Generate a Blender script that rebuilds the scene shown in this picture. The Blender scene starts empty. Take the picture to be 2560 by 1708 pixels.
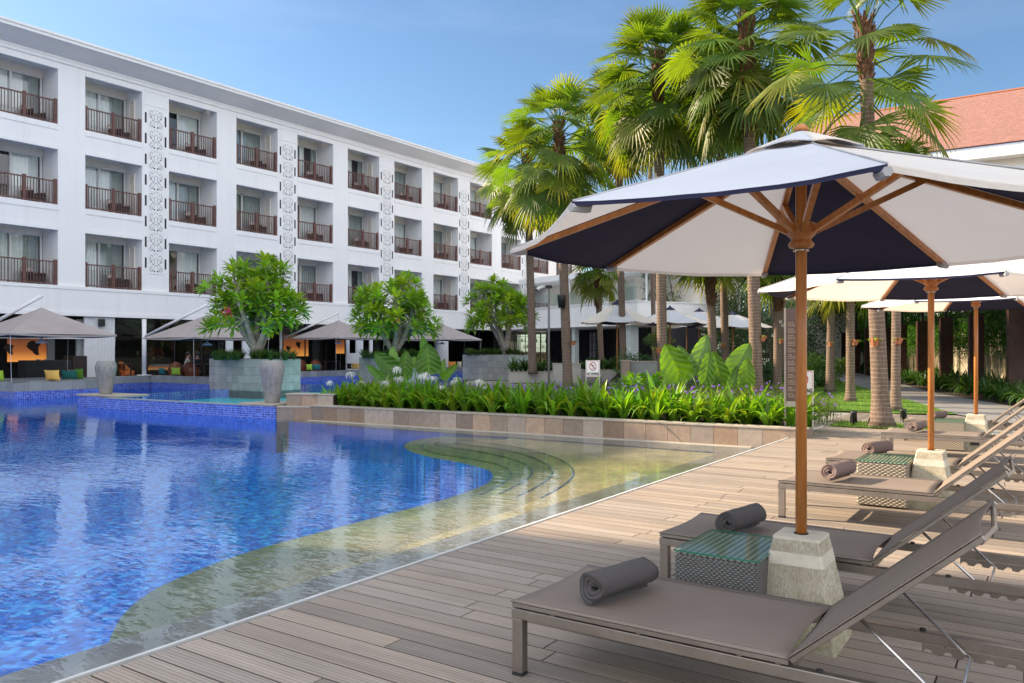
import bpy, math, random
import numpy as np
from mathutils import Vector, Matrix, noise as mnoise
R = random.Random(7)
PI = math.pi
rad = math.radians
SC = bpy.context.scene
COL = SC.collection
HC = 1.5            # eye height
FP = 2000.0         # focal length in photo pixels
HY = 877.0          # horizon row in the photo

def G(px, py, z=0.0):
    """survey: photo pixel -> world point on the level z"""
    Y = FP * (HC - z) / (py - HY)
    return ((px - 1280.0) / FP * Y, Y)
def AT(px, py, Y):
    return Vector(((px - 1280.0) / FP * Y, Y, HC - (py - HY) / FP * Y))

# ---------------------------------------------------------------- mesh builder
class MB:
    def __init__(s):
        s.v = []; s.f = []; s.m = []; s.c = []; s.col = (1, 1, 1); s.mi = 0; s.sm = []; s.smooth = False
    def add(s, vs, fs, M=None):
        n = len(s.v)
        if M is not None: vs = [M @ Vector(p) for p in vs]
        s.v.extend([tuple(p) for p in vs]); s.c.extend([s.col] * len(vs))
        for f in fs:
            s.f.append(tuple(i + n for i in f)); s.m.append(s.mi); s.sm.append(s.smooth)
        return n
    def box(s, x0, x1, y0, y1, z0, z1, M=None):
        vs = [(x0, y0, z0), (x1, y0, z0), (x1, y1, z0), (x0, y1, z0), (x0, y0, z1), (x1, y0, z1), (x1, y1, z1), (x0, y1, z1)]
        return s.add(vs, [(0, 3, 2, 1), (4, 5, 6, 7), (0, 1, 5, 4), (1, 2, 6, 5), (2, 3, 7, 6), (3, 0, 4, 7)], M)
    def rbox(s, x0, x1, y0, y1, z0, z1, b=0.004, M=None):
        """box with chamfered vertical and horizontal edges"""
        def ring(z, i):
            return [(x0 + i + b, y0 + i, z), (x1 - i - b, y0 + i, z), (x1 - i, y0 + i + b, z), (x1 - i, y1 - i - b, z),
                    (x1 - i - b, y1 - i, z), (x0 + i + b, y1 - i, z), (x0 + i, y1 - i - b, z), (x0 + i, y0 + i + b, z)]
        vs = ring(z0, b) + ring(z0 + b, 0) + ring(z1 - b, 0) + ring(z1, b)
        fs = [tuple(range(7, -1, -1)), tuple(range(24, 32))]
        for k in range(3):
            for i in range(8):
                j = (i + 1) % 8
                fs.append((k * 8 + i, k * 8 + j, k * 8 + 8 + j, k * 8 + 8 + i))
        return s.add(vs, fs, M)
    def prism(s, pts, z0, z1, M=None, top=True, bot=True):
        n = len(pts)
        A = sum(pts[i][0] * pts[(i + 1) % n][1] - pts[(i + 1) % n][0] * pts[i][1] for i in range(n))
        if A < 0: pts = pts[::-1]
        vs = [(p[0], p[1], z0) for p in pts] + [(p[0], p[1], z1) for p in pts]
        fs = [(i, (i + 1) % n, (i + 1) % n + n, i + n) for i in range(n)]
        if top: fs.append(tuple(range(n, 2 * n)))
        if bot: fs.append(tuple(range(n - 1, -1, -1)))
        return s.add(vs, fs, M)
    def tube(s, pts, rads, n=8, caps=True, M=None, sq=False):
        pts = [Vector(p) for p in pts]
        if not hasattr(rads, '__len__'): rads = [rads] * len(pts)
        rings = []; up = None
        for i, p in enumerate(pts):
            if i == 0: t = pts[1] - p
            elif i == len(pts) - 1: t = p - pts[i - 1]
            else: t = (pts[i + 1] - p).normalized() + (p - pts[i - 1]).normalized()
            t.normalize()
            if up is None:
                up = Vector((0, 0, 1)) if abs(t.z) < 0.9 else Vector((1, 0, 0))
            a = t.cross(up)
            if a.length < 1e-4: a = t.cross(Vector((0, 1, 0)))
            a.normalize(); b = a.cross(t).normalized(); up = b
            off = PI / 4 if sq else 0
            rings += [p + (a * math.cos(2 * PI * k / n + off) + b * math.sin(2 * PI * k / n + off)) * rads[i] for k in range(n)]
        fs = []
        for i in range(len(pts) - 1):
            for k in range(n):
                k2 = (k + 1) % n
                fs.append((i * n + k, i * n + k2, i * n + n + k2, i * n + n + k))
        if caps:
            fs.append(tuple(range(n - 1, -1, -1))); L = (len(pts) - 1) * n
            fs.append(tuple(range(L, L + n)))
        return s.add(rings, fs, M)
    def lathe(s, prof, n=16, M=None, a0=0.0):
        vs = []; fs = []
        for r, z in prof:
            for k in range(n):
                a = 2 * PI * k / n + a0
                vs.append((r * math.cos(a), r * math.sin(a), z))
        m = len(prof)
        for i in range(m - 1):
            for k in range(n):
                k2 = (k + 1) % n
                fs.append((i * n + k, i * n + k2, i * n + n + k2, i * n + n + k))
        fs.append(tuple(range(n - 1, -1, -1))); fs.append(tuple(range((m - 1) * n, m * n)))
        return s.add(vs, fs, M)
    def build(s, name, mats, parent=None, smooth=None, loc=None, rotz=0.0):
        me = bpy.data.meshes.new(name)
        me.from_pydata(s.v, [], s.f)
        if not isinstance(mats, (list, tuple)): mats = [mats]
        for m in mats: me.materials.append(m)
        if len(mats) > 1: me.polygons.foreach_set('material_index', s.m)
        sm = s.sm if smooth is None else [smooth] * len(s.f)
        me.polygons.foreach_set('use_smooth', sm)
        ca = me.color_attributes.new('Col', 'FLOAT_COLOR', 'POINT')
        arr = np.ones((len(s.v), 4), np.float32); arr[:, :3] = np.array(s.c, np.float32).reshape(-1, 3)
        ca.data.foreach_set('color', arr.ravel())
        me.update()
        o = bpy.data.objects.new(name, me); COL.objects.link(o)
        if parent is not None: o.parent = parent
        if loc is not None: o.location = loc
        o.rotation_euler = (0, 0, rotz)
        return o

def tag(o, label=None, cat=None, group=None, kind=None):
    if label: o['label'] = label
    if cat: o['category'] = cat
    if group: o['group'] = group
    if kind: o['kind'] = kind
    return o
def empty(name, loc=(0, 0, 0), rotz=0.0, label=None, cat=None, group=None):
    o = bpy.data.objects.new(name, None); COL.objects.link(o)
    o.location = loc; o.rotation_euler = (0, 0, rotz); o.empty_display_size = 0.2
    return tag(o, label, cat, group)
def kids(o):
    return [c for c in ALLKIDS.get(o.name, [])]
ALLKIDS = {}
def copy_tree(o, parent=None):
    c = o.copy(); COL.objects.link(c)
    if parent is not None: c.parent = parent
    for ch in list(o.children): copy_tree(ch, c)
    return c
def Rz(a): return Matrix.Rotation(a, 4, 'Z')
def Tr(x, y, z): return Matrix.Translation((x, y, z))

# ---------------------------------------------------------------- materials
MATS = {}
class NT:
    def __init__(s, name):
        m = bpy.data.materials.new(name); m.use_nodes = True
        s.mat = m; s.n = m.node_tree.nodes; s.l = m.node_tree.links
        s.bsdf = s.n['Principled BSDF']; s.out = s.n['Material Output']
        MATS[name] = m
    def new(s, t, **kw):
        x = s.n.new(t)
        for k, v in kw.items():
            if k in ('operation', 'blend_type', 'data_type', 'noise_dimensions', 'feature', 'wave_type', 'bands_direction', 'wave_profile', 'attribute_name', 'distance'):
                setattr(x, k, v)
            else:
                x.inputs[k.replace('_', ' ')].default_value = v
        return x
    def link(s, a, b): s.l.new(a, b)
    def coord(s, what='Object', scale=(1, 1, 1), rot=(0, 0, 0)):
        tc = s.n.new('ShaderNodeTexCoord')
        mp = s.n.new('ShaderNodeMapping'); mp.inputs['Scale'].default_value = scale; mp.inputs['Rotation'].default_value = rot
        s.link(tc.outputs[what], mp.inputs['Vector'])
        return mp.outputs['Vector']
    def noise(s, vec, scale, detail=4, rough=0.55):
        x = s.n.new('ShaderNodeTexNoise'); x.inputs['Scale'].default_value = scale
        x.inputs['Detail'].default_value = detail; x.inputs['Roughness'].default_value = rough
        s.link(vec, x.inputs['Vector']); return x.outputs['Fac']
    def ramp(s, fac, stops, interp='LINEAR'):
        r = s.n.new('ShaderNodeValToRGB'); r.color_ramp.interpolation = interp
        e = r.color_ramp.elements
        while len(e) < len(stops): e.new(0.5)
        for i, (p, c) in enumerate(stops):
            e[i].position = p; e[i].color = (c[0], c[1], c[2], 1) if hasattr(c, '__len__') else (c, c, c, 1)
        s.link(fac, r.inputs['Fac']); return r.outputs['Color']
    def math(s, op, a, b=None, clamp=False):
        x = s.n.new('ShaderNodeMath'); x.operation = op; x.use_clamp = clamp
        for i, v in enumerate((a, b)):
            if v is None: continue
            if isinstance(v, (int, float)): x.inputs[i].default_value = v
            else: s.link(v, x.inputs[i])
        return x.outputs[0]
    def mix(s, fac, a, b, blend='MIX'):
        x = s.n.new('ShaderNodeMix'); x.data_type = 'RGBA'; x.blend_type = blend
        if isinstance(fac, (int, float)): x.inputs[0].default_value = fac
        else: s.link(fac, x.inputs[0])
        for i, v in ((6, a), (7, b)):
            if hasattr(v, '__len__'): x.inputs[i].default_value = (v[0], v[1], v[2], 1)
            else: s.link(v, x.inputs[i])
        return x.outputs[2]
    def attr(s, name='Col'):
        x = s.n.new('ShaderNodeAttribute'); x.attribute_name = name; return x.outputs['Color']
    def bump(s, h, strength=0.3, dist=0.01, normal=None):
        b = s.n.new('ShaderNodeBump'); b.inputs['Strength'].default_value = strength; b.inputs['Distance'].default_value = dist
        s.link(h, b.inputs['Height'])
        if normal is not None: s.link(normal, b.inputs['Normal'])
        return b.outputs['Normal']
    def base(s, c):
        if hasattr(c, '__len__'): s.bsdf.inputs['Base Color'].default_value = (c[0], c[1], c[2], 1)
        else: s.link(c, s.bsdf.inputs['Base Color'])
    def set(s, rough=None, metal=None, spec=None):
        if rough is not None: s.bsdf.inputs['Roughness'].default_value = rough
        if metal is not None: s.bsdf.inputs['Metallic'].default_value = metal
        if spec is not None: s.bsdf.inputs['Specular IOR Level'].default_value = spec
    def nrm(s, n): s.link(n, s.bsdf.inputs['Normal'])

def simple(name, c, rough=0.6, metal=0.0, var=0.12, nscale=6.0, bump=0.15, bscale=60.0, bdist=0.002, spec=0.4, vcol=False, c2=None):
    t = NT(name); v = t.coord()
    n1 = t.noise(v, nscale, 5)
    a = tuple(x * (1 - var) for x in c); b = c2 if c2 else tuple(min(1, x * (1 + var)) for x in c)
    col = t.ramp(n1, [(0.3, a), (0.7, b)])
    if vcol: col = t.mix(1.0, col, t.attr(), 'MULTIPLY')
    t.base(col); t.set(rough, metal, spec)
    if bump: t.nrm(t.bump(t.noise(v, bscale, 3), bump, bdist))
    return t.mat

def leafmat(name, c, trans=0.4, tcol=None, rough=0.45, spec=0.4):
    t = NT(name)
    v = t.coord(); n = t.noise(v, 2.5, 3)
    col = t.ramp(n, [(0.3, tuple(x * 0.78 for x in c)), (0.7, tuple(x * 1.22 for x in c))])
    col = t.mix(1.0, col, t.attr(), 'MULTIPLY')
    t.base(col); t.set(rough, 0, spec)
    tr = t.n.new('ShaderNodeBsdfTranslucent')
    tc = t.mix(1.0, col, tcol or (1.9, 1.7, 0.6), 'MULTIPLY'); t.link(tc, tr.inputs['Color'])
    mx = t.n.new('ShaderNodeMixShader'); mx.inputs[0].default_value = trans
    t.link(t.bsdf.outputs[0], mx.inputs[1]); t.link(tr.outputs[0], mx.inputs[2]); t.link(mx.outputs[0], t.out.inputs['Surface'])
    return t.mat

def glassmat(name, tint=(0.92, 0.96, 0.95), rough=0.01, ior=1.5, base=0.0, graz=1.0):
    t = NT(name); t.n.remove(t.bsdf)
    tr = t.n.new('ShaderNodeBsdfTransparent'); tr.inputs['Color'].default_value = (*tint, 1)
    gl = t.n.new('ShaderNodeBsdfGlossy'); gl.inputs['Roughness'].default_value = rough
    ge = t.n.new('ShaderNodeNewGeometry'); dt = t.n.new('ShaderNodeVectorMath'); dt.operation = 'DOT_PRODUCT'
    t.link(ge.outputs['Incoming'], dt.inputs[0]); t.link(ge.outputs['Normal'], dt.inputs[1])
    f0 = ((ior - 1) / (ior + 1)) ** 2
    fac = t.math('ADD', t.math('MULTIPLY', t.math('POWER', t.math('SUBTRACT', 1.0, t.math('ABSOLUTE', dt.outputs['Value'])), 5.0), (1 - f0) * graz), f0 + base, True)
    mx = t.n.new('ShaderNodeMixShader'); t.link(fac, mx.inputs[0]); t.link(tr.outputs[0], mx.inputs[1]); t.link(gl.outputs[0], mx.inputs[2])
    t.link(mx.outputs[0], t.out.inputs['Surface'])
    return t.mat

def tiles(t, v, sx, sy=None, axes='XY'):
    """returns (random value per tile, distance-to-joint mask) on the given axes"""
    sy = sy or sx
    sp = t.n.new('ShaderNodeSeparateXYZ'); t.link(v, sp.inputs[0])
    if axes == 'XY': a, b = sp.outputs['X'], sp.outputs['Y']
    else:
        a = t.math('ADD', t.math('MULTIPLY', sp.outputs['X'], 1.3875), t.math('MULTIPLY', sp.outputs['Y'], 0.2741)); b = sp.outputs['Z']
    ax = t.math('MULTIPLY', a, 1 / sx); ay = t.math('MULTIPLY', b, 1 / sy)
    fx = t.math('FLOOR', ax); fy = t.math('FLOOR', ay)
    cb = t.n.new('ShaderNodeCombineXYZ'); t.link(fx, cb.inputs[0]); t.link(fy, cb.inputs[1])
    wn = t.n.new('ShaderNodeTexWhiteNoise'); wn.noise_dimensions = '2D'; t.link(cb.outputs[0], wn.inputs['Vector'])
    rx = t.math('ABSOLUTE', t.math('SUBTRACT', t.math('FRACT', ax), 0.5)); ry = t.math('ABSOLUTE', t.math('SUBTRACT', t.math('FRACT', ay), 0.5))
    edge = t.math('MAXIMUM', rx, ry)
    return wn.outputs['Value'], edge

def mk_materials():
    W = {}
    # painted render of the hotel
    t = NT('white_render'); v = t.coord(); n = t.noise(v, 0.35, 6, 0.6); n2 = t.noise(t.coord(scale=(6, 6, 0.5)), 1.0, 5)
    c = t.ramp(n, [(0.25, (0.82, 0.825, 0.835)), (0.7, (0.88, 0.88, 0.885))]); n3 = t.noise(t.coord(scale=(2.2, 2.2, .16)), 1.0, 6, .65); c = t.mix(t.ramp(n3, [(.5, 0), (.8, .2)]), c, (0.52, 0.51, 0.49)); c = t.mix(t.math('MULTIPLY', n2, 0.10), c, (0.5, 0.49, 0.47))
    t.base(c); t.set(0.75, 0, 0.2); t.nrm(t.bump(t.noise(v, 25, 4), 0.12, 0.004))
    simple('cream_wall', (0.86, 0.80, 0.72), 0.8, var=0.04, bump=0.05)
    simple('edge_grey', (0.55, 0.55, 0.53), 0.6, var=0.1, bump=0.1)
    simple('white_trim', (0.80, 0.80, 0.80), 0.6, var=0.03, bump=0.05)
    simple('soffit_grey', (0.80, 0.79, 0.77), 0.8, var=0.05, nscale=0.5, bump=0.06)
    simple('white_metal', (0.72, 0.73, 0.74), 0.4, var=0.04, bump=0.0)
    simple('rail_wood', (0.135, 0.062, 0.052), 0.5, var=0.3, nscale=3, bump=0.1)
    simple('dark_gap', (0.02, 0.02, 0.022), 0.7, bump=0)
    simple('black_metal', (0.018, 0.018, 0.02), 0.45, bump=0.05)
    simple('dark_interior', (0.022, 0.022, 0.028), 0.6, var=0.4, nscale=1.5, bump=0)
    simple('dark_wood', (0.035, 0.022, 0.018), 0.5, var=0.35, nscale=4, bump=0.1)
    simple('post_wood', (0.060, 0.022, 0.018), 0.45, var=0.4, nscale=5, bump=0.15)
    simple('sheer_curtain', (0.86, 0.88, 0.88), 0.9, var=0.06, nscale=3, bump=0)
    simple('grey_drape', (0.36, 0.40, 0.40), 0.9, var=0.12, nscale=3, bump=0)
    simple('grey_fabric_chair', (0.055, 0.045, 0.045), 0.9, bump=0.1)
    t = NT('pattern_cushion'); v = t.coord(); n = t.noise(v, 16, 1, 0.3)
    t.base(t.ramp(n, [(0.44, (0.22, 0.14, 0.13)), (0.5, (0.66, 0.58, 0.56))])); t.set(0.9)
    glassmat('window_glass', (0.90, 0.94, 0.94), 0.01, 1.5, 0.06)
    glassmat('clear_glass', (0.86, 0.93, 0.91), 0.01, 1.45, 0.01)
    glassmat('table_glass', (0.82, 0.93, 0.87), 0.04, 1.33, 0.0, .4)
    simple('glass_edge', (0.02, 0.20, 0.13), 0.1, bump=0, spec=0.8)
    simple('taupe_canvas', (0.34, 0.30, 0.295), 0.85, var=0.07, nscale=2, bump=0.15, bscale=300)
    simple('white_board', (0.70, 0.71, 0.73), 0.7, var=0.05, bump=0.05)
    simple('orange_leather', (0.55, 0.14, 0.03), 0.5, bump=0.05)
    simple('brown_leather', (0.17, 0.05, 0.028), 0.4, bump=0.05)
    for nm, c in (('cushion_yellow', (0.80, 0.50, 0.13)), ('cushion_teal', (0.015, 0.13, 0.12)), ('cushion_lime', (0.30, 0.50, 0.05)),
                  ('cushion_green', (0.10, 0.26, 0.03)), ('cushion_cream', (0.62, 0.52, 0.36)), ('cushion_orange', (0.65, 0.24, 0.05)), ('cushion_black', (0.02, 0.02, 0.03))):
        simple(nm, c, 0.9, var=0.08, bump=0.1)
    simple('seat_grey', (0.30, 0.32, 0.34), 0.85, bump=0.1)
    # emissive lit wall panel
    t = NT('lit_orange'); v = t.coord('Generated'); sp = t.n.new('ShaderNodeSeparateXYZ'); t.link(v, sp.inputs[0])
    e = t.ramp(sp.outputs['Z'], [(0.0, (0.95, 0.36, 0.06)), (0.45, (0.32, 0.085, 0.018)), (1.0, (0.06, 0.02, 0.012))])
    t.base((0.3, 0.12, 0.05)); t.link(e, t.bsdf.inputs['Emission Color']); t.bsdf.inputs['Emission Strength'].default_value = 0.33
    t = NT('warm_lamp'); t.base((1, 0.8, 0.5)); t.bsdf.inputs['Emission Color'].default_value = (1, 0.6, 0.25, 1); t.bsdf.inputs['Emission Strength'].default_value = 1.6
    # stone
    def stone(name, c, s=9.0, v2=0.25, vcol=True, bump=0.4):
        t = NT(name); v = t.coord(); n = t.noise(v, s, 6, 0.65); n2 = t.noise(v, s * 9, 4, 0.7)
        f = t.math('ADD', t.math('MULTIPLY', n, 0.6), t.math('MULTIPLY', n2, 0.4))
        col = t.ramp(f, [(0.3, tuple(x * (1 - v2) for x in c)), (0.7, tuple(x * (1 + v2) for x in c))])
        if vcol: col = t.mix(1.0, col, t.attr(), 'MULTIPLY')
        t.base(col); t.set(0.75, 0, 0.3); t.nrm(t.bump(f, bump, 0.01)); return t
    stone('tan_stone', (0.30, 0.235, 0.185))
    stone('grey_stone', (0.27, 0.28, 0.275), 7, 0.18)
    stone('planter_stone', (0.275, 0.28, 0.27), 5, 0.24)
    t = NT('pool_deep'); t.base(t.ramp(t.noise(t.coord(), 5, 4), [(.3, (0.002, 0.085, 0.44)), (.7, (0.006, 0.14, 0.62))])); t.set(.4)
    stone('cap_stone', (0.36, 0.315, 0.26), 8, 0.15)
    stone('concrete', (0.42, 0.40, 0.37), 4, 0.12, bump=0.2)
    stone('urn_stone', (0.265, 0.255, 0.24), 3.2, 0.38, bump=0.9)
    # carved limestone umbrella foot
    t = NT('limestone'); v = t.coord(); vd = t.coord(scale=(1, 1, 1), rot=(0.5, 0.5, 0.3))
    w = t.n.new('ShaderNodeTexWave'); w.inputs['Scale'].default_value = 38; w.inputs['Distortion'].default_value = 9; w.inputs['Detail'].default_value = 6; w.inputs['Detail Roughness'].default_value = .75
    w.bands_direction = 'X'; t.link(vd, w.inputs['Vector'])
    n = t.noise(v, 7, 6, 0.7); n2 = t.noise(t.coord(scale=(150, 18, 40), rot=(0.6, 0.7, 0.5)), 1.0, 3, .6)
    col = t.ramp(n, [(0.3, (0.36, 0.315, 0.21)), (0.55, (0.58, 0.53, 0.42)), (0.8, (0.68, 0.64, 0.54))])
    col = t.mix(t.math('MULTIPLY', w.outputs['Fac'], 0.16), col, (0.30, 0.25, 0.16)); col = t.mix(t.ramp(n2, [(.35, .55), (.6, 0)]), col, (0.30, 0.255, 0.165)); spz = t.n.new('ShaderNodeSeparateXYZ'); t.link(v, spz.inputs[0]); col = t.mix(t.math('MULTIPLY', t.ramp(spz.outputs['Z'], [(.0, .8), (.22, 0)]), t.ramp(t.noise(v, 4, 5), [(.4, 0), (.65, 1)])), col, (0.22, 0.19, 0.07))
    t.base(col); t.set(0.9, 0, 0.15); t.nrm(t.bump(n2, 1.0, 0.012, t.bump(w.outputs['Fac'], 0.3, 0.004)))
    simple('limestone_smooth', (0.60, 0.55, 0.45), 0.85, var=0.12, nscale=12, bump=0.5, bscale=90, bdist=0.004)
    # mosaics
    def mosaic(name, stops, size, axes, grout, rough=0.25, gr=0.45, vor=6.0):
        t = NT(name); v = t.coord(); r, e = tiles(t, v, size, None, axes)
        n = t.noise(v, vor, 3, 0.7); f = t.math('ADD', t.math('MULTIPLY', r, 0.45), t.math('MULTIPLY', n, 0.55))
        col = t.ramp(f, stops); g = t.math('GREATER_THAN', e, gr); col = t.mix(g, col, grout)
        t.base(col); t.set(rough, 0, 0.5); return t.mat
    mosaic('pool_blue', [(0.25, (0.001, 0.055, 0.34)), (0.42, (0.002, 0.12, 0.60)), (0.58, (0.006, 0.22, 0.84)), (0.75, (0.04, 0.46, 0.95))], 0.075, 'XY', (0.02, 0.10, 0.40), vor=9.0, gr=0.47)
    mosaic('tile_blue', [(0.2, (0.006, 0.015, 0.22)), (0.5, (0.02, 0.06, 0.48)), (0.8, (0.10, 0.22, 0.72))], 0.055, 'WALL', (0.35, 0.42, 0.62), gr=0.43)
    mosaic('tile_blue_dark', [(0.2, (0.01, 0.04, 0.11)), (0.8, (0.03, 0.09, 0.20))], 0.05, 'XY', (0.10, 0.13, 0.2), gr=0.44)
    mosaic('turquoise_floor', [(0.2, (0.03, 0.52, 0.64)), (0.8, (0.08, 0.68, 0.76))], 0.25, 'XY', (0.10, 0.45, 0.55), gr=0.49)
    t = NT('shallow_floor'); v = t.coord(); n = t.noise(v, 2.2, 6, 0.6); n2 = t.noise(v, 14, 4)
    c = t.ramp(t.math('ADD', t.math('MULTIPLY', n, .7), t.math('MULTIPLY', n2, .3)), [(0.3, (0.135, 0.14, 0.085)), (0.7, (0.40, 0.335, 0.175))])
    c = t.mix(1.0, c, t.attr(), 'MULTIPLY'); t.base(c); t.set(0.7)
    t = NT('wet_margin'); v = t.coord(); n = t.noise(v, 1.6, 7, 0.62); r, e = tiles(t, v, 0.6)
    c = t.ramp(n, [(0.3, (0.13, 0.115, 0.09)), (0.55, (0.22, 0.205, 0.175)), (0.75, (0.34, 0.32, 0.28))]); c = t.mix(t.math('GREATER_THAN', e, 0.494), c, (0.1, 0.09, 0.08))
    t.base(c); t.set(0.3, 0, 0.5); t.nrm(t.bump(n, 0.2, 0.02))
    # water: fresnel mix of mirror and clear, rippled
    def water(name, tint, s=1.0, amp=1.0, refl=.85):
        t = NT(name); t.n.remove(t.bsdf)
        v = t.coord(rot=(0, 0, rad(30)), scale=(0.55, 1.5, 1)); a = t.noise(v, 1.6 * s, 2, 0.5); b = t.noise(v, 7.0 * s, 2, 0.55); c = t.noise(t.coord(), 0.30, 3)
        patch = t.ramp(c, [(0.35, 0.35), (0.65, 1.0)])
        h = t.math('ADD', t.math('MULTIPLY', a, 0.0075 * amp), t.math('MULTIPLY', b, 0.0048 * amp)); h = t.math('MULTIPLY', h, patch)
        nb = t.bump(h, 1.0, 1.0)
        tr = t.n.new('ShaderNodeBsdfTransparent'); tr.inputs['Color'].default_value = (*tint, 1)
        gl = t.n.new('ShaderNodeBsdfGlossy'); gl.inputs['Roughness'].default_value = 0.02; gl.inputs['Color'].default_value = (0.78, 0.90, 1, 1)
        ge = t.n.new('ShaderNodeNewGeometry'); dt = t.n.new('ShaderNodeVectorMath'); dt.operation = 'DOT_PRODUCT'; t.link(ge.outputs['Incoming'], dt.inputs[0]); t.link(nb, dt.inputs[1]); t.link(nb, gl.inputs['Normal'])
        fre = t.math('ADD', t.math('MULTIPLY', t.math('POWER', t.math('SUBTRACT', 1.0, t.math('ABSOLUTE', dt.outputs['Value']), True), 4.0), .96), .04, True)
        mx = t.n.new('ShaderNodeMixShader'); t.link(t.math('MULTIPLY', fre, refl, True), mx.inputs[0]); t.link(tr.outputs[0], mx.inputs[1]); t.link(gl.outputs[0], mx.inputs[2])
        t.link(mx.outputs[0], t.out.inputs['Surface'])
    water('pool_water', (0.97, 1.0, 1.0)); water('upper_water', (0.85, 0.98, 0.98), 1.2, 0.6, .42)
    # deck boards
    t = NT('deck_board'); v = t.coord(); vs = t.coord(scale=(0.35, 6, 1)); n = t.noise(vs, 3, 6, 0.6); n2 = t.noise(v, 0.8, 4)
    c = t.ramp(n, [(0.25, (0.275, 0.222, 0.178)), (0.75, (0.415, 0.345, 0.284))]); c = t.mix(1.0, c, t.attr(), 'MULTIPLY')
    n4 = t.noise(t.coord(scale=(.6, 1.6, 1)), 1.7, 7, .7); c = t.mix(t.ramp(n2, [(0.45, 0.0), (0.75, 0.35)]), c, (0.20, 0.165, 0.135)); c = t.mix(t.ramp(n4, [(0.56, 0.0), (0.72, 0.45)]), c, (0.16, 0.13, 0.105))
    sp = t.n.new('ShaderNodeSeparateXYZ'); t.link(v, sp.inputs[0])
    g = t.math('FRACT', t.math('MULTIPLY', sp.outputs['Y'], 1 / 0.0241667)); gm = t.math('GREATER_THAN', t.math('ABSOLUTE', t.math('SUBTRACT', g, 0.5)), 0.43)
    c = t.mix(t.math('MULTIPLY', gm, 0.7), c, (0.05, 0.038, 0.03))
    t.base(c); t.set(0.6, 0, 0.3)
    t.nrm(t.bump(t.math('SUBTRACT', 1.0, gm), 0.5, 0.003, t.bump(n, 0.15, 0.003)))
    simple('path_grey', (0.20, 0.19, 0.185), 0.8, var=0.15, nscale=3, bump=0.2, bscale=30)
    simple('paving', (0.30, 0.285, 0.26), 0.8, var=0.15, nscale=2, bump=0.2, bscale=20)
    simple('soil', (0.045, 0.032, 0.022), 0.95, var=0.4, nscale=8, bump=0.6, bscale=30, bdist=0.02)
    t = NT('lawn'); v = t.coord(); n = t.noise(v, 0.9, 4); n2 = t.noise(v, 30, 3, 0.7)
    f = t.math('ADD', t.math('MULTIPLY', n, 0.5), t.math('MULTIPLY', n2, 0.5))
    t.base(t.ramp(f, [(0.3, (0.055, 0.12, 0.015)), (0.7, (0.14, 0.26, 0.035))])); t.set(0.9, 0, 0.1); t.nrm(t.bump(n2, 0.8, 0.03))
    t = NT('grass_blade'); t.base(t.mix(1.0, (0.12, 0.24, 0.03), t.attr(), 'MULTIPLY')); t.set(0.7)
    # lounger
    t = NT('sling_fabric'); v = t.coord(); n = t.noise(v, 350, 2); n3 = t.noise(v, 2.0, 3)
    t.base(t.ramp(n3, [(0.3, (0.195, 0.158, 0.133)), (0.7, (0.23, 0.188, 0.160))])); t.set(0.75, 0, 0.25); t.nrm(t.bump(n, 0.25, 0.001))
    simple('fabric_hem', (0.20, 0.165, 0.145), 0.8, bump=0.2, bscale=250)
    t = NT('brushed_steel'); v = t.coord(scale=(1, 30, 30)); n = t.noise(v, 6, 4); v2 = t.coord(); n2 = t.noise(v2, 3, 5, 0.7)
    c = t.ramp(n2, [(0.3, (0.24, 0.205, 0.175)), (0.7, (0.37, 0.325, 0.285))]); t.base(c); t.set(0.38, 0.85)
    t.link(t.ramp(n, [(0.3, 0.3), (0.7, 0.45)]), t.bsdf.inputs['Roughness'])
    simple('steel_tube', (0.60, 0.57, 0.54), 0.25, 0.9, bump=0)
    simple('rubber', (0.02, 0.02, 0.02), 0.6, bump=0)
    t = NT('towel_grey'); v = t.coord(); n = t.noise(v, 160, 4, 0.7); n2 = t.noise(v, 8, 3)
    t.base(t.mix(t.math('MULTIPLY', n, 0.4), (0.075, 0.068, 0.068), (0.23, 0.208, 0.205))); t.set(1.0, 0, 0.1)
    t.bsdf.inputs['Sheen Weight'].default_value = 0.08
    t.nrm(t.bump(n, 1.0, 0.009, t.bump(n2, 0.6, 0.03)))
    t = NT('towel_taupe'); v = t.coord(); n = t.noise(v, 160, 4, 0.7); n2 = t.noise(v, 8, 3)
    t.base(t.mix(t.math('MULTIPLY', n, 0.4), (0.17, 0.125, 0.115), (0.29, 0.22, 0.205))); t.set(1.0, 0, 0.1)
    t.nrm(t.bump(n, 1.0, 0.004, t.bump(n2, 0.5, 0.02)))
    # wicker
    def wicker(name, ca, cb, ph=0.0105, pw=0.034):
        t = NT(name); v = t.coord(); sp = t.n.new('ShaderNodeSeparateXYZ'); t.link(v, sp.inputs[0])
        hx = t.math('ADD', sp.outputs['X'], sp.outputs['Y']); hz = sp.outputs['Z']
        row = t.math('FLOOR', t.math('MULTIPLY', hz, 1 / ph))
        sh = t.math('MULTIPLY', row, 0.5)
        a = t.math('SINE', t.math('MULTIPLY', t.math('ADD', t.math('MULTIPLY', hx, 1 / pw), sh), 2 * PI))
        b = t.math('ABSOLUTE', t.math('SINE', t.math('MULTIPLY', hz, PI / ph)))
        h = t.math('MULTIPLY', t.math('ADD', t.math('MULTIPLY', a, 0.5), 0.5), t.math('POWER', b, 0.5))
        n = t.noise(v, 40, 2)
        f = t.math('ADD', t.math('MULTIPLY', h, 0.8), t.math('MULTIPLY', n, 0.2))
        t.base(t.ramp(f, [(0.1, ca), (0.75, cb)])); t.set(0.5, 0, 0.4); t.nrm(t.bump(h, 1.0, 0.006)); return t.mat
    wicker('wicker_grey', (0.075, 0.074, 0.07), (0.235, 0.23, 0.22), 0.0115, 0.028)
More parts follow.
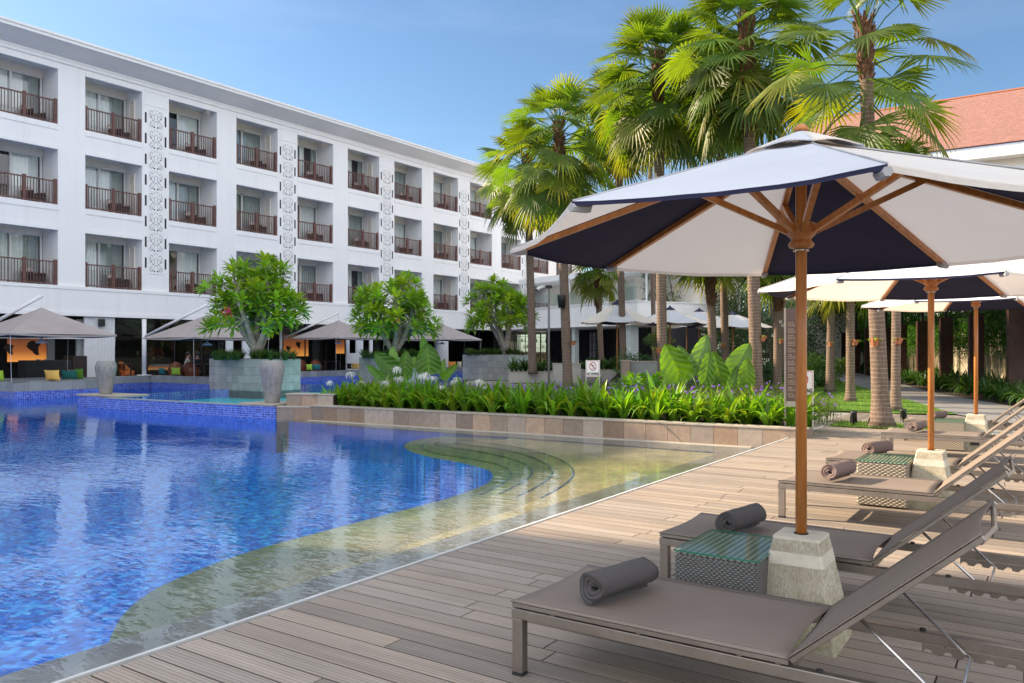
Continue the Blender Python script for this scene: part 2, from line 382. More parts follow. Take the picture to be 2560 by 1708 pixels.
    wicker('wicker_beige', (0.15, 0.125, 0.092), (0.46, 0.405, 0.32), 0.016, 0.05)
    t = NT('wicker_top'); v = t.coord(); sp = t.n.new('ShaderNodeSeparateXYZ'); t.link(v, sp.inputs[0])
    a = t.math('ABSOLUTE', t.math('SINE', t.math('MULTIPLY', sp.outputs['X'], PI / 0.036))); n = t.noise(v, 60, 3)
    t.base(t.ramp(t.math('ADD', t.math('MULTIPLY', a, 0.8), t.math('MULTIPLY', n, 0.2)), [(0.15, (0.05, 0.055, 0.045)), (0.7, (0.26, 0.27, 0.22))])); t.set(0.6); t.nrm(t.bump(a, 1.0, 0.01))
    # umbrella
    t = NT('teak_varnish'); v = t.coord(scale=(8, 8, 0.6)); n = t.noise(v, 4, 6, 0.6)
    t.base(t.ramp(n, [(0.3, (0.36, 0.115, 0.022)), (0.7, (0.58, 0.235, 0.06))])); t.set(0.32, 0, 0.5)
    def canvas(name, c, trans, tc):
        t = NT(name); v = t.coord(); n = t.noise(v, 1.3, 4); w = t.noise(t.coord(scale=(1, 1, 1)), 420, 2)
        col = t.ramp(n, [(0.3, tuple(x * 0.95 for x in c)), (0.7, tuple(min(1, x * 1.04) for x in c))]); t.base(col); t.set(0.9, 0, 0.15)
        t.nrm(t.bump(w, 0.25, 0.001, t.bump(t.noise(t.coord(scale=(1, 1, 3)), 2.6, 5, .6), 0.6, 0.035)))
        tr = t.n.new('ShaderNodeBsdfTranslucent'); tr.inputs['Color'].default_value = (*tc, 1)
        mx = t.n.new('ShaderNodeMixShader'); mx.inputs[0].default_value = trans
        t.link(t.bsdf.outputs[0], mx.inputs[1]); t.link(tr.outputs[0], mx.inputs[2]); t.link(mx.outputs[0], t.out.inputs['Surface'])
    canvas('canvas_white', (0.88, 0.835, 0.775), 0.34, (0.95, 0.84, 0.74))
    canvas('canvas_navy', (0.038, 0.040, 0.085), 0.06, (0.08, 0.08, 0.14))
    canvas('canvas_bluegrey', (0.57, 0.58, 0.615), 0.02, (0.2, 0.2, 0.3))
    simple('canvas_trim', (0.40, 0.40, 0.41), 0.9, bump=0.2)
    # vegetation
    leafmat('palm_leaf', (0.064, 0.116, 0.018), 0.44, (2.6, 2.4, 0.5))
    leafmat('plumeria_leaf', (0.15, 0.30, 0.036), 0.38, (2.6, 2.3, 0.6), 0.35, 0.5)
    leafmat('lily_leaf', (0.115, 0.25, 0.018), 0.42, (1.9, 1.8, 0.5), 0.35)
    leafmat('dark_strap_leaf', (0.045, 0.105, 0.022), 0.3, (1.8, 1.8, 0.6), 0.4)
    leafmat('tree_leaf', (0.065, 0.11, 0.035), 0.35, (1.9, 1.8, 0.7))
    leafmat('bamboo_leaf', (0.05, 0.15, 0.022), 0.35, (1.8, 1.8, 0.6))
    leafmat('ruellia_leaf', (0.075, 0.115, 0.035), 0.35, (1.7, 1.7, 0.7))
    leafmat('alocasia_leaf', (0.095, 0.21, 0.015), 0.42, (1.8, 1.8, 0.5), 0.35)
    leafmat('petal_white', (0.80, 0.80, 0.76), 0.3, (1, 1, 0.95))
    leafmat('petal_purple', (0.36, 0.17, 0.72), 0.4, (1.1, 1.0, 1.2))
    leafmat('petal_red', (0.60, 0.03, 0.06), 0.3, (1.2, 0.6, 0.6))
    t = NT('palm_trunk'); v = t.coord(); sp = t.n.new('ShaderNodeSeparateXYZ'); t.link(v, sp.inputs[0])
    nd = t.noise(v, 3.5, 4); z = t.math('ADD', sp.outputs['Z'], t.math('MULTIPLY', nd, 0.09))
    fr = t.math('FRACT', t.math('MULTIPLY', z, 1 / 0.085)); ring = t.math('LESS_THAN', fr, 0.16)
    n = t.noise(t.coord(scale=(14, 14, 1.2)), 3, 5, 0.7)
    c = t.ramp(n, [(0.25, (0.095, 0.062, 0.045)), (0.75, (0.25, 0.185, 0.145))]); c = t.mix(t.math('MULTIPLY', t.math('MULTIPLY', ring, t.noise(v, 9, 2)), 0.75), c, (0.44, 0.39, 0.34)); c = t.mix(1.0, c, t.attr(), 'MULTIPLY')
    t.base(c); t.set(0.9, 0, 0.15); t.nrm(t.bump(n, 0.6, 0.015, t.bump(fr, 0.6, 0.02)))
    simple('fibre_brown', (0.14, 0.072, 0.038), 0.95, var=0.5, nscale=14, bump=0.9, bscale=50, bdist=0.02)
    simple('plumeria_bark', (0.32, 0.29, 0.25), 0.9, var=0.4, nscale=9, bump=0.8, bscale=30, bdist=0.02)
    simple('bark', (0.16, 0.13, 0.10), 0.9, var=0.35, nscale=9, bump=0.8, bscale=20, bdist=0.02)
    simple('bamboo_stem', (0.30, 0.26, 0.15), 0.6, var=0.3, nscale=4, bump=0)
    simple('garden_wall', (0.42, 0.37, 0.29), 0.85, var=0.15, nscale=2, bump=0.2)
    t = NT('roof_tile'); v = t.coord(); w = t.n.new('ShaderNodeTexBrick'); w.inputs['Scale'].default_value = 1.0
    w.inputs['Brick Width'].default_value = 0.22; w.inputs['Row Height'].default_value = 0.26; w.inputs['Mortar Size'].default_value = 0.018
    w.inputs['Color1'].default_value = (0.31, 0.155, 0.12, 1); w.inputs['Color2'].default_value = (0.22, 0.11, 0.088, 1); w.inputs['Mortar'].default_value = (0.17, 0.06, 0.045, 1)
    t.link(v, w.inputs['Vector']); n = t.noise(v, 0.6, 5, 0.7)
    t.base(t.mix(t.ramp(n, [(0.4, 0.0), (0.8, 0.35)]), w.outputs['Color'], (0.22, 0.11, 0.08))); t.set(0.85); t.nrm(t.bump(w.outputs['Fac'], -0.6, 0.02))
    simple('terracotta', (0.36, 0.13, 0.06), 0.85, bump=0.4)
    simple('sign_white', (0.80, 0.80, 0.78), 0.4, var=0.03, bump=0)
    simple('sign_red', (0.55, 0.02, 0.03), 0.4, bump=0)
    simple('sign_black', (0.01, 0.01, 0.01), 0.4, bump=0)
    simple('board_brown', (0.10, 0.062, 0.052), 0.5, var=0.08, bump=0)
    simple('board_letter', (0.36, 0.26, 0.16), 0.5, bump=0)
    simple('wall_tile_pale', (0.50, 0.56, 0.55), 0.5, var=0.08, nscale=4, bump=0.1)
    simple('skin', (0.50, 0.29, 0.20), 0.55, var=0.05, bump=0)
    simple('hair_black', (0.012, 0.010, 0.010), 0.5, bump=0)
    simple('shirt_grey', (0.38, 0.37, 0.36), 0.9, bump=0.1)
    simple('shirt_navy', (0.012, 0.016, 0.03), 0.9, bump=0.1)
    simple('trouser_dark', (0.03, 0.03, 0.04), 0.9, bump=0)
    simple('brass', (0.55, 0.42, 0.18), 0.3, 0.9, bump=0)
mk_materials()
M = MATS
EXPO = 1.35; SKYT = (.86, 1.03, 1.15); FILL_WISP_CLOUD = 14.2
# ================================================================ layout
O = Vector((0.0236, 6.742)); B = Vector((0.8308, -0.5567)); D = Vector((0.5567, 0.8308))
def UV(u, v): p = O + B * u + D * v; return (p.x, p.y)
def toUV(p): q = Vector((p[0], p[1])) - O; return (q.dot(B), q.dot(D))
AB = math.atan2(B.y, B.x)
WZ = -0.20          # pool water level
struct = lambda o: tag(o, kind='structure')

# ---------------- ground sheets
P0 = Vector((4.765, 13.79)); P1 = Vector((-4.95, 19.60)); WD = (P0 - P1).normalized(); WN = Vector((-WD.y, WD.x)) # WN points away from camera
mb = MB()
mb.add([(*UV(0.06, -200), -0.03), (*UV(900, -200), -0.03), (*UV(900, 900), -0.03), (*UV(0.06, 900), -0.03)], [(0, 1, 2, 3)])
back = [(*UV(0.06, 8.75), -0.03), (*UV(0.06, 900), -0.03), (-2.5, 900, -0.03), (-2.5, 57, -0.03), (-2.2, 36, -0.03), (-0.9, 26.8, -0.03), (-3.9, 22.4, -0.03), (P1.x + .2, P1.y + .35, -0.03)]
mb.add(back, [tuple(range(len(back)))[::-1]])
mb.add([(*UV(-900, -200), -0.03), (*UV(-42, -200), -0.03), (*UV(-42, 900), -0.03), (*UV(-900, 900), -0.03)], [(0, 1, 2, 3)])
mb.add([(*UV(-42, -200), -0.03), (*UV(0.06, -200), -0.03), (*UV(0.06, -12), -0.03), (*UV(-42, -12), -0.03)], [(0, 1, 2, 3)])
struct(mb.build('ground', M['paving']))

# ---------------- pool basin
mb = MB()
mb.add([(*UV(-42, -12), -1.0), (*UV(0, -12), -1.0), (*UV(0, 42), -1.0), (*UV(-42, 42), -1.0)], [(0, 1, 2, 3)])
struct(mb.build('pool_floor', M['pool_blue'], loc=(0, 0, 0)))
mb = MB(); mb.add([(-40, -12, 0), (-0.02, -12, 0), (-0.02, 42, 0), (-40, 42, 0)], [(0, 1, 2, 3)])
w = struct(mb.build('pool_water', M['pool_water'], loc=(O.x, O.y, WZ), rotz=AB))
# shallow entry: margin, steps, ledge
def smooth(pts, k=3):
    for _ in range(k):
        q = [pts[0]]
        for a, b in zip(pts, pts[1:]):
            q.append((a[0] * .75 + b[0] * .25, a[1] * .75 + b[1] * .25)); q.append((a[0] * .25 + b[0] * .75, a[1] * .25 + b[1] * .75))
        q.append(pts[-1]); pts = q
    return pts
curves = [
 (-0.310, [(1240, 1090), (1120, 1091), (1057, 1097), (1022, 1104), (1003, 1119), (1057, 1141), (1160, 1158), (1226, 1176), (1236, 1194), (1211, 1214), (1109, 1250), (976, 1284), (763, 1340), (596, 1386), (429, 1451), (363, 1487), (305, 1536), (272, 1600), (262, 1650)], 0.80),
 (-0.293, [(1300, 1094), (1140, 1094), (1060, 1103), (1050, 1122), (1088, 1134), (1160, 1144), (1226, 1156), (1264, 1168), (1277, 1182), (1265, 1205), (1190, 1243), (1020, 1295), (800, 1358), (620, 1410), (500, 1462), (450, 1512), (425, 1580)], 0.9),
 (-0.277, [(1340, 1098), (1160, 1098), (1092, 1103), (1083, 1112), (1124, 1119), (1185, 1127), (1252, 1140), (1297, 1153), (1326, 1170), (1330, 1188), (1290, 1216), (1150, 1275), (950, 1340), (760, 1400), (650, 1442), (600, 1475), (590, 1530)], 0.98),
 (-0.262, [(1400, 1100), (1200, 1100), (1130, 1104), (1145, 1110), (1190, 1115), (1252, 1123), (1313, 1137), (1359, 1156), (1382, 1177), (1370, 1200), (1280, 1250), (1100, 1310), (900, 1370), (760, 1418), (705, 1450), (690, 1500)], 1.05),
 (-0.248, [(1440, 1098), (1260, 1099), (1180, 1101), (1185, 1104), (1236, 1109), (1303, 1120), (1364, 1135), (1410, 1153), (1436, 1180), (1420, 1207), (1340, 1252), (1200, 1304), (1010, 1364), (880, 1402), (800, 1440), (760, 1480)], 1.12)]
mbs = MB(); mbt = MB()
for z, px, tint in curves:
    w_ = smooth([G(x, y, z) for x, y in px], 2)
    uv = [toUV(p) for p in w_]
    while uv[0][1] > 7.5: uv.pop(0)
    poly = [UV(*q) for q in uv]
    u0 = uv[0][0]; ve = uv[-1][1]
    poly = [UV(u0, 7.72)] + poly + [UV(0.04, ve - .3), UV(0.04, 7.72)]
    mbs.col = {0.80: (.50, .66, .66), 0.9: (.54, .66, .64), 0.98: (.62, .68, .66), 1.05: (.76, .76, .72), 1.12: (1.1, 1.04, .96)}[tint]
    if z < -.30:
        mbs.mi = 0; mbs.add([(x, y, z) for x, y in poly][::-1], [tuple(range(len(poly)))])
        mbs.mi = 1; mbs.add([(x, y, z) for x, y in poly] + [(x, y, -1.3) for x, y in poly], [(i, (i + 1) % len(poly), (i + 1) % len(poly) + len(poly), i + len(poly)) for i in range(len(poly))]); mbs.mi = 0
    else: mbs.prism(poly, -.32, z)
    if z > -0.30:
        for a, b in zip(w_, w_[1:]):
            if toUV(a)[1] < 2.6: continue
            a_ = Vector(a); b_ = Vector(b); d = (b_ - a_)
            if d.length < 1e-4: continue
            n = Vector((d.y, -d.x)).normalized() * -0.028
            if toUV(a)[1] > 7.5 or toUV(b)[1] > 7.5: continue
            mbt.add([(*a, z + .004), (*b, z + .004), (*(b_ + n), z + .004), (*(a_ + n), z + .004)], [(0, 1, 2, 3), (3, 2, 1, 0)][:1])
struct(mbs.build('pool_steps', [M['shallow_floor'], M['pool_blue']]))
# tile line along the back ledge
for u in [x * 0.5 for x in range(-24, 8)]:
    pass
mbt.add([(*UV(-10.5, 7.60), -0.230), (*UV(-1.05, 7.60), -0.230), (*UV(-1.05, 7.69), -0.230), (*UV(-10.5, 7.69), -0.230)], [(0, 1, 2, 3)])
struct(mbt.build('pool_tile_line', M['tile_blue_dark']))
mb = MB()
# sloping wet margin along the deck edge
nseg = 40
for i in range(nseg):
    v0 = -12 + i * (19.8 / nseg); v1 = v0 + 19.8 / nseg
    mb.add([(*UV(-0.93, v0), -0.245), (*UV(-0.38, v0), -0.206), (*UV(-0.02, v0), -0.165), (*UV(-0.93, v1), -0.245), (*UV(-0.38, v1), -0.206), (*UV(-0.02, v1), -0.165), (*UV(-0.93, v0), -1.3), (*UV(-0.93, v1), -1.3)],
           [(0, 1, 4, 3), (1, 2, 5, 4), (6, 0, 3, 7)])
mb.add([(*UV(-13.5, 7.65), -0.238), (*UV(-0.02, 7.65), -0.238), (*UV(-0.02, 9.6), -0.19), (*UV(-13.5, 9.6), -0.19)], [(0, 1, 2, 3)])
struct(mb.build('pool_margin', M['wet_margin']))
mb = MB(); mb.add([(*UV(-13.5, 7.65), -1.3), (*UV(-0.02, 7.65), -1.3), (*UV(-0.02, 7.65), -.2385), (*UV(-13.5, 7.65), -.2385)], [(0, 1, 2, 3)]); mb.add([(*UV(-.931, -12), -1.3), (*UV(-.931, 7.6), -1.3), (*UV(-.931, 7.6), -.2455), (*UV(-.931, -12), -.2455)], [(0, 1, 2, 3)])
struct(mb.build('pool_side', M['pool_deep']))
under = MB()
mb = MB(); dw = P0 - P1; TW = Matrix.Translation((P1.x, P1.y, 0)) @ Matrix.Rotation(math.atan2(dw.y, dw.x), 4, 'Z')
mb.rbox(0, dw.length - .6, -.13, .005, -.4, -.188, .01, TW); struct(mb.build('waterline_strip', M['cap_stone']))  # pale strip added in place of the bright line along the wall foot

# ---------------- main timber deck (local x = along boards, local y = away along pool edge)
deck = MB(); PITCH = 0.145
row = 0; v = -8 * PITCH * 5
NR = int((11.1 + 5.8) / PITCH)
for r in range(NR):
    v0 = -5.8 + r * PITCH
    u = 0.055; off = R.choice([0.9, 1.6, 2.3]) + R.uniform(-.05, .05)
    while u < 15.5:
        L = off if u < 0.1 else 2.4 + R.uniform(-.02, .02)
        g = R.gauss(1.0, 0.07)
        if R.random() < 0.12: g *= 0.78
        w = R.uniform(-.03, .03)
        deck.col = (g * (1 + w), g, g * (1 - w))
        deck.box(u, min(u + L - 0.009, 15.5), v0, v0 + PITCH - 0.009, -0.028, 0.0)
        u += L
d = struct(deck.build('deck', M['deck_board'], loc=(O.x, O.y, 0), rotz=AB))
mb = MB(); mb.box(0.03, 15.5, -5.9, 11.15, -0.25, -0.029)
struct(mb.build('deck_base', M['dark_gap'], loc=(O.x, O.y, 0), rotz=AB))
mb = MB(); mb.box(0.0, 0.024, -12, 11.1, -0.30, 0.003)
tag(mb.build('edge_trim', M['edge_grey'], loc=(O.x, O.y, 0), rotz=AB), 'thin white trim strip along the pool edge of the timber deck', 'edging')

# ---------------- far side of the deck: grass strip, cross deck, lawn, path
def sheet(name, pts, z, mat):
    mb = MB(); n = len(pts)
    A = sum(pts[i][0] * pts[(i + 1) % n][1] - pts[(i + 1) % n][0] * pts[i][1] for i in range(n))
    if A < 0: pts = pts[::-1]
    mb.add([(p[0], p[1], z) for p in pts], [tuple(range(n))])
    return struct(mb.build(name, M[mat]))
gs = [UV(0.1, 11.15), UV(2.9, 11.15), UV(2.5, 12.35), UV(0.1, 12.35)]
sheet('grass_verge', gs, 0.004, 'lawn')
cd = MB()
for r in range(20):
    v0 = 12.4 + r * PITCH
    # boards here run away from the pool edge line
for r in range(70):
    u0 = -0.2 + r * PITCH; g = R.gauss(0.62, 0.06); cd.col = (g, g * 1.02, g * 1.05)
    cd.box(u0, u0 + PITCH - .006, 12.4, 15.2, -.03, 0.0)
struct(cd.build('cross_deck', M['deck_board'], loc=(O.x, O.y, 0), rotz=AB))
sheet('cross_deck_base', [UV(-.2, 12.38), UV(10.2, 12.38), UV(10.2, 15.22), UV(-.2, 15.22)], -0.027, 'dark_gap')
lawn = [G(1990, 1029), G(2066, 1027), G(2235, 1034), G(2391, 1036), G(2330, 1018), G(2247, 994), G(2171, 973), G(2083, 948), G(2045, 950), G(2027, 972)]
sheet('lawn', lawn, 0.008, 'lawn')
pth = [G(2391, 1036), G(2330, 1018), G(2247, 994), G(2171, 973), G(2083, 948), G(2060, 925), G(2110, 925), G(2247, 957), G(2324, 980), G(2474, 1006), G(2620, 1032), G(2850, 1075), G(2600, 1075)]
sheet('path', pth, 0.004, 'path_grey')
sheet('border_soil', [G(2110, 925), G(2247, 957), G(2324, 980), G(2474, 1006), G(2620, 1032), G(2850, 1075), (30, 20), (34, 60)], -0.012, 'soil')
# grass blades on lawn and verge
gb = MB()
def in_poly(p, poly):
    c = False; j = len(poly) - 1
    for i in range(len(poly)):
        a, b = poly[i], poly[j]
        if (a[1] > p[1]) != (b[1] > p[1]) and p[0] < (b[0] - a[0]) * (p[1] - a[1]) / (b[1] - a[1]) + a[0]: c = not c
        j = i
    return c
def scatter(poly, n):
    xs = [p[0] for p in poly]; ys = [p[1] for p in poly]; out = []
    while len(out) < n:
        p = (R.uniform(min(xs), max(xs)), R.uniform(min(ys), max(ys)))
        if in_poly(p, poly): out.append(p)
    return out
for poly, n, h in ((lawn, 15000, 0.05), (gs, 5200, 0.055)):
    for x, y in scatter(poly, n):
        a = R.uniform(0, 2 * PI); c, s = math.cos(a), math.sin(a); w = .006; hh = h * R.uniform(.5, 1.2); l = R.uniform(-.03, .03)
        g = R.uniform(.7, 1.3); gb.col = (g * R.uniform(.9, 1.25), g, g * .8)
        gb.add([(x - c * w, y - s * w, 0), (x + c * w, y + s * w, 0), (x + l * s, y + l * c, hh)], [(0, 1, 2)])
tag(gb.build('grass', M['grass_blade']), 'short green grass of the lawn and verge', 'grass', kind='stuff')

# ---------------- tiled planter wall
def tiled_wall(mb, p, q, z0, z1, tw=0.40, depth=0.22, tints=None, core=0, tile=1, rows=1, cap=None, capmi=2):
    """wall along p->q, face towards the right-hand side of p->q"""
    p = Vector(p); q = Vector(q); d = (q - p); L = d.length; a = math.atan2(d.y, d.x)
    T = Matrix.Translation((p.x, p.y, 0)) @ Matrix.Rotation(a, 4, 'Z')
    mb.mi = core; mb.col = (.5, .5, .5); mb.box(0.012, L - .012, 0.012, depth, z0 - 1.0, z1 - .003, T)
    n = max(1, round(L / tw)); w = L / n; mb.mi = tile
    for k in range(n):
        for r in range(rows):
            if tints: t = R.choice(tints); g = R.uniform(.82, 1.15); mb.col = (t[0] * g, t[1] * g, t[2] * g)
            zz0 = z0 + (z1 - z0) * r / rows; zz1 = z0 + (z1 - z0) * (r + 1) / rows
            mb.box(k * w + .003, (k + 1) * w - .003, 0, 0.012, zz0 + (.003 if r else 0), zz1 - .003, T)
    return T, L
TT = [(1, 1, 1), (1.0, .95, .9), (.85, .85, .85), (1.15, 1.2, 1.25), (1.2, 1.1, 1.0), (.9, .8, .72)]
pw = empty('planter_wall', (0, 0, 0), 0, 'long low planter wall of brown stone tiles in front of the strap-leaved plants', 'planter wall')
mb = MB(); T, L = tiled_wall(mb, P1, P0, -0.25, 0.135, 0.43, 0.30, TT)
# end face at the right
e = P0 + WN * 0.30
mb.build('tile_face', [M['soil'], M['tan_stone']], pw)
mb = MB(); mb.col = (.92, .9, .9)
mb.rbox(0.0, 0.30, -0.002, 0.62, -0.2, 0.133, 0.004, Matrix.Translation((P0.x, P0.y, 0)) @ Matrix.Rotation(math.atan2(WD.y, WD.x), 4, 'Z') @ Matrix.Translation((-0.001, 0.0, 0)))
mb.build('end_block', M['tan_stone'], pw)
mb = MB()
k = 0.0
while k < L:
    l = min(0.86, L + .31 - k); g = R.uniform(.92, 1.08); mb.col = (g, g, g)
    mb.rbox(k, k + l - .004, -0.012, 0.30, 0.136, 0.168, 0.003, T); k += 0.86
mb.build('coping', M['cap_stone'], pw)
bed = [tuple(P0 + WN * .3), tuple(P1 + WN * .3), (-4.2, 22.3), (-1.4, 26.6), (1.5, 29), (9.6, 29.5), (8.9, 24), (7.3, 20.5), (5.75, 16.0)]
mb = MB(); mb.prism([p for p in bed], -0.5, 0.11); struct(mb.build('soil_bed', M['soil']))

# ---------------- raised turquoise pool
UW = 0.14
E0 = Vector(G(218, 1020.5, WZ)); E1 = Vector(G(688, 1050, WZ))
up = [tuple(E0), tuple(E1), tuple(P1 + WN * .3), (-4.2, 22.3), (-1.2, 26.8), (-4.0, 31.8), (-8.7, 32.4), (-9.2, 28.6), (-10.6, 28.1)]
mb = MB(); mb.prism([tuple(E0 + Vector((.10, .12))), tuple(E1 + Vector((-.12, .18)))] + up[2:], -1.2, -0.16); struct(mb.build('upper_pool_floor', M['turquoise_floor']))
inset = [tuple(E0 + Vector((.15, .18))), tuple(E1 + Vector((-.02, .2)))] + up[2:-1] + [(-10.5, 28.0)]
mb = MB(); mb.add([(x, y, UW) for x, y in inset], [tuple(range(len(inset)))]); struct(mb.build('upper_water', M['upper_water']))
ur = empty('raised_pool_rim', (0, 0, 0), 0, 'blue mosaic rim wall of the raised turquoise pool with its thin stone lip', 'pool rim')
mb = MB()
def strip_wall(mb, a, b, z0, z1, th):
    a = Vector(a); b = Vector(b); d = b - a; T = Matrix.Translation((a.x, a.y, 0)) @ Matrix.Rotation(math.atan2(d.y, d.x), 4, 'Z')
    mb.box(0, d.length, 0, th, z0, z1, T); return T, d.length
strip_wall(under, E0, E1, -1.3, -.211, 0.16); T, L = strip_wall(mb, E0, E1, -.21, 0.115, 0.16); mb.build('mosaic_face', M['tile_blue'], ur)
mb = MB()
mb.box(0.9, L - .9, -.012, .17, 0.1155, 0.136, T); mb.build('lip', M['grey_stone'], ur)
mb = MB(); dd = (Vector(up[8]) - E0); T2 = Matrix.Translation((E0.x, E0.y, 0)) @ Matrix.Rotation(math.atan2(dd.y, dd.x), 4, 'Z')
mb.box(0.1, dd.length, -.16, 0, -1.3, 0.134, T2); mb.build('side_wall', M['tile_blue'], ur)
mb = MB(); a = Vector(up[8]); b = Vector(up[7]); dd = b - a; T3 = Matrix.Translation((a.x, a.y, 0)) @ Matrix.Rotation(math.atan2(dd.y, dd.x), 4, 'Z')
mb.box(0, dd.length, 0, .2, -1.3, 0.133, T3)
a = Vector(up[6]); b = Vector(up[5]); dd = b - a; T3 = Matrix.Translation((a.x, a.y, 0)) @ Matrix.Rotation(math.atan2(dd.y, dd.x), 4, 'Z')
mb.box(0, dd.length, 0, .2, -1.3, 0.125, T3)
mb.build('back_wall', M['tile_blue'], ur)
AW = math.atan2((E1 - E0).y, (E1 - E0).x)
# plinths and the stone return wall
def plinth(pos, sx, sy, z0, z1, label):
    o = empty('urn_plinth', (pos[0], pos[1], 0), AW, label, 'plinth', 'stone plinths under the urns')
    mb = MB(); mb.box(-sx / 2, sx / 2, -sy / 2, sy / 2, -1.2, z1 - .055); mb.build('mosaic_base', M['tile_blue'], o)
    mb = MB(); mb.rbox(-sx / 2 - .03, sx / 2 + .03, -sy / 2 - .03, sy / 2 + .03, z1 - .0545, z1, .008); mb.build('slab', M['cap_stone'], o)
pu1 = AT(265, 988, 24.55); pu2 = AT(681, 1007, 20.45)
plinth((pu1.x + .25, pu1.y - .1), 2.0, 1.0, 0, 0.175, 'wide pale stone plinth on the far corner of the turquoise pool')
plinth((pu2.x - .05, pu2.y + .1), 1.15, 1.0, 0, 0.175, 'pale stone plinth on the near corner of the turquoise pool')
rw = empty('return_wall', (0, 0, 0), 0, 'short stepped stone wall joining the near urn plinth to the planter wall', 'wall')
mb = MB(); c0 = Vector(E1) + Vector((.03, 0)); c1 = P1 + Vector((0.0, 0.0))
tiled_wall(mb, c0, c1 + Vector((.05, -.02)), -0.25, 0.10, 0.42, 0.5, TT, rows=1); mb.build('tile_face', [M['soil'], M['tan_stone']], rw)
mb = MB(); q0 = Vector(c0) + WN * .32; q1 = P1 + WN * .28 + WD * .5
tiled_wall(mb, q0, q1, 0.10, 0.40, 0.42, 0.4, TT); mb.build('upper_tile_face', [M['soil'], M['tan_stone']], rw)
mb = MB(); dd = (c1 - c0); T = Matrix.Translation((c0.x, c0.y, 0)) @ Matrix.Rotation(math.atan2(dd.y, dd.x), 4, 'Z'); mb.rbox(0, dd.length, -.015, .33, .101, .135, .004, T)
dd = (q1 - q0); T = Matrix.Translation((q0.x, q0.y, 0)) @ Matrix.Rotation(math.atan2(dd.y, dd.x), 4, 'Z'); mb.rbox(-.02, dd.length + .02, -.015, .42, .401, .435, .004, T)
mb.build('coping', M['cap_stone'], rw)
# urns
def urn(pos, z, h, w, label):
    o = empty('stone_urn', (pos[0], pos[1], z), AW, label, 'urn', 'stone urns at the raised pool')
    prof = [(0.25, 0), (0.27, .02), (0.295, .12), (0.36, .38), (0.43, .62), (0.465, .76), (0.465, .85), (0.425, .94), (0.39, .985), (0.38, 1.0), (0.34, 1.0), (0.32, .9)]
    mb = MB(); mb.smooth = True
    n = 28; vs = []; fs = []
    for r, zz in prof:
        for k in range(n):
            a = 2 * PI * k / n; rr = r * (1 + .02 * math.sin(3 * a + 5 * zz) + .012 * math.sin(7 * a))
            # faint carved ovals
            rr *= 1 - 0.025 * max(0, math.sin(4 * a)) * math.sin(PI * zz)
            vs.append((rr * w * math.cos(a), rr * w * .8 * math.sin(a), zz * h))
    for i in range(len(prof) - 1):
        for k in range(n):
            k2 = (k + 1) % n; fs.append((i * n + k, i * n + k2, i * n + n + k2, i * n + n + k))
    fs.append(tuple(range(n - 1, -1, -1))); fs.append(tuple(range((len(prof) - 1) * n, len(prof) * n)))
    mb.add(vs, fs); mb.build('body', M['urn_stone'], o)
    # carved leaf outlines standing slightly proud
    mb = MB()
    for k in range(6):
        a0 = -PI / 2 + (k - 2.5) * .55; 
        for sgn in (-1, 1):
            pts = []
            for i in range(13):
                tt = i / 12; zz = .1 + .78 * tt; a = a0 + sgn * .20 * math.sin(PI * tt) ** .8
                r = np.interp(zz, [p[1] for p in prof[:10]], [p[0] for p in prof[:10]]) * (1 + .02 * math.sin(3 * a + 5 * zz)) * .995
                pts.append((r * w * math.cos(a), r * w * .8 * math.sin(a), zz * h))
            mb.tube(pts, .014, 5, M=None)
    mb.build('carving', M['urn_stone'], o)
    mb = MB(); mb.tube([(-w * .42, -.05, h * .78), (-w * .56, -.08, h * .785)], [.035, .03], 8); mb.build('spout', M['urn_stone'], o)
urn((pu1.x, pu1.y), .175, 1.01, .75, 'grey carved stone urn on the far pool corner, left of the other urn')
urn((pu2.x, pu2.y), .175, 1.07, .73, 'grey carved stone urn on the near pool corner beside the low brown wall')

# ---------------- tree planters standing in the water
def corner_planter(pxc, Y, lb, ld, z0, z1, label):
    p = AT(pxc, 900, Y); o = empty('tree_planter', (p.x, p.y, 0), AB, label, 'planter', 'square stone tree planters in the pool')
    mb = MB(); mb.mi = 0; mb.col = (.4, .4, .4); mb.box(-lb + .012, -.012, .012, ld - .012, -1.2, z1 - .02)
    def face(n, f, tint):
        rows = 4; rh = (z1 - z0) / rows
        for i in range(n):
            for r in range(rows):
                g = R.uniform(.85, 1.12); mb.col = (tint[0] * g, tint[1] * g, tint[2] * g); f(i, r, rh)
    mb.mi = 1
    n1 = round(lb / .32); w1 = lb / n1
    face(n1, lambda i, r, rh: mb.box(-lb + i * w1 + .003, -lb + (i + 1) * w1 - .003, 0, .012, z0 + r * rh + .003, z0 + (r + 1) * rh - .003), (1, 1, 1))
    n2 = round(ld / .32); w2 = ld / n2
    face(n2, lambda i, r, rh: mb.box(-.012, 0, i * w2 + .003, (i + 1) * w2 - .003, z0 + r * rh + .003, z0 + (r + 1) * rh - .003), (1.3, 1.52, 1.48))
    face(n2, lambda i, r, rh: mb.box(-lb, -lb + .012, i * w2 + .003, (i + 1) * w2 - .003, z0 + r * rh + .003, z0 + (r + 1) * rh - .003), (1, 1, 1))
    mb.build('tiled_box', [M['soil'], M['planter_stone']], o)
    mb = MB(); t = .14
    for b in ((-lb, 0, 0, t), (-lb, 0, ld - t, ld), (-lb, -lb + t, t, ld - t), (-t, 0, t, ld - t)): mb.box(*b, z1 - .018, z1 + .012)
    mb.build('rim', M['planter_stone'], o)
    return o
corner_planter(655, 27.3, 2.9, 1.7, .10, 1.20, 'largest grey tiled planter under the flowering plumeria, behind the near urn')
corner_planter(1003, 31.6, 2.3, 1.6, .10, 1.22, 'middle grey tiled planter half hidden behind the big heart-shaped leaves')
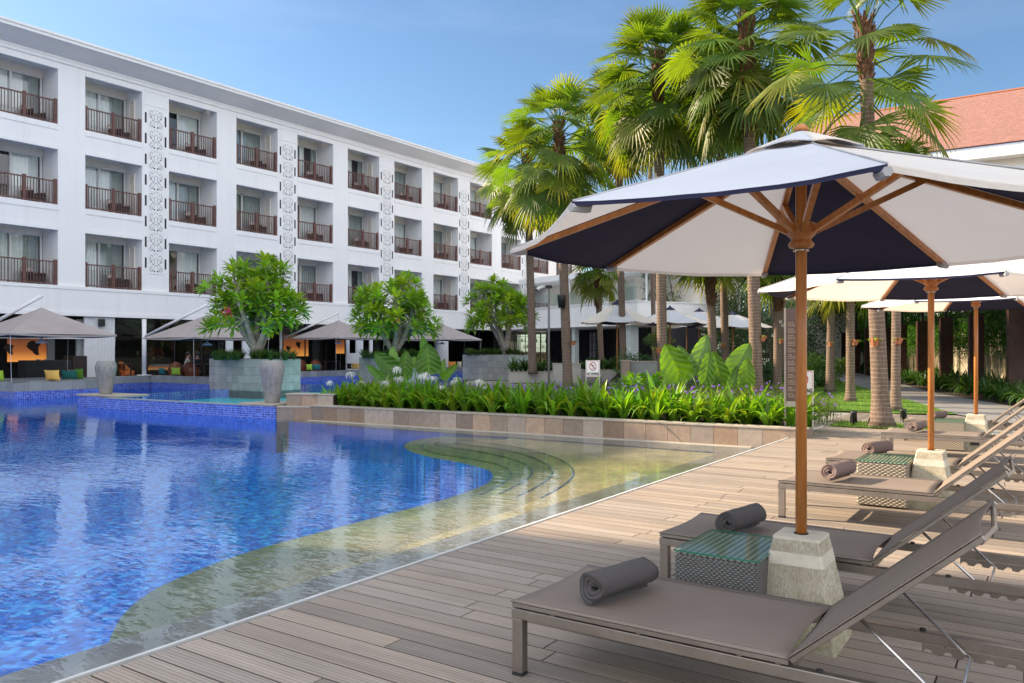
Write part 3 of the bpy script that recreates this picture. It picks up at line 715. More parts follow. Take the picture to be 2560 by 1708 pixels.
corner_planter(1272, 40.0, 2.9, 2.3, .0, 1.29, 'farthest grey tiled planter under the plumeria left of the tall palms')

# ---------------- terrace and its parapet
TZ = 0.16
tl = [(-22.5, 31.2), (-17.2, 27.6), (-15.3, 30.6), (-17.9, 32.5), (-16.3, 36.1), (-12.2, 33.4), (-13.6, 41.8), (-11.7, 42.0), (-3.2, 55.6), (-1.8, 55.0), (-1.8, 75), (-45, 75), (-45, 31.2)]
mb = MB(); ins = [(x - .25, y + .35) for x, y in tl]
mb.prism(ins, -1.0, TZ); struct(mb.build('terrace_floor', M['dark_wood']))
tw = empty('terrace_parapet', (0, 0, 0), 0, 'low stone parapet over a blue mosaic band along the restaurant terrace', 'parapet')
mbb = MB(); mbs_ = MB()
for a, b in zip(tl[:9], tl[1:9]):
    a = Vector(a); b = Vector(b); d = b - a; T = Matrix.Translation((a.x, a.y, 0)) @ Matrix.Rotation(math.atan2(d.y, d.x), 4, 'Z')
    mbb.box(0, d.length, 0.012, .35, -.21, 0.08, T); under.box(0, d.length, 0.012, .35, -1.3, -.211, T)
    n = max(1, round(d.length / .5)); w_ = d.length / n
    for k in range(n):
        g = R.uniform(.82, 1.12); mbs_.col = (g, g * R.uniform(.98, 1.02), g)
        mbs_.box(k * w_ + .003, (k + 1) * w_ - .003, 0, .40, 0.0805, 0.385, T)
struct(under.build('pool_side', M['pool_deep'])); mbb.build('mosaic_band', M['tile_blue'], tw); mbs_.build('stone_band', M['grey_stone'], tw)

# ================================================================ hotel
FD = Vector((0.5824, 0.8129)); HO = Vector((-18.99, 35.60)); HA = math.atan2(FD.y, FD.x); FN = Vector((-FD.y, FD.x))
def HL(px, yl):
    """facade station s of photo column px on the plane yl behind the facade"""
    r = (px - 1280.0) / FP; q = HO + FN * yl
    return (r * q.y - q.x) / (FD.x - r * FD.y)
def HZ(px, py, yl):
    s = HL(px, yl); Y = HO.y + FN.y * yl + FD.y * s
    return s, HC - (py - HY) / FP * Y
hotel = empty('hotel_building', (HO.x, HO.y, 0), HA, 'long white hotel with three floors of recessed balconies above a ground floor restaurant', 'building')
PITCHH = 7.8; BW = 2.64; ORN = 1.36; PLN = 1.16
TOPS = [6.73, 10.22, 13.71]; BOTS = [4.33, 7.82, 11.31]
S0 = -2 * PITCHH; S1 = 5 * PITCHH + BW + ORN + .3
bays = []
for n in range(-2, 6):
    bays.append((n * PITCHH, 0))
    if n < 5: bays.append((n * PITCHH + BW + ORN, 1))
wl = MB(); lw = MB()
def wbox(mi, *a):
    wl.mi = mi; wl.box(*a); wl.mi = 0
ends = [S0 - PLN]
for s, k in bays:
    ends += [s, s + BW]
ends.append(S1)
for i in range(0, len(ends), 2):
    wl.box(ends[i], ends[i + 1], 0, 1.9, 4.31, 14.0)
for s, k in bays:
    for f in range(3):
        zt, zb = TOPS[f], BOTS[f]
        nxt = BOTS[f + 1] if f < 2 else 14.0
        wl.box(s, s + BW, 0.0, .18, zt, nxt)
        wl.box(s, s + BW, .18, 1.9, zt + .23, nxt - .02)
        # mouldings
        wl.box(s + .002, s + BW - .002, -.028, 0, zt, zt + .17)
        if f < 2: wl.box(s + .002, s + BW - .002, -.028, 0, nxt - .24, nxt)
wl.box(S0 - PLN, S1, -.10, 1.9, 3.03, 4.31)
wl.box(S0 - PLN, S1, -.13, -.10, 3.03, 3.22)
wl.box(S0 - PLN, S1, -.13, -.10, 4.19, 4.33)
wl.box(S0 - PLN, S1, -.06, 1.0, 14.0, 14.16)
wl.box(S0 - PLN, S1, -.09, 1.0, 14.16, 14.24)
wl.box(S0 - PLN, S1, 1.9, 14, 3.03, 14.0)
wl.box(S0 - 16, S0 - PLN, 0, 14, 0, 14.0)
mb = MB()
a0, a1 = S0 - 16, S1
mb.mi = 0; mb.add([(a0, -.05, 14.24), (a1, -.05, 14.24), (a1, -.45, 14.38), (a0, -.45, 14.38), (a1, -.95, 14.62), (a0, -.95, 14.62)], [(0, 3, 2, 1)[::-1], (3, 5, 4, 2)[::-1]])
mb.mi = 1; mb.box(a0, a1 + .9, -1.0, 15, 14.62, 14.84); mb.box(a0, a1 + .95, -1.05, 15, 14.76, 14.86)
mb.build('cornice', [M['soffit_grey'], M['white_trim']], hotel)
# ornament panels (two look-alike meshes shared)
def ribbon(mb, pts, w, y):
    n = len(pts)
    vs = []
    for i, (x, z) in enumerate(pts):
        a = pts[max(0, i - 1)]; b = pts[min(n - 1, i + 1)]; dx, dz = b[0] - a[0], b[1] - a[1]; l = math.hypot(dx, dz) or 1
        ww = w * .62 * (0.35 + 0.65 * math.sin(PI * (i + .3) / (n - .4)))
        vs += [(x - dz / l * ww, y, z + dx / l * ww), (x + dz / l * ww, y, z - dx / l * ww)]
    mb.add(vs, [(2 * i, 2 * i + 1, 2 * i + 3, 2 * i + 2) for i in range(n - 1)])
def spiral(cx, cz, r0, r1, a0, a1, n=16):
    return [(cx + (r0 + (r1 - r0) * i / n) * math.cos(a0 + (a1 - a0) * i / n), cz + (r0 + (r1 - r0) * i / n) * math.sin(a0 + (a1 - a0) * i / n)) for i in range(n + 1)]
pan = MB(); pan.mi = 0; pan.box(-.355, .355, -.015, 0, -.485, .485); pan.mi = 1
for sg in (-1, 1):
    def rb(pts, w): ribbon(pan, [(sg * x, z) for x, z in pts], w, -.019)
    rb(spiral(.20, .33, .13, .02, -2.2, 4.6), .014)
    rb(spiral(.24, .10, .085, .015, 2.6, -4.2), .012)
    rb(spiral(.22, -.30, .12, .03, 2.2, -5.2), .015)
    rb([(.05, .30), (.10, .20), (.06, .08), (.10, -.02), (.22, -.10), (.31, -.20), (.32, -.32)], .013)
    rb([(.33, .28), (.31, .18), (.18, .02), (.08, -.12), (.10, -.25), (.16, -.34)], .013)
    rb(spiral(.055, .43, .04, .015, -1.5, 4), .010)
    for cx, cz, r in ((.24, .10, .018), (.10, .17, .022), (.085, -.36, .042), (.22, -.30, .016)):
        pan.add([(sg * (cx + r * math.cos(a * PI / 4)), -.020, cz + r * math.sin(a * PI / 4)) for a in range(8)], [tuple(range(8))])
for cz, r in ((.26, .025), (-.08, .034)):
    pan.add([(r, -.02, cz), (0, -.02, cz + r), (-r, -.02, cz), (0, -.02, cz - r)], [(0, 1, 2, 3)])
pan0 = None
for n in range(-1, 6):
    sc = n * PITCHH + BW + ORN / 2
    mb = MB()
    for k in range(8):
        zc = 12.53 - .983 * k
        if pan0 is None:
            pan0 = pan.build('ornament_panel', [M['white_render'], M['dark_gap']], hotel); p = pan0
        else:
            p = pan0.copy(); COL.objects.link(p); p.parent = hotel
        p.location = (sc, -.006, zc)
        for sg in (-1, 1): wbox(1, sc + sg * .50 - .045, sc + sg * .50 + .045, -.004, .0, zc - .24 + .02, zc + .25 + .02)
    wl.box(sc - .56, sc + .56, -.02, 0, 13.16, 13.22); wl.box(sc - .56, sc + .56, -.02, 0, 13.80, 13.86)
# balconies
def door_mesh():
    f = MB()
    z0, z1 = 0.0, 2.30
    for a, b in ((0.02, .09), (1.28, 1.38), (2.52, 2.60)): f.box(a, b, 1.38, 1.44, z0, z1)
    f.box(.09, 2.52, 1.38, 1.44, z1 - .08, z1); f.box(.09, 2.52, 1.38, 1.44, z0, z0 + .06)
    return f
def curtain(parts):
    c = MB(); c.smooth = True
    for x0, x1, mi, y in parts:
        c.mi = mi; n = int((x1 - x0) / .03); vs = []
        for i in range(n + 1):
            x = x0 + (x1 - x0) * i / n; yy = y + .025 * math.sin(i * 1.3) + .012 * math.sin(i * .37)
            vs += [(x, yy, 0.02), (x, yy, 2.26)]
        c.add(vs, [(2 * i, 2 * i + 2, 2 * i + 3, 2 * i + 1) for i in range(n)])
    return c
def rail_mesh():
    r = MB()
    H = 1.05; xs = (.07, 1.32, 2.57)
    for x in xs:
        r.rbox(x - .065, x + .065, .05, .15, -.05, H + .07, .008)
    for a, b in ((xs[0] + .065, xs[1] - .065), (xs[1] + .065, xs[2] - .065)):
        r.box(a, b, .07, .13, H - .05, H); r.box(a, b, .08, .12, .06, .11)
        n = 9
        for i in range(n):
            x = a + (b - a) * (i + .5) / n; r.box(x - .014, x + .014, .087, .113, .11, H - .05)
    return r
def louvre_mesh():
    l = MB()
    for y0, y1 in ((.62, .66), (1.04, 1.08)): l.box(2.60, 2.638, y0, y1, .1, 2.15)
    l.box(2.60, 2.638, .66, 1.04, .1, .16); l.box(2.60, 2.638, .66, 1.04, 2.09, 2.15)
    for k in range(26):
        z = .18 + k * .073; l.box(2.612, 2.636, .66, 1.04, z, z + .045)
    return l
def glass_mesh():
    g = MB(); g.add([(.09, 1.41, .06), (1.28, 1.41, .06), (1.28, 1.41, 2.22), (.09, 1.41, 2.22)], [(0, 1, 2, 3)])
    g.add([(1.38, 1.405, .06), (2.52, 1.405, .06), (2.52, 1.405, 2.22), (1.38, 1.405, 2.22)], [(0, 1, 2, 3)]); return g
proto = {}
def inst(key, builder, mats, name, parent, loc):
    if key not in proto:
        proto[key] = builder().build(name, [M[m] for m in mats], parent, loc=loc); return proto[key]
    o = proto[key].copy(); COL.objects.link(o); o.parent = parent; o.location = loc; return o
CV = [((.09, 1.25, 0, 1.50), (1.3, 2.0, 0, 1.55), (1.9, 2.52, 1, 1.50)), ((.09, 1.2, 0, 1.5), (1.38, 1.7, 0, 1.5), (2.2, 2.52, 1, 1.5)),
      ((.09, .35, 1, 1.5), (2.1, 2.52, 1, 1.5)), ((.09, 1.28, 1, 1.5), (1.38, 2.52, 1, 1.5)),
      ((.09, .5, 1, 1.5), (1.4, 2.5, 0, 1.52)), ((.09, 1.25, 0, 1.5), (1.4, 2.0, 1, 1.5), (2.0, 2.5, 1, 1.5))]
for s, k in bays:
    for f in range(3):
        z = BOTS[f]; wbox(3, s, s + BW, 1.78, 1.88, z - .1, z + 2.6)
for s, k in bays:
    for f in range(3): wbox(2, s, s + BW, 1.37, 1.6, BOTS[f] + 2.30, TOPS[f] + .23)
wl.build('wall', [M['white_render'], M['dark_gap'], M['cream_wall'], M['dark_interior']], hotel)
ORD = {0: 'first', 1: 'second', 2: 'third', 3: 'fourth', 4: 'fifth', 5: 'sixth', 6: 'seventh', 7: 'eighth', 8: 'ninth', 9: 'tenth', 10: 'eleventh', 11: 'twelfth', 12: 'thirteenth'}
FL = ['lowest balcony floor', 'middle balcony floor', 'top balcony floor']
chair0 = None
bi = -1
for s, k in bays:
    vis = s > -4.5
    if vis: bi += 1
    for f in range(3):
        z = BOTS[f]
        inst('rail', rail_mesh, ['rail_wood'], 'balcony_railing', hotel, (s, 0, z))
        d = inst('door', door_mesh, ['white_metal'], 'glazed_door', hotel, (s, 0, z))
        inst('glass', glass_mesh, ['window_glass'], 'glass', d, (0, 0, 0))
        ci = R.randrange(6); inst('cur%d' % ci, lambda: curtain(CV[ci]), ['sheer_curtain', 'grey_drape'], 'curtain', d, (0, 0, 0))
        if k == 0: inst('louvre', louvre_mesh, ['cream_wall'], 'louvre_shutter', hotel, (s, 0, z))
        if vis and s < 36:
            if chair0 is None:
                chair0 = empty('balcony_chair', (0, 0, 0), 0, cat='chair', group='chairs on the balconies')
                mb = MB(); mb.rbox(-.33, .33, -.35, .35, .20, .38, .03)
                for a in (-.28, .28):
                    for b in (-.3, .3): mb.box(a - .02, a + .02, b - .02, b + .02, 0, .2)
                mb.build('seat', M['grey_fabric_chair'], chair0)
                mb = MB(); mb.rbox(-.36, -.28, -.35, .35, .38, .58, .03); mb.build('armrest', M['grey_fabric_chair'], chair0); mb = MB(); mb.rbox(.28, .36, -.35, .35, .38, .58, .03); mb.build('armrest', M['grey_fabric_chair'], chair0)
                mb = MB(); mb.rbox(-.30, .30, .18, .34, .34, .86, .05, Matrix.Rotation(-.15, 4, 'X')); mb.build('back_cushion', M['pattern_cushion'], chair0)
                c = chair0
            else: c = copy_tree(chair0)
            p = HO + FD * (s + 2.0) + FN * .85
            c.location = (p.x, p.y, z - .02); c.rotation_euler = (0, 0, HA + (.55 if k == 0 else .35))
            c['label'] = 'patterned armchair on the %s, %s balcony from the left' % (FL[f], ORD[bi])
# downlights in some ceilings
for px, py in ((138, 178), (138, 376), (532, 450), (817, 358), (531, 340)):
    s = HL(px, .35); f = min(range(3), key=lambda i: abs(TOPS[i] - HZ(px, py, .35)[1]))
    mb = MB(); mb.lathe([(.05, 0), (.05, .012)], 10, Matrix.Translation((s, .75, TOPS[f] + .216))); mb.build('downlight', M['warm_lamp'], hotel)
# ================================================================ ground floor restaurant (hotel-local coordinates)
def hbox(mb, px0, px1, yl, z0, z1, th=.12):
    mb.box(HL(px0, yl), HL(px1, yl), yl, yl + th, z0, z1)
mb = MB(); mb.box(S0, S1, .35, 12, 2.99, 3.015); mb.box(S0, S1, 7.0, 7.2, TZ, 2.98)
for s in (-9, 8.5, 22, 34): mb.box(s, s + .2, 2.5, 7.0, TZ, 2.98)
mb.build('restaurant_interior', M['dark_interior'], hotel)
for px0, px1, z0, z1 in ((211, 287, TZ, 3.03), (566, 583, TZ, 3.03), (607, 629, TZ, 3.03), (866, 874, TZ, 3.03), (874, 891, TZ, 1.35), (891, 908, TZ, 3.03), (925, 932, TZ, 3.03), (1089, 1121, TZ, 3.03)):
    mb = MB(); s0, s1 = HL(px0, .05), HL(px1, .05); n = max(1, round((s1 - s0) / .16))
    for i in range(n): mb.box(s0 + (s1 - s0) * i / n + .002, s0 + (s1 - s0) * (i + 1) / n - .002, .05, .15, z0, z1 - .003)
    mb.build('boarded_wall', M['white_board'], hotel)
mb = MB(); hbox(mb, -60, 211, -.02, 2.02, 2.20, .1); mb.build('sliding_beam', M['white_metal'], hotel)
mb = MB(); hbox(mb, 192, 210, .3, TZ, 2.9); hbox(mb, 119, 137, 2.5, TZ, 2.9); mb.build('grey_panel', M['seat_grey'], hotel)
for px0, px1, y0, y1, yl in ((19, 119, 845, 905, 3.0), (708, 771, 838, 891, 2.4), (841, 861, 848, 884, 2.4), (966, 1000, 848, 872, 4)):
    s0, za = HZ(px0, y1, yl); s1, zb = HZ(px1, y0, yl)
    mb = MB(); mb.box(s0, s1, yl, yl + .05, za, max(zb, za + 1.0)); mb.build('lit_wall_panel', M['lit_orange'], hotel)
# dark leaf silhouettes and slabs on the lit panels
mb = MB()
for cx, cy, r, yl in ((87, 868, .36, 2.96), (24, 872, .26, 2.96), (747, 862, .22, 2.36), (722, 872, .2, 2.36)):
    mb = MB(); s, z = HZ(cx, cy, yl); pts = [(s + r * (.7 + .3 * math.sin(3 * a + cx)) * math.cos(a), yl, z + 1.2 * r * (.8 + .25 * math.cos(2.3 * a)) * math.sin(a)) for a in [i * PI / 7 for i in range(14)]]
    n = len(pts); mb.add(pts + [(x, y + .03, zz) for x, y, zz in pts], [tuple(range(n)), tuple(range(2 * n - 1, n - 1, -1))] + [(i, i + n, (i + 1) % n + n, (i + 1) % n) for i in range(n)])
    mb.build('wall_carving', M['dark_wood'], hotel)
# glazing mullions and panes
mb = MB(); gp = MB()
for px0, px1 in ((287, 356), (366, 566), (708, 866), (932, 1089), (1121, 1235), (1240, 1425)):
    s0, s1 = HL(px0, .2), HL(px1, .2); n = max(1, round((s1 - s0) / 1.6))
    for i in range(n + 1): x = s0 + (s1 - s0) * i / n; mb.box(x - .025, x + .025, .2, .26, TZ, 2.98)
    gp = MB(); gp.add([(s0, .23, TZ), (s1, .23, TZ), (s1, .23, 2.98), (s0, .23, 2.98)], [(0, 1, 2, 3)]); gp.build('restaurant_glass', M['clear_glass'], hotel)
for px in range(1236, 1420, 13):
    s = HL(px, .3); mb.box(s - .02, s + .02, .3, .34, TZ, 2.9)
for z in (.7, 1.2, 1.7, 2.2, 2.6): mb.box(HL(1236, .3), HL(1420, .3), .31, .33, z, z + .03)
mb.build('glazing_bars', M['black_metal'], hotel)
# round columns in front of the facade
def wcol(px, Y, z0):
    p = AT(px, 900, Y); o = empty('steel_column', (p.x, p.y, 0))
    return p
def hlocal(p):
    q = Vector((p[0], p[1])) - HO; return (q.dot(FD), q.dot(FN))
colpos = []
for px, Y in ((360.5, 36.0), (702.5, 45.8)):
    p = AT(px, 900, Y); x, y = hlocal(p); colpos.append((p.x, p.y))
    mb = MB(); mb.smooth = True; mb.lathe([(.095, .38), (.095, 2.92)], 16, Matrix.Translation((x, y, 0))); mb.smooth = False
    mb.box(x - .22, x + .22, y - .22, y + .22, .386, .42); mb.build('column', M['white_metal'], hotel)
# back bar inside
mb = MB(); s0, s1 = HL(290, 3.2), HL(430, 3.2); mb.box(s0, s1, 3.2, 3.9, TZ, 1.15); mb.build('bar_counter', M['dark_wood'], hotel)
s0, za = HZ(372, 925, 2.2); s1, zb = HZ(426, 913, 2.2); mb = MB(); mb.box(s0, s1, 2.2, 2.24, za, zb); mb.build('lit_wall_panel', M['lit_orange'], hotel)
mb = MB()
for i in range(9):
    s, z = HZ(377 + i * 5.5, 925, 2.1); mb.lathe([(.03, 0), (.035, .08), (.012, .1), (.012, .16), (.04, .2), (.035, .3)], 8, Matrix.Translation((s, 2.1, z)))
mb.build('glassware', M['seat_grey'], hotel)
for i in range(34):
    pass
mb = MB()
for i in range(70):
    px = R.uniform(1238, 1420); yl = R.uniform(.6, 1.6); z = R.choice([.75, 1.25, 1.75, 2.25]); s = HL(px, yl)
    mb.lathe([(.035, 0), (.035, .16), (.012, .2), (.012, .27)], 6, Matrix.Translation((s, yl, z)))
mb.build('bar_bottle', M['seat_grey'], hotel)

# ---------------- pavilion canopies
def canopy(px, Y, dz, col, label, armlen=True):
    cx = (px - 1280) / FP * Y; h = 1.864
    o = empty('canopy_pavilion', (cx, Y, 0), HA, label, 'canopy', 'taupe square canopies along the terrace')
    za, ze = 3.12 + dz, 2.10 + dz
    mb = MB(); n = 8
    c4 = [(-h, -h), (h, -h), (h, h), (-h, h)]
    for k in range(4):
        a, b = c4[k], c4[(k + 1) % 4]; vs = []
        for i in range(n + 1):
            t = i / n
            for j in range(5):
                u = j / 4; x = (a[0] * (1 - u) + b[0] * u) * t; y = (a[1] * (1 - u) + b[1] * u) * t
                z = za + (ze - za) * (t ** .93) - .05 * math.sin(PI * u) * t
                vs.append((x, y, z))
        mb.smooth = True
        mb.add(vs, [(i * 5 + j, (i + 1) * 5 + j, (i + 1) * 5 + j + 1, i * 5 + j + 1) for i in range(n) for j in range(4)])
        # hem
        mb.smooth = False
        e0 = [vs[n * 5 + j] for j in range(5)]
        mb.add(e0 + [(x, y, z - .06) for x, y, z in e0], [(j, j + 5, j + 6, j + 1) for j in range(4)])
    mb.build('canvas_roof', M['taupe_canvas'], o)
    mb = MB()
    for k in range(4):
        a, b = c4[k], c4[(k + 1) % 4]; mb.tube([(a[0] * .98, a[1] * .98, ze - .03), (b[0] * .98, b[1] * .98, ze - .03)], .03, 6)
        mb.tube([(0, 0, za - .1), (a[0] * .97, a[1] * .97, ze - .04)], .025, 6)
    mb.build('canopy_frame', M['black_metal'], o)
    mb = MB(); mb.tube([(0, 0, za - .05), (0, 0, za + .46)], .022, 8)
    mb.build('hanger', M['white_metal'], o)
    L = Matrix.Rotation(-HA, 4, 'Z')
    if col is None: col = (cx - 3.1, Y + 1.1)
    q = L @ Vector((col[0] - cx, col[1] - Y, 0))
    mb = MB(); mb.smooth = True; mb.tube([(q.x, q.y, 2.12), (0, 0, za + .42)], .062, 10); mb.build('arm', M['white_metal'], o)
    mb = MB()
    for a in c4[:3]: mb.tube([(a[0] * .98, a[1] * .98, ze - .04), (a[0] * .94, a[1] * .94, .42)], .006, 4)
    mb.build('guy_wire', M['white_metal'], o)
    # lamp
    l = empty('pendant_lamp', (cx, Y, 0), 0, 'dome lamp hanging under the ' + label.replace('taupe square ', ''), 'lamp', 'dome lamps under the canopies')
    mb = MB(); mb.smooth = True; mb.lathe([(.20, 1.78 + dz), (.19, 1.84 + dz), (.08, 1.90 + dz), (.03, 1.93 + dz), (.03, 1.99 + dz)], 16); mb.build('shade', M['soffit_grey'], l)
    mb = MB(); mb.tube([(0, 0, 1.99 + dz), (0, 0, 2.95 + dz)], .008, 5); mb.build('cord', M['black_metal'], l)
    return o
canopy(104, 29.9, 0, (-20.6, 30.6), 'taupe square canopy above the yellow cushion, leftmost of the row')
canopy(518, 34.8, -.05, colpos[0], 'taupe square canopy behind the flowering plumeria')
canopy(846, 45.7, .12, colpos[1], 'taupe square canopy behind the big heart-shaped leaves')
canopy(1105, 52.5, .14, None, 'taupe square canopy farthest along the terrace, beside the last plumeria')

# ---------------- terrace furniture
def soft_box(sx, sy, sz, n=6, puff=.25):
    """pillow shape"""
    vs = []; fs = []
    for side in (1, -1):
        b = len(vs)
        for i in range(n + 1):
            for j in range(n + 1):
                u = i / n * 2 - 1; v = j / n * 2 - 1
                t = (1 - u ** 4) * (1 - v ** 4); pin = 1 - .10 * (1 - u * u) * (abs(v) ** 3) ; pin2 = 1 - .10 * (1 - v * v) * (abs(u) ** 3)
                vs.append((u * sx / 2 * pin2, side * sy / 2 * t ** .6, v * sz / 2 * pin))
        for i in range(n):
            for j in range(n):
                q = (b + i * (n + 1) + j, b + (i + 1) * (n + 1) + j, b + (i + 1) * (n + 1) + j + 1, b + i * (n + 1) + j + 1)
                fs.append(q if side == -1 else q[::-1])
    return vs, fs
def cushion(px0, px1, py, Y, mat, label, h=None, tilt=.15):
    w = (px1 - px0) / FP * Y; p = AT((px0 + px1) / 2, py, Y); h = h or w * .62
    mb = MB(); mb.smooth = True; vs, fs = soft_box(w, .16, h); mb.add(vs, fs, Matrix.Rotation(tilt, 4, 'X'))
    o = mb.build('cushion', M[mat], None, loc=(p.x, p.y, max(.60, p.z)), rotz=R.uniform(-.3, .3)); tag(o, label, 'cushion', 'cushions along the terrace bench')
bench = empty('terrace_bench', (0, 0, 0), 0, 'low grey bench seat behind the terrace parapet at the far left', 'bench')
mb = MB(); mb.prism([(-20.0, 30.6), (-17.3, 28.7), (-16.0, 30.8), (-18.6, 32.6)], TZ, .42); mb.build('seat', M['seat_grey'], bench)
cushion(108, 153, 946, 29.2, 'cushion_yellow', 'plump yellow cushion on the parapet left of the far urn')
cushion(155, 191, 948, 30.0, 'cushion_teal', 'dark teal cushion beside the plump yellow cushion', .34)
cushion(188, 208, 944, 30.6, 'cushion_green', 'moss green cushion at the right end by the white boarded wall', .44)
cushion(172, 186, 941, 31.2, 'cushion_cream', 'cream cushion peeping out behind the teal one', .3)
cushion(-8, 10, 950, 28.9, 'cushion_lime', 'lime green cushion cut by the left picture edge', .4)
cushion(428, 451, 936, 35.2, 'cushion_lime', 'lime green cushion below the brown tub chairs left of the big planter', .34)
cushion(396, 413, 937, 35.4, 'cushion_teal', 'small teal cushion right of the white round column', .3)
cushion(765, 781, 922, 43.5, 'cushion_lime', 'lime green cushion on the terrace right of the near urn', .34)
cushion(780, 802, 923, 43.8, 'cushion_teal', 'teal cushion next to a lime one, above the far mosaic band', .32)
cushion(878, 899, 923, 46.5, 'cushion_yellow', 'yellow cushion in front of the slotted white wall', .34)
cushion(867, 879, 922, 46.8, 'cushion_black', 'black cushion beside a yellow one at the slotted white wall', .34)
cushion(1120, 1140, 912, 51.5, 'cushion_orange', 'orange cushion near the tall white panel at the far terrace end', .42)
cushion(1143, 1154, 913, 52.0, 'cushion_cream', 'cream cushion at the far terrace end beside an orange one', .4)
def tub_chair(px, Y, rot, mat, label):
    p = AT(px, 900, Y); o = empty('tub_chair', (p.x, p.y, TZ), rot, label, 'chair', 'tub chairs on the terrace')
    mb = MB(); mb.smooth = True; vs = []; n = 14
    for i in range(n + 1):
        a = -PI * .08 + PI * 1.16 * i / n; hgt = .42 + .42 * max(0, math.sin(a)) ** 1.3
        for rr, zz in ((.30, .18), (.35, .35), (.37, hgt), (.33, hgt), (.29, .36)): vs.append((rr * math.cos(a), rr * math.sin(a), zz))
    mb.add(vs, [(i * 5 + j, (i + 1) * 5 + j, (i + 1) * 5 + j + 1, i * 5 + j + 1) for i in range(n) for j in range(4)])
    mb.build('shell', M[mat], o)
    mb = MB(); mb.lathe([(.30, .22), (.31, .36), (.28, .40)], 16); mb.build('seat', M[mat], o)
    for a in (.8, 2.3, 3.9, 5.5):
        mb = MB(); mb.tube([(.2 * math.cos(a), .2 * math.sin(a), .24), (.27 * math.cos(a), .27 * math.sin(a), 0)], .015, 6); mb.build('leg', M['black_metal'], o)
tub_chair(441, 36.6, rad(200), 'brown_leather', 'brown leather tub chair left of the one with the seated guests')
tub_chair(480, 36.0, rad(185), 'brown_leather', 'brown leather tub chair in front of the seated guests')
tub_chair(752, 45.5, rad(200), 'brown_leather', 'brown tub chair before the lit leaf mural, left of two')
tub_chair(790, 45.2, rad(190), 'brown_leather', 'brown tub chair before the lit leaf mural, right of two')
tub_chair(318, 37.2, rad(80), 'orange_leather', 'orange leather chair at the dark table right of the far urn')
def dtable(px, Y, w, label):
    p = AT(px, 900, Y); o = empty('dining_table', (p.x, p.y, TZ), HA, label, 'table', 'dark tables of the restaurant')
    mb = MB(); mb.rbox(-w / 2, w / 2, -.35, .35, .70, .74, .005); mb.build('table_top', M['dark_wood'], o)
    for a in (-w / 2 + .05, w / 2 - .05):
        for b in (-.3, .3): mb = MB(); mb.box(a - .025, a + .025, b - .025, b + .025, 0, .70); mb.build('leg', M['dark_wood'], o)
dtable(300, 36.8, .8, 'dark dining table with the orange chair, right of the far urn')
dtable(519, 36.4, .9, 'dark table in front of the seated guests, left of the big planter')
dtable(822, 45.8, 1.2, 'dark table before the lit leaf mural')
# reception desk on the left
o = empty('service_desk', (0, 0, 0), 0, 'black service desk with plates on it below the orange lit wall', 'desk')
p = AT(115, 900, 33.0); o.location = (p.x, p.y, TZ); o.rotation_euler = (0, 0, HA)
mb = MB(); mb.rbox(-.9, .9, -.3, .4, 0, .95, .01); mb.build('body', M['dark_gap'], o)
mb = MB(); mb.rbox(.91, 1.5, -.35, .5, 0, 1.12, .01); mb.build('side_panel', M['dark_wood'], o)
for a in (-.3, 0.0): mb = MB(); mb.lathe([(.05, .951), (.10, .985), (.11, .99)], 12, Matrix.Translation((a, 0, 0))); mb.build('bowl', M['sign_white'], o)
# loudspeaker on the boarded wall
s, z = HZ(254, 807, -.12); p = HO + FD * s + FN * -.12
mb = MB(); mb.rbox(-.12, .12, -.1, .1, -.17, .17, .02)
tag(mb.build('loudspeaker', M['black_metal'], None, loc=(p.x, p.y, z), rotz=HA), 'small black loudspeaker high on the white boarded wall', 'loudspeaker')
# buffet flowers
o = empty('flower_vase', (0, 0, 0), 0, 'bowl of red flowers on the bar counter behind the glass', 'flowers'); p = HO + FD * HL(402, 3.0) + FN * 3.3; o.location = (p.x, p.y, 1.15 )
mb = MB(); mb.lathe([(.06, .001), (.16, .12), (.15, .13)], 12); mb.build('bowl', M['brass'], o)
mb = MB()
for i in range(60):
    a = R.uniform(0, 2 * PI); e = R.uniform(.1, 1.5); r = .3; x, y, zz = r * math.cos(a) * math.cos(e), r * math.sin(a) * math.cos(e), .12 + r * math.sin(e)
    mb.add([(x - .03, y, zz), (x, y - .03, zz + .01), (x + .03, y, zz), (x, y + .02, zz + .04)], [(0, 1, 3), (1, 2, 3), (2, 0, 3)])
mb.build('bloom', M['petal_red'], o)
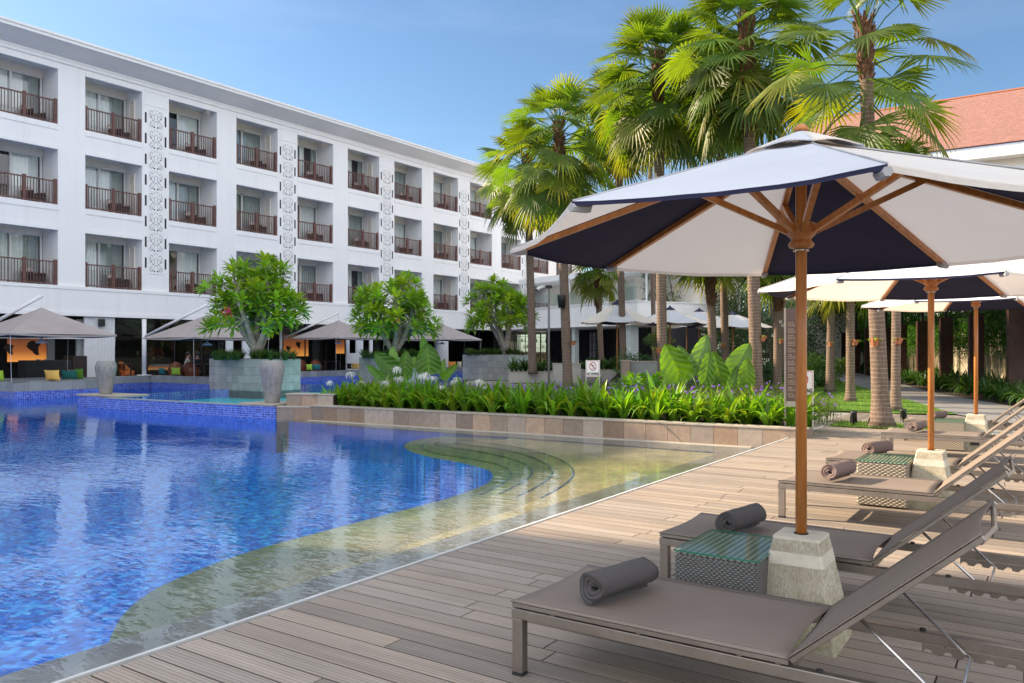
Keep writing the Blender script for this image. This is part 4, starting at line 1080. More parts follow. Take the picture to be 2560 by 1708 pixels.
# seated guests
def skin_obj(name, verts, edges, radii, mat, parent, lv=2):
    me = bpy.data.meshes.new(name); me.from_pydata(verts, edges, []); o = bpy.data.objects.new(name, me); COL.objects.link(o); o.parent = parent
    m = o.modifiers.new('s', 'SKIN')
    for i, r in enumerate(radii): me.skin_vertices[0].data[i].radius = (r, r)
    me.skin_vertices[0].data[0].use_root = True
    sb = o.modifiers.new('u', 'SUBSURF'); sb.levels = lv; sb.render_levels = lv
    me.materials.append(mat); return o
def add_skin_layer(me):
    pass
def guest(px, Y, rot, shirt, label):
    p = AT(px, 900, Y); o = empty('person', (p.x, p.y, TZ), rot, label, 'person', 'guests at the restaurant table')
    mb = MB()
    # one continuous body: seated pose, facing local +x
    V = [(0, 0, .50), (.02, 0, .68), (.03, 0, .86), (.05, 0, .97), (.07, 0, 1.06), (.09, 0, 1.17), (.10, 0, 1.25),
         (.03, .17, .92), (.12, .22, .70), (.34, .14, .66), (.42, .12, .67), (.03, -.17, .92), (.12, -.22, .70), (.34, -.14, .66), (.42, -.12, .67),
         (.06, .09, .48), (.44, .12, .48), (.42, .12, .10), (.52, .13, .05), (.06, -.09, .48), (.44, -.12, .48), (.42, -.12, .10), (.52, -.13, .05)]
    E = [(0, 1), (1, 2), (2, 3), (3, 4), (4, 5), (5, 6), (2, 7), (7, 8), (8, 9), (9, 10), (2, 11), (11, 12), (12, 13), (13, 14), (0, 15), (15, 16), (16, 17), (17, 18), (0, 19), (19, 20), (20, 21), (21, 22)]
    Rr = [.14, .125, .135, .06, .075, .095, .06, .062, .045, .034, .038, .062, .045, .034, .038, .09, .06, .042, .035, .09, .06, .042, .035]
    def mk(name, V, E, Rr, mat):
        me = bpy.data.meshes.new(name); me.from_pydata(V, E, []); ob = bpy.data.objects.new(name, me); COL.objects.link(ob); ob.parent = o
        ob.modifiers.new('s', 'SKIN')
        if not me.skin_vertices:
            bpy.context.view_layer.objects.active = ob; 
        sv = me.skin_vertices[0].data if me.skin_vertices else None
        if sv:
            for i, r in enumerate(Rr): sv[i].radius = (r, r)
            sv[0].use_root = True
        u = ob.modifiers.new('u', 'SUBSURF'); u.levels = 1; u.render_levels = 1
        me.materials.append(mat); return ob
    mk('body', V, E, Rr, M['skin'])
    k = [0, 1, 2, 3, 7, 8, 11, 12]; mp = {a: i for i, a in enumerate(k)}
    mk('shirt', [V[i] for i in k], [(mp[a], mp[b]) for a, b in E if a in mp and b in mp], [Rr[i] * 1.12 + .012 for i in k], M[shirt])
    k = [0, 15, 16, 17, 19, 20, 21]; mp = {a: i for i, a in enumerate(k)}
    mk('trousers', [V[i] for i in k], [(mp[a], mp[b]) for a, b in E if a in mp and b in mp], [Rr[i] * 1.08 + .014 for i in k], M['trouser_dark'])
    hb = MB(); hb.smooth = True; vs = []; n = 12
    for i in range(7):
        t = i / 6 * PI * .62
        for j in range(n):
            a = 2 * PI * j / n; vs.append((.075 - .012 + .108 * math.sin(t) * math.cos(a) - .01, .102 * math.sin(t) * math.sin(a), 1.17 + .125 * math.cos(t) + (.05 * max(0, math.cos(a)) * math.sin(t))))
    hb.add(vs, [(i * n + j, i * n + (j + 1) % n, (i + 1) * n + (j + 1) % n, (i + 1) * n + j) for i in range(6) for j in range(n)]); hb.build('hair', M['hair_black'], o)
guest(466, 36.9, rad(30), 'shirt_grey', 'seated guest in a pale grey top with dark hair, left of two')
guest(493, 36.8, rad(100), 'shirt_navy', 'seated guest in a black top leaning over the table, right of two')

# ================================================================ far low building at the right of the hotel
fb = empty('annexe_building', (0, 0, 0), 0, 'low pale annexe with a white fascia and glass balustrade beyond the palms', 'building')
Cc = Vector((7.36, 47.0)); Cl = Vector((3.2, 53.3)); fd = (Cc - Cl).normalized(); fn = Vector((-fd.y, fd.x))   # fn points away
if fn.y < 0: fn = -fn
FA = math.atan2(fd.y, fd.x); T = Matrix.Translation((Cc.x, Cc.y, 0)) @ Matrix.Rotation(FA, 4, 'Z')   # local x towards the camera-right end, local y: away
LB = 16
mb = MB(); mb.box(-LB, 0, 0, 9, 3.03, 4.40, T); mb.box(-LB, .05, -.05, 9, 4.40, 4.47, T); mb.box(-LB, .05, -.04, 0, 3.03, 3.14, T); mb.build('fascia', M['white_render'], fb)
mb = MB(); mb.box(-LB, 0, 5.2, 9, 4.47, 6.55, T); mb.build('upper_wall', M['cream_wall'], fb)
mb = MB(); mb.box(-LB, .4, 2.4, 9.5, 6.55, 6.95, T); mb.build('roof_slab', M['white_render'], fb)
mb = MB(); mb.box(-LB, -.3, .25, .27, 4.55, 5.35, T); mb.build('glass_balustrade', M['clear_glass'], fb)
for x in (-2.1, -6.0, -10): mb = MB(); mb.box(x, x + .09, 2.6, 2.69, 4.47, 6.55, T); mb.build('post', M['white_metal'], fb)
mb = MB(); mb.box(-7.0, -6.0, 5.15, 5.2, 4.5, 6.4, T); mb.build('window', M['window_glass'], fb)
mb = MB(); mb.box(-LB, 0, 5.0, 5.2, 0, 3.02, T); mb.box(-.2, 0, 2.5, 5.0, 0, 3.02, T); mb.build('dark_wall', M['dark_interior'], fb)
for px in (1433, 1569):
    r = (px - 1280) / FP; q = Cc + fn * .3; x = (r * q.y - q.x) / (fd.x - r * fd.y) 
    mb = MB(); w = .17 if px < 1500 else .30
    for k in range(16):
        mb.box(x - w, x + w, .3, .3 + 2 * w, .19 * k + .003, .19 * (k + 1) - .003 if k < 15 else 3.02, T)
    mb.build('tiled_column', M['wall_tile_pale'], fb)
mb = MB()
for x0 in (-12.5, -9.6):
    for i in range(5): mb.box(x0 + i * .45, x0 + i * .45 + .04, 4.0, 4.05, .3, 2.9, T)
    for z in (.3, .9, 1.5, 2.1, 2.86): mb.box(x0, x0 + 1.84, 3.97, 4.0, z, z + .04, T)
mb.build('lattice_screen', M['black_metal'], fb)
q = Cc + fn * 4.3; xs_ = [((px - 1280) / FP * q.y - q.x) / (fd.x - (px - 1280) / FP * fd.y) for px in (1474, 1492)]; mb = MB(); mb.box(xs_[0], xs_[1], 4.3, 4.35, 1.0, 2.8, T); mb.build('pale_blind', M['seat_grey'], fb)

# ================================================================ right-hand building with tiled roof
rb = empty('tiled_roof_building', (0, 0, 0), 0, 'cream building with a long red tiled roof behind the bamboo', 'building')
Ye = 52.0; Ev = Vector((.64 * Ye, Ye)); ez = HC + 526 / FP * Ye; dr = 12.6
T = Matrix.Translation((Ev.x, Ev.y, 0)) @ Matrix.Rotation(AB, 4, 'Z')
mb = MB(); mb.box(-15, 34, 1.2, 22, 0, ez - .62, T); mb.build('wall', M['cream_wall'], rb)
mb = MB(); mb.box(-15.8, 34, -.05, .12, ez - .85, ez - .10, T); mb.box(-15.8, 34, .12, 1.2, ez - .85, ez - .79, T); mb.build('fascia', M['white_trim'], rb)
mb = MB(); mb.box(-15, 34, 1.14, 1.2, ez - 1.6, ez - 1.35, T); mb.build('string_course', M['white_trim'], rb)
mb = MB(); rl = math.hypot(dr, dr * .54) / 1.045; TR = T @ Matrix.Translation((0, -.1, ez - .08)) @ Matrix.Rotation(math.atan(.54), 4, 'X')
mb2 = MB(); mb2.box(-16, 34, 0, math.hypot(dr, dr * .54), 0, .10)
r_ = mb2.build('roof', M['roof_tile'], rb); r_.matrix_local = TR
mb = MB(); mb.tube([TR @ Vector((-16, rl * 1.045, .10)), TR @ Vector((34, rl * 1.045, .10))], .13, 8); mb.build('ridge', M['terracotta'], rb)

# ---------------- off-frame wing that keeps the near deck in shade (its edge draws the shadow line)
SUN = Vector((-0.93, 0.37, 0)); SUN.normalize(); ELEV = rad(27)
wing = empty('hotel_wing', (0, 0, 0), 0, 'white hotel wing left of the pool, outside the picture', 'building')
e0 = Vector((-1.0, 7.0)) + Vector((SUN.x, SUN.y)) * 25.5
mb = MB(); a = math.atan2(SUN.y, SUN.x); T = Matrix.Translation((e0.x, e0.y, 0)) @ Matrix.Rotation(a, 4, 'Z')
mb.box(0, 12, 0, 22, -1.3, 20.5, T); mb.build('wall', M['white_render'], wing)

# ================================================================ loungers
def lounger(loc, label, angle=41.0):
    o = empty('sun_lounger', (loc[0], loc[1], 0), AB, label, 'sun lounger', 'sun loungers in a row on the timber deck')
    fr = MB()
    for y0, y1 in ((0.0, .045), (.705, .75)): fr.rbox(-.004, 2.08, y0, y1, .262, .308, .003)
    for x in (.02, .62, 1.22, 2.03): fr.box(x, x + .03, .0455, .7045, .272, .300)
    for x in (.20, .62, 1.05, 1.2):
        for y0 in (.012, .718): fr.box(x, x + .02, y0, y0 + .02, .308, .316)
    fr.build('frame', M['brushed_steel'], o)
    for x in (0.0, 1.98):
        for y in (0.0, .70):
            mb = MB(); mb.rbox(x, x + .055, y, y + .05, .014, .2615, .003); l = mb.build('leg', M['brushed_steel'], o)
            mb = MB(); mb.rbox(x - .001, x + .056, y - .001, y + .051, 0, .0135, .002); mb.build('foot_cap', M['rubber'], l)
    def panel(T, L, name, curved):
        rim = MB()
        for y0, y1 in ((-.002, .022), (.728, .752)): rim.rbox(0, L, y0, y1, -.006, .014, .002, T)
        rim.tube([(.012, .02, .0), (.012, .73, .0)], .011, 8, M=T); rim.tube([(L - .02, .02, -.004), (L - .012, .375, -.03), (L - .02, .73, -.004)], .010, 8, M=T)
        p = rim.build(name, M['brushed_steel'], o)
        s = MB(); s.smooth = True; nx, ny = 18, 10; vs = []
        for i in range(nx + 1):
            for j in range(ny + 1):
                u, v = i / nx, j / ny
                bow = .030 * math.sin(PI * v) 
                x = -.008 + (L + .012) * u
                x += (bow if u < .5 else -bow) * abs(2 * u - 1) ** 3 * curved
                z = .017 - .012 * math.sin(PI * v) * math.sin(PI * min(1, max(0, u))) ** .5
                vs.append((x, -.004 + .758 * v, z))
        s.add(vs, [(i * (ny + 1) + j, (i + 1) * (ny + 1) + j, (i + 1) * (ny + 1) + j + 1, i * (ny + 1) + j + 1) for i in range(nx) for j in range(ny)], T)
        q = s.build('sling', M['sling_fabric'], p)
        md = q.modifiers.new('t', 'SOLIDIFY'); md.thickness = .003; md.offset = 1
        h = MB()
        for j in (1, ny - 1):
            pass
        for y in (.035, .715): h.box(.0, L - .01, y - .003, y + .003, .0195, .0212, T)
        h.box(.035, .041, .04, .71, .0150, .0168, T)
        h.build('hem', M['fabric_hem'], p)
    panel(Matrix.Translation((0, 0, .322)), 1.25, 'seat', 1)
    Tb = Matrix.Translation((1.262, 0, .330)) @ Matrix.Rotation(-rad(angle), 4, 'Y')
    panel(Tb, .83, 'backrest', 1)
    # U-shaped prop and notched racks
    pr = MB(); pr.smooth = True
    a = Tb @ Vector((.30, .06, -.012)); b = Tb @ Vector((.30, .69, -.012)); xb = 1.80
    pr.tube([a, (xb - .02, .07, .255), (xb, .085, .248), (xb, .665, .248), (xb - .02, .68, .255), b], .0075, 8)
    pr.build('prop_bar', M['steel_tube'], o)
    for y in (.048, .696):
        rk = MB(); pts = [(1.62, .262), (2.02, .262), (2.02, .245)]
        for k in range(5):
            x = 1.99 - k * .075; pts += [(x, .222), (x - .03, .225), (x - .035, .240), (x - .055, .243)]
        pts += [(1.62, .225)]
        n = len(pts); rk.add([(x, y, z) for x, z in pts] + [(x, y + .004, z) for x, z in pts], [tuple(range(n)), tuple(range(2 * n - 1, n - 1, -1))] + [(i, i + n, (i + 1) % n + n, (i + 1) % n) for i in range(n)])
        rk.build('notched_rack', M['brushed_steel'], o)
    mb = MB()
    for x, y in ((1.36, .022), (1.36, .728), (1.62, .728), (1.62, .022)): mb.lathe([(.013, .3085), (.013, .317), (.009, .319)], 10, Matrix.Translation((x, y, 0)))
    mb.build('bumper', M['rubber'], o)
    return o
LP = [(0.0, 3.706), (0.942, 5.10), (2.395, 7.20), (3.41, 8.695), (5.27, 11.43), (6.56, 13.40)]
LL = ['nearest taupe sun lounger, in the lower right foreground', 'second taupe sun lounger, just behind the nearest wicker table', 'third sun lounger, the first one lying in full sunlight',
      'fourth sun lounger, behind the second wicker table', 'fifth sun lounger, in front of the farthest wicker table', 'farthest sun lounger, at the end of the row near the tall palm']
for p, l in zip(LP, LL): lounger(p, l)
def LW(i, x, y): q = Vector(LP[i]) + B * x + D * y; return (q.x, q.y)
# towels
def towel(i, x, y, dang, mat, label, z=.345, L=.42, r=.076, seed=0):
    rr = random.Random(seed); r *= 1.07; turns = 2.77; n = 84; th = r / (turns + .55)
    outer = []; inner = []
    for k in range(n + 1):
        t = k / n; a = t * turns * 2 * PI; ro = .024 + (r - .024) * t + .002 * math.sin(a * 3 + seed)
        outer.append((ro * math.cos(a), ro * math.sin(a))); ri = max(.004, ro - th * .80); inner.append((ri * math.cos(a), ri * math.sin(a)))
    zoff = r
    mb = MB(); mb.smooth = True; m = 14; vs = []
    loop = outer + inner[::-1]; nl = len(loop)
    for j in range(m + 1):
        t = j / m; yy = t * L; e = .0035 * (1 - math.cos(min(t, 1 - t) * 22)) if min(t, 1 - t) < .14 else .007
        for q, (a, b) in enumerate(loop):
            f = 1 + .075 * mnoise.noise(Vector((a * 12, yy * 5 + seed, b * 12))) + .03 * mnoise.noise(Vector((a * 40, yy * 26 + seed, b * 40))); 
            ph = math.hypot(a, b) / r
            y2 = yy + (.010 * math.sin(math.atan2(b, a) * 2 + seed * 2) - .02 * (1 - ph) * (1 if t > .5 else -1)) * (1 if t in (0, 1) else .5)
            sq = 1 - .07 * max(0, -b / r)   # settles a little under its own weight
            vs.append((a * f, y2, zoff + b * f * .94 * sq - .005))
    fs = [(j * nl + q, (j + 1) * nl + q, (j + 1) * nl + (q + 1) % nl, j * nl + (q + 1) % nl) for j in range(m) for q in range(nl)]
    for j in (0, m):
        for k in range(n):
            a = j * nl + k; b = j * nl + k + 1; c = j * nl + nl - 2 - k; d_ = j * nl + nl - 1 - k
            fs.append((a, b, c, d_) if j == 0 else (d_, c, b, a))
    mb.add(vs, fs)
    p = LW(i, x, y)
    o = mb.build('rolled_towel', M[mat], None, loc=(p[0], p[1], z), rotz=AB + dang)
    tag(o, label, 'towel', 'rolled towels on the loungers')
towel(0, .335, .14, rad(-13), 'towel_grey', 'dark grey rolled towel on the nearest lounger', seed=1)
towel(1, .385, .14, rad(-10), 'towel_grey', 'dark grey rolled towel behind the nearest glass-topped table', seed=2)
towel(2, .41, .12, rad(-12), 'towel_taupe', 'taupe rolled towel on the third lounger, out in the sun', seed=3, r=.08)
towel(3, .37, .30, rad(-18), 'towel_taupe', 'taupe rolled towel showing above the second wicker table', seed=4, r=.082)
towel(4, .39, .15, rad(-10), 'towel_taupe', 'taupe rolled towel left of the farthest wicker table', seed=5)
towel(5, .40, .15, rad(-20), 'towel_taupe', 'taupe rolled towel on the farthest lounger', seed=6)
# side tables
def side_table(i, x, y, mat, label):
    p = LW(i, x, y); o = empty('side_table', (p[0], p[1], 0), AB, label, 'side table', 'glass topped wicker tables between the loungers')
    w, l, h = .44, .57, .435
    mb = MB(); mb.rbox(0, w, 0, l, .012, h - .012, .012); mb.build('wicker_body', M[mat], o)
    mb = MB(); mb.rbox(.003, w - .003, .003, l - .003, h - .011, h, .004); mb.build('woven_top', M['wicker_top'], o)
    mb = MB(); mb.mi = 0; mb.add([(-.004, -.004, h + .0115), (w + .004, -.004, h + .0115), (w + .004, l + .004, h + .0115), (-.004, l + .004, h + .0115)], [(0, 1, 2, 3)]); g = mb.build('glass_top', M['table_glass'], o)
    mb = MB()
    for b in ((-.0055, w + .0055, -.0055, -.0045), (-.0055, w + .0055, l + .0045, l + .0055), (-.0055, -.0045, -.0045, l + .0045), (w + .0045, w + .0055, -.0045, l + .0045)): mb.box(*b, h + .0045, h + .011)
    mb.build('polished_edge', M['glass_edge'], g)
    mb = MB()
    for a in (.02, w - .05):
        for b in (.02, l - .05): mb.box(a, a + .03, b, b + .03, 0, .0115)
    mb.build('foot', M['rubber'], o)
side_table(0, .415, .93, 'wicker_grey', 'grey wicker side table with a glass top, nearest of the three')
side_table(2, .475, 1.0, 'wicker_beige', 'sunlit beige wicker side table with a glass top, middle of the three')
side_table(4, .515, 1.15, 'wicker_beige', 'beige wicker side table with a glass top, farthest of the three')
# parasols
def parasol(x, y, dz, a0, label, blabel, rs=(1,) * 8, azs=None):
    o = empty('parasol', (x, y, 0), 0, label, 'parasol', 'large navy and white parasols over the loungers')
    mb = MB()
    def ring(z, i=0):
        h = .215 + (.115 - .215) * (z / .54) - i; c = .012
        return [(-h + c, -h), (h - c, -h), (h, -h + c), (h, h - c), (h - c, h), (-h + c, h), (-h, h - c), (-h, -h + c)]
    def slab(z0, z1, i, mi):
        mb.mi = mi; a = [(p[0], p[1], z0) for p in ring(z0, i)] + [(p[0], p[1], z1) for p in ring(z1, i)]
        mb.add(a, [(k, (k + 1) % 8, (k + 1) % 8 + 8, k + 8) for k in range(8)] + [tuple(range(8, 16)), tuple(range(7, -1, -1))])
    slab(0.0, .03, 0, 0); slab(.0305, .40, 0, 0); slab(.4005, .463, -.0015, 1); slab(.4635, .525, 0, 0); slab(.5255, .54, -.001, 1)
    b = mb.build('base', [M['limestone'], M['limestone_smooth']], o, rotz=AB); b['label'] = blabel
    mb = MB(); mb.box(-.06, .06, -.2225, -.214, .10, .135); mb.box(.2145, .2225, -.06, .06, .10, .135); mb.build('slot', M['dark_gap'], b)
    mb = MB(); mb.lathe([(.036, .5405), (.036, .545)], 16); mb.build('collar', M['dark_gap'], b)
    ZT, ZA, RR = 2.065 + dz, 2.60 + dz, 1.61
    mb = MB(); mb.smooth = True; mb.lathe([(.0285, .542), (.0285, 2.56 + dz)], 20); mb.build('pole', M['teak_varnish'], o)
    mb = MB(); mb.smooth = True; z = 2.03 + dz
    mb.lathe([(.03, z), (.036, z + .004), (.060, z + .012), (.066, z + .026), (.058, z + .040), (.050, z + .048), (.054, z + .060), (.072, z + .078), (.078, z + .095), (.076, z + .130), (.066, z + .140), (.030, z + .141)], 28)
    mb.build('hub', M['teak_varnish'], o)
    mb = MB(); mb.lathe([(.034, z - .010), (.040, z - .008), (.040, z - .001)], 16); mb.build('ring', M['steel_tube'], o)
    mb = MB(); mb.smooth = True; mb.lathe([(.034, ZA + .050), (.038, ZA + .062), (.030, ZA + .078), (.017, ZA + .088), (.006, ZA + .092)], 18); mb.build('finial', M['teak_varnish'], o)
    cs = []; dq = (0, 0, 0, .024, .026, .01, 0, 0) if azs else (0,) * 8
    ribz = lambda r: ZA + (ZT - ZA) * (r / RR)
    for k in range(8):
        a = rad(azs[k]) if azs else a0 + k * PI / 4; cs.append((math.cos(a) * rs[k], math.sin(a) * rs[k]))
        mb = MB(); c, s = cs[k]
        mb.tube([(c * .05, s * .05, ribz(.05) - .025), (c * (RR - .03), s * (RR - .03), ribz(RR - .03) - .021 + dq[k])], [.024, .019], 4, sq=True); rb_ = mb.build('rib', M['teak_varnish'], o)
        mb = MB(); a1 = a + .06 * 0
        mb.tube([(c * .07, s * .07, 2.125 + dz), (c * .60, s * .60, ribz(.60) - .030)], .021, 4, sq=True); mb.build('strut', M['teak_varnish'], o)
        mb = MB(); mb.tube([(c * (RR - .09), s * (RR - .09), ribz(RR - .09) - .040 + dq[k]), (c * (RR + .004), s * (RR + .004), ribz(RR) - .020 + dq[k])], [.024, .017], 6); mb.build('tip_pocket', M['canvas_trim'], o)
    def sector(mb, k, off, mi):
        c0, s0 = cs[k]; c1, s1 = cs[(k + 1) % 8]; n, m = 14, 10; vs = []
        for i in range(n + 1):
            t = .03 + .97 * i / n
            for j in range(m + 1):
                u = j / m; x = (c0 * (1 - u) + c1 * u) * RR * t; y_ = (s0 * (1 - u) + s1 * u) * RR * t
                bow = math.sin(PI * u)
                inn = 1 - .022 * bow * t ** 3
                z = ribz(RR * t) + lift(k, u) * t - .014 * bow * t ** 1.5 * (1 - .35 * t) + off - .012 * max(0, t - .93) / .07 * bow
                z += .010 * mnoise.noise(Vector((x * 2.2, y_ * 2.2, k))) * bow + .0035 * mnoise.noise(Vector((x * 9 + k, y_ * 9, 1))) * (bow ** .5)
                vs.append((x * inn, y_ * inn, z))
        mb.mi = mi; mb.smooth = True
        mb.add(vs, [(i * (m + 1) + j, (i + 1) * (m + 1) + j, (i + 1) * (m + 1) + j + 1, i * (m + 1) + j + 1) for i in range(n) for j in range(m)])
        return [vs[n * (m + 1) + j] for j in range(m + 1)], m
    dzs = (0, 0, 0, .024, .026, .01, 0, 0) if azs else (0,) * 8
    lift = lambda k, u: dzs[k] * (1 - u) + dzs[(k + 1) % 8] * u
    cp = MB()
    for k in range(8):
        if k % 2 == 0: e, m = sector(cp, k, 0, 0); mi = 0
        else: e, m = sector(cp, k, 0, 1); sector(cp, k, .004, 2); mi = 1
        cp.mi = mi; cp.add([(x_, y_, z_ + .0045) for x_, y_, z_ in e] + [(x_ * .998, y_ * .998, z_ - (.012 if mi else .020)) for x_, y_, z_ in e], [(j, j + m + 1, j + m + 2, j + 1) for j in range(m)])
    cp.build('canopy', [M['canvas_white'], M['canvas_navy'], M['canvas_bluegrey']], o)
    pp = MB(); pp.smooth = True
    for k in range(8):
        c, s = cs[k]; pp.tube([(c * r_, s * r_, ribz(r_) + dq[k] * r_ / RR + .006 + .0012 * math.sin(r_ * 31 + k)) for r_ in [.08 + i * .127 for i in range(13)]], .0045, 5)
    pp.build('seam', M['canvas_trim'], o)
    vc = MB(); vc.smooth = True
    for k in range(8):
        c0, s0 = cs[k]; c1, s1 = cs[(k + 1) % 8]; vs = []
        for i in range(5):
            t = i / 4; r = .03 + .30 * t
            for j in range(7):
                u = j / 6; x = (c0 * (1 - u) + c1 * u) * r; y_ = (s0 * (1 - u) + s1 * u) * r
                vs.append((x, y_, ribz(r) + .058 + .018 * math.sin(PI * u) * t - .030 * t))
        vc.mi = 0 if k % 2 == 0 else 1
        vc.add(vs, [(i * 7 + j, (i + 1) * 7 + j, (i + 1) * 7 + j + 1, i * 7 + j + 1) for i in range(4) for j in range(6)])
    q = vc.build('vent_cap', [M['canvas_white'], M['canvas_bluegrey']], o); md = q.modifiers.new('t', 'SOLIDIFY'); md.thickness = .006
u1 = AT(2003, 1334, 4.2)
parasol(u1.x, u1.y, 0.0, rad(79), 'nearest navy and white parasol with varnished wooden ribs and pole', 'stone foot of the nearest parasol, beside the grey wicker table', (1.043, .93, .96, 1.017, 1.045, 1, 1, 1.005), (79, 126, 170, 218.5, 259, 306, 350, 37))
parasol(4.044, 7.72, .04, rad(81), 'second navy and white parasol, its wooden pole rising behind the nearest one', 'sunlit stone foot of the second parasol')
parasol(7.0, 12.07, .13, rad(77), 'farthest of the deck parasols, its pole near the right edge', 'sunlit stone foot of the farthest deck parasol')

# far terrace parasols
def far_parasol(px, py_apex, py_edge, halfw, Y, label, a0, z0=0.0):
    cx = (px - 1280) / FP * Y; za = HC - (py_apex - HY) / FP * Y; ze = HC - (py_edge - HY) / FP * Y; RR = halfw / FP * Y
    o = empty('terrace_parasol', (cx, Y, z0), 0, label, 'parasol', 'white parasols beyond the planting')
    mb = MB(); mb.smooth = True; mb.lathe([(.035, 0), (.035, za - z0 - .1)], 10); mb.build('pole', M['teak_varnish'], o)
    cp = MB(); cp.smooth = False
    for k in range(8):
        a = a0 + k * PI / 4; b = a + PI / 4
        for off, mi in ((.0, 1 if k % 2 else 0), (.01, 2 if k % 2 else 0)):
            n = 5; vs = []
            for i in range(n + 1):
                t = .05 + .95 * i / n
                for j in range(4):
                    u = j / 3; x = (math.cos(a) * (1 - u) + math.cos(b) * u) * RR * t; y = (math.sin(a) * (1 - u) + math.sin(b) * u) * RR * t
                    vs.append((x, y, za - z0 + (ze - za) * t - .06 * math.sin(PI * u) * t + off))
            cp.mi = mi; cp.add(vs, [(i * 4 + j, (i + 1) * 4 + j, (i + 1) * 4 + j + 1, i * 4 + j + 1) for i in range(n) for j in range(3)])
    cp.build('canopy', [M['canvas_white'], M['canvas_navy'], M['canvas_bluegrey']], o)
    mb = MB(); mb.lathe([(.27, za - z0 - .07), (.12, za - z0 + .03), (.05, za - z0 + .06), (.04, za - z0 + .12)], 8); mb.build('vent_cap', M['canvas_navy'], o)
    mb = MB()
    for k in range(8):
        a = a0 + k * PI / 4; mb = MB(); mb.tube([(.05 * math.cos(a), .05 * math.sin(a), za - z0 - .08), (RR * .98 * math.cos(a), RR * .98 * math.sin(a), ze - z0 - .03)], .015, 4); mb.build('rib', M['teak_varnish'], o)
far_parasol(1543, 757, 807, 97, 34, 'white parasol nearest the no diving sign, leftmost of the far group', rad(20))
far_parasol(1675, 771, 809, 98, 36.5, 'white parasol half hidden behind the thick palm trunk, second of the far group', rad(30))
far_parasol(1748, 776, 812, 104, 38.5, 'white parasol with an orange tip, third of the far group', rad(10))
far_parasol(1832, 783, 819, 95, 36, 'white parasol at the right end of the far group', rad(25))
far_parasol(1716, 790, 817, 66, 45, 'low white parasol farthest back in the far group', rad(0))

# far lounger by the no diving sign
fl = lounger(AT(1452, 968, 31.5)[:2], 'far sun lounger with a raised back behind the no diving sign'); fl.scale = (1.0, 1.0, 1.0)
fl['group'] = 'sun loungers beyond the planting'
# stone pillars and walls beyond the bed
def blockobj(name, px0, px1, Y, dep, z0, z1, mat, label, cat, cap=True):
    p = AT((px0 + px1) / 2, 900, Y); w = (px1 - px0) / FP * Y; o = empty(name, (p.x, p.y, z0), 0, label, cat)
    mb = MB(); n = max(1, round(w / .5)); m_ = max(1, round((z1 - z0) / .4))
    for i in range(n):
        for j in range(m_):
            g = R.uniform(.9, 1.08); mb.col = (g, g, g)
            mb.box(-w / 2 + i * w / n + .002, -w / 2 + (i + 1) * w / n - .002, 0, dep, (z1 - z0) * j / m_ + .002, (z1 - z0) * (j + 1) / m_ - .002)
    mb.build('body', M[mat], o); mb = MB(); mb.rbox(-w / 2 - .02, w / 2 + .02, -.02, dep + .02, z1 - z0, z1 - z0 + .04, .006); mb.build('coping', M['cap_stone'], o)
    return o
blockobj('low_planter', 1271, 1385, 37.2, 1.4, 0, .48, 'concrete', 'low concrete planter of strap leaves under the first tall palm', 'planter')
blockobj('concrete_plinth', 1384, 1452, 34, .9, 0, .92, 'concrete', 'square concrete plinth behind the thick ringed palm trunk', 'plinth')
blockobj('low_planter', 1452, 1560, 35.5, 1.2, 0, .62, 'concrete', 'low concrete planter behind the no diving sign', 'planter')
blockobj('stone_pillar', 1556, 1575, 29.0, .5, 0, 1.12, 'tan_stone', 'short brown stone pillar beside the far sun lounger', 'pillar')
blockobj('dark_garden_wall', 1576, 1650, 29.3, .4, 0, 1.08, 'grey_stone', 'dark stained garden wall right of the short stone pillar', 'wall')

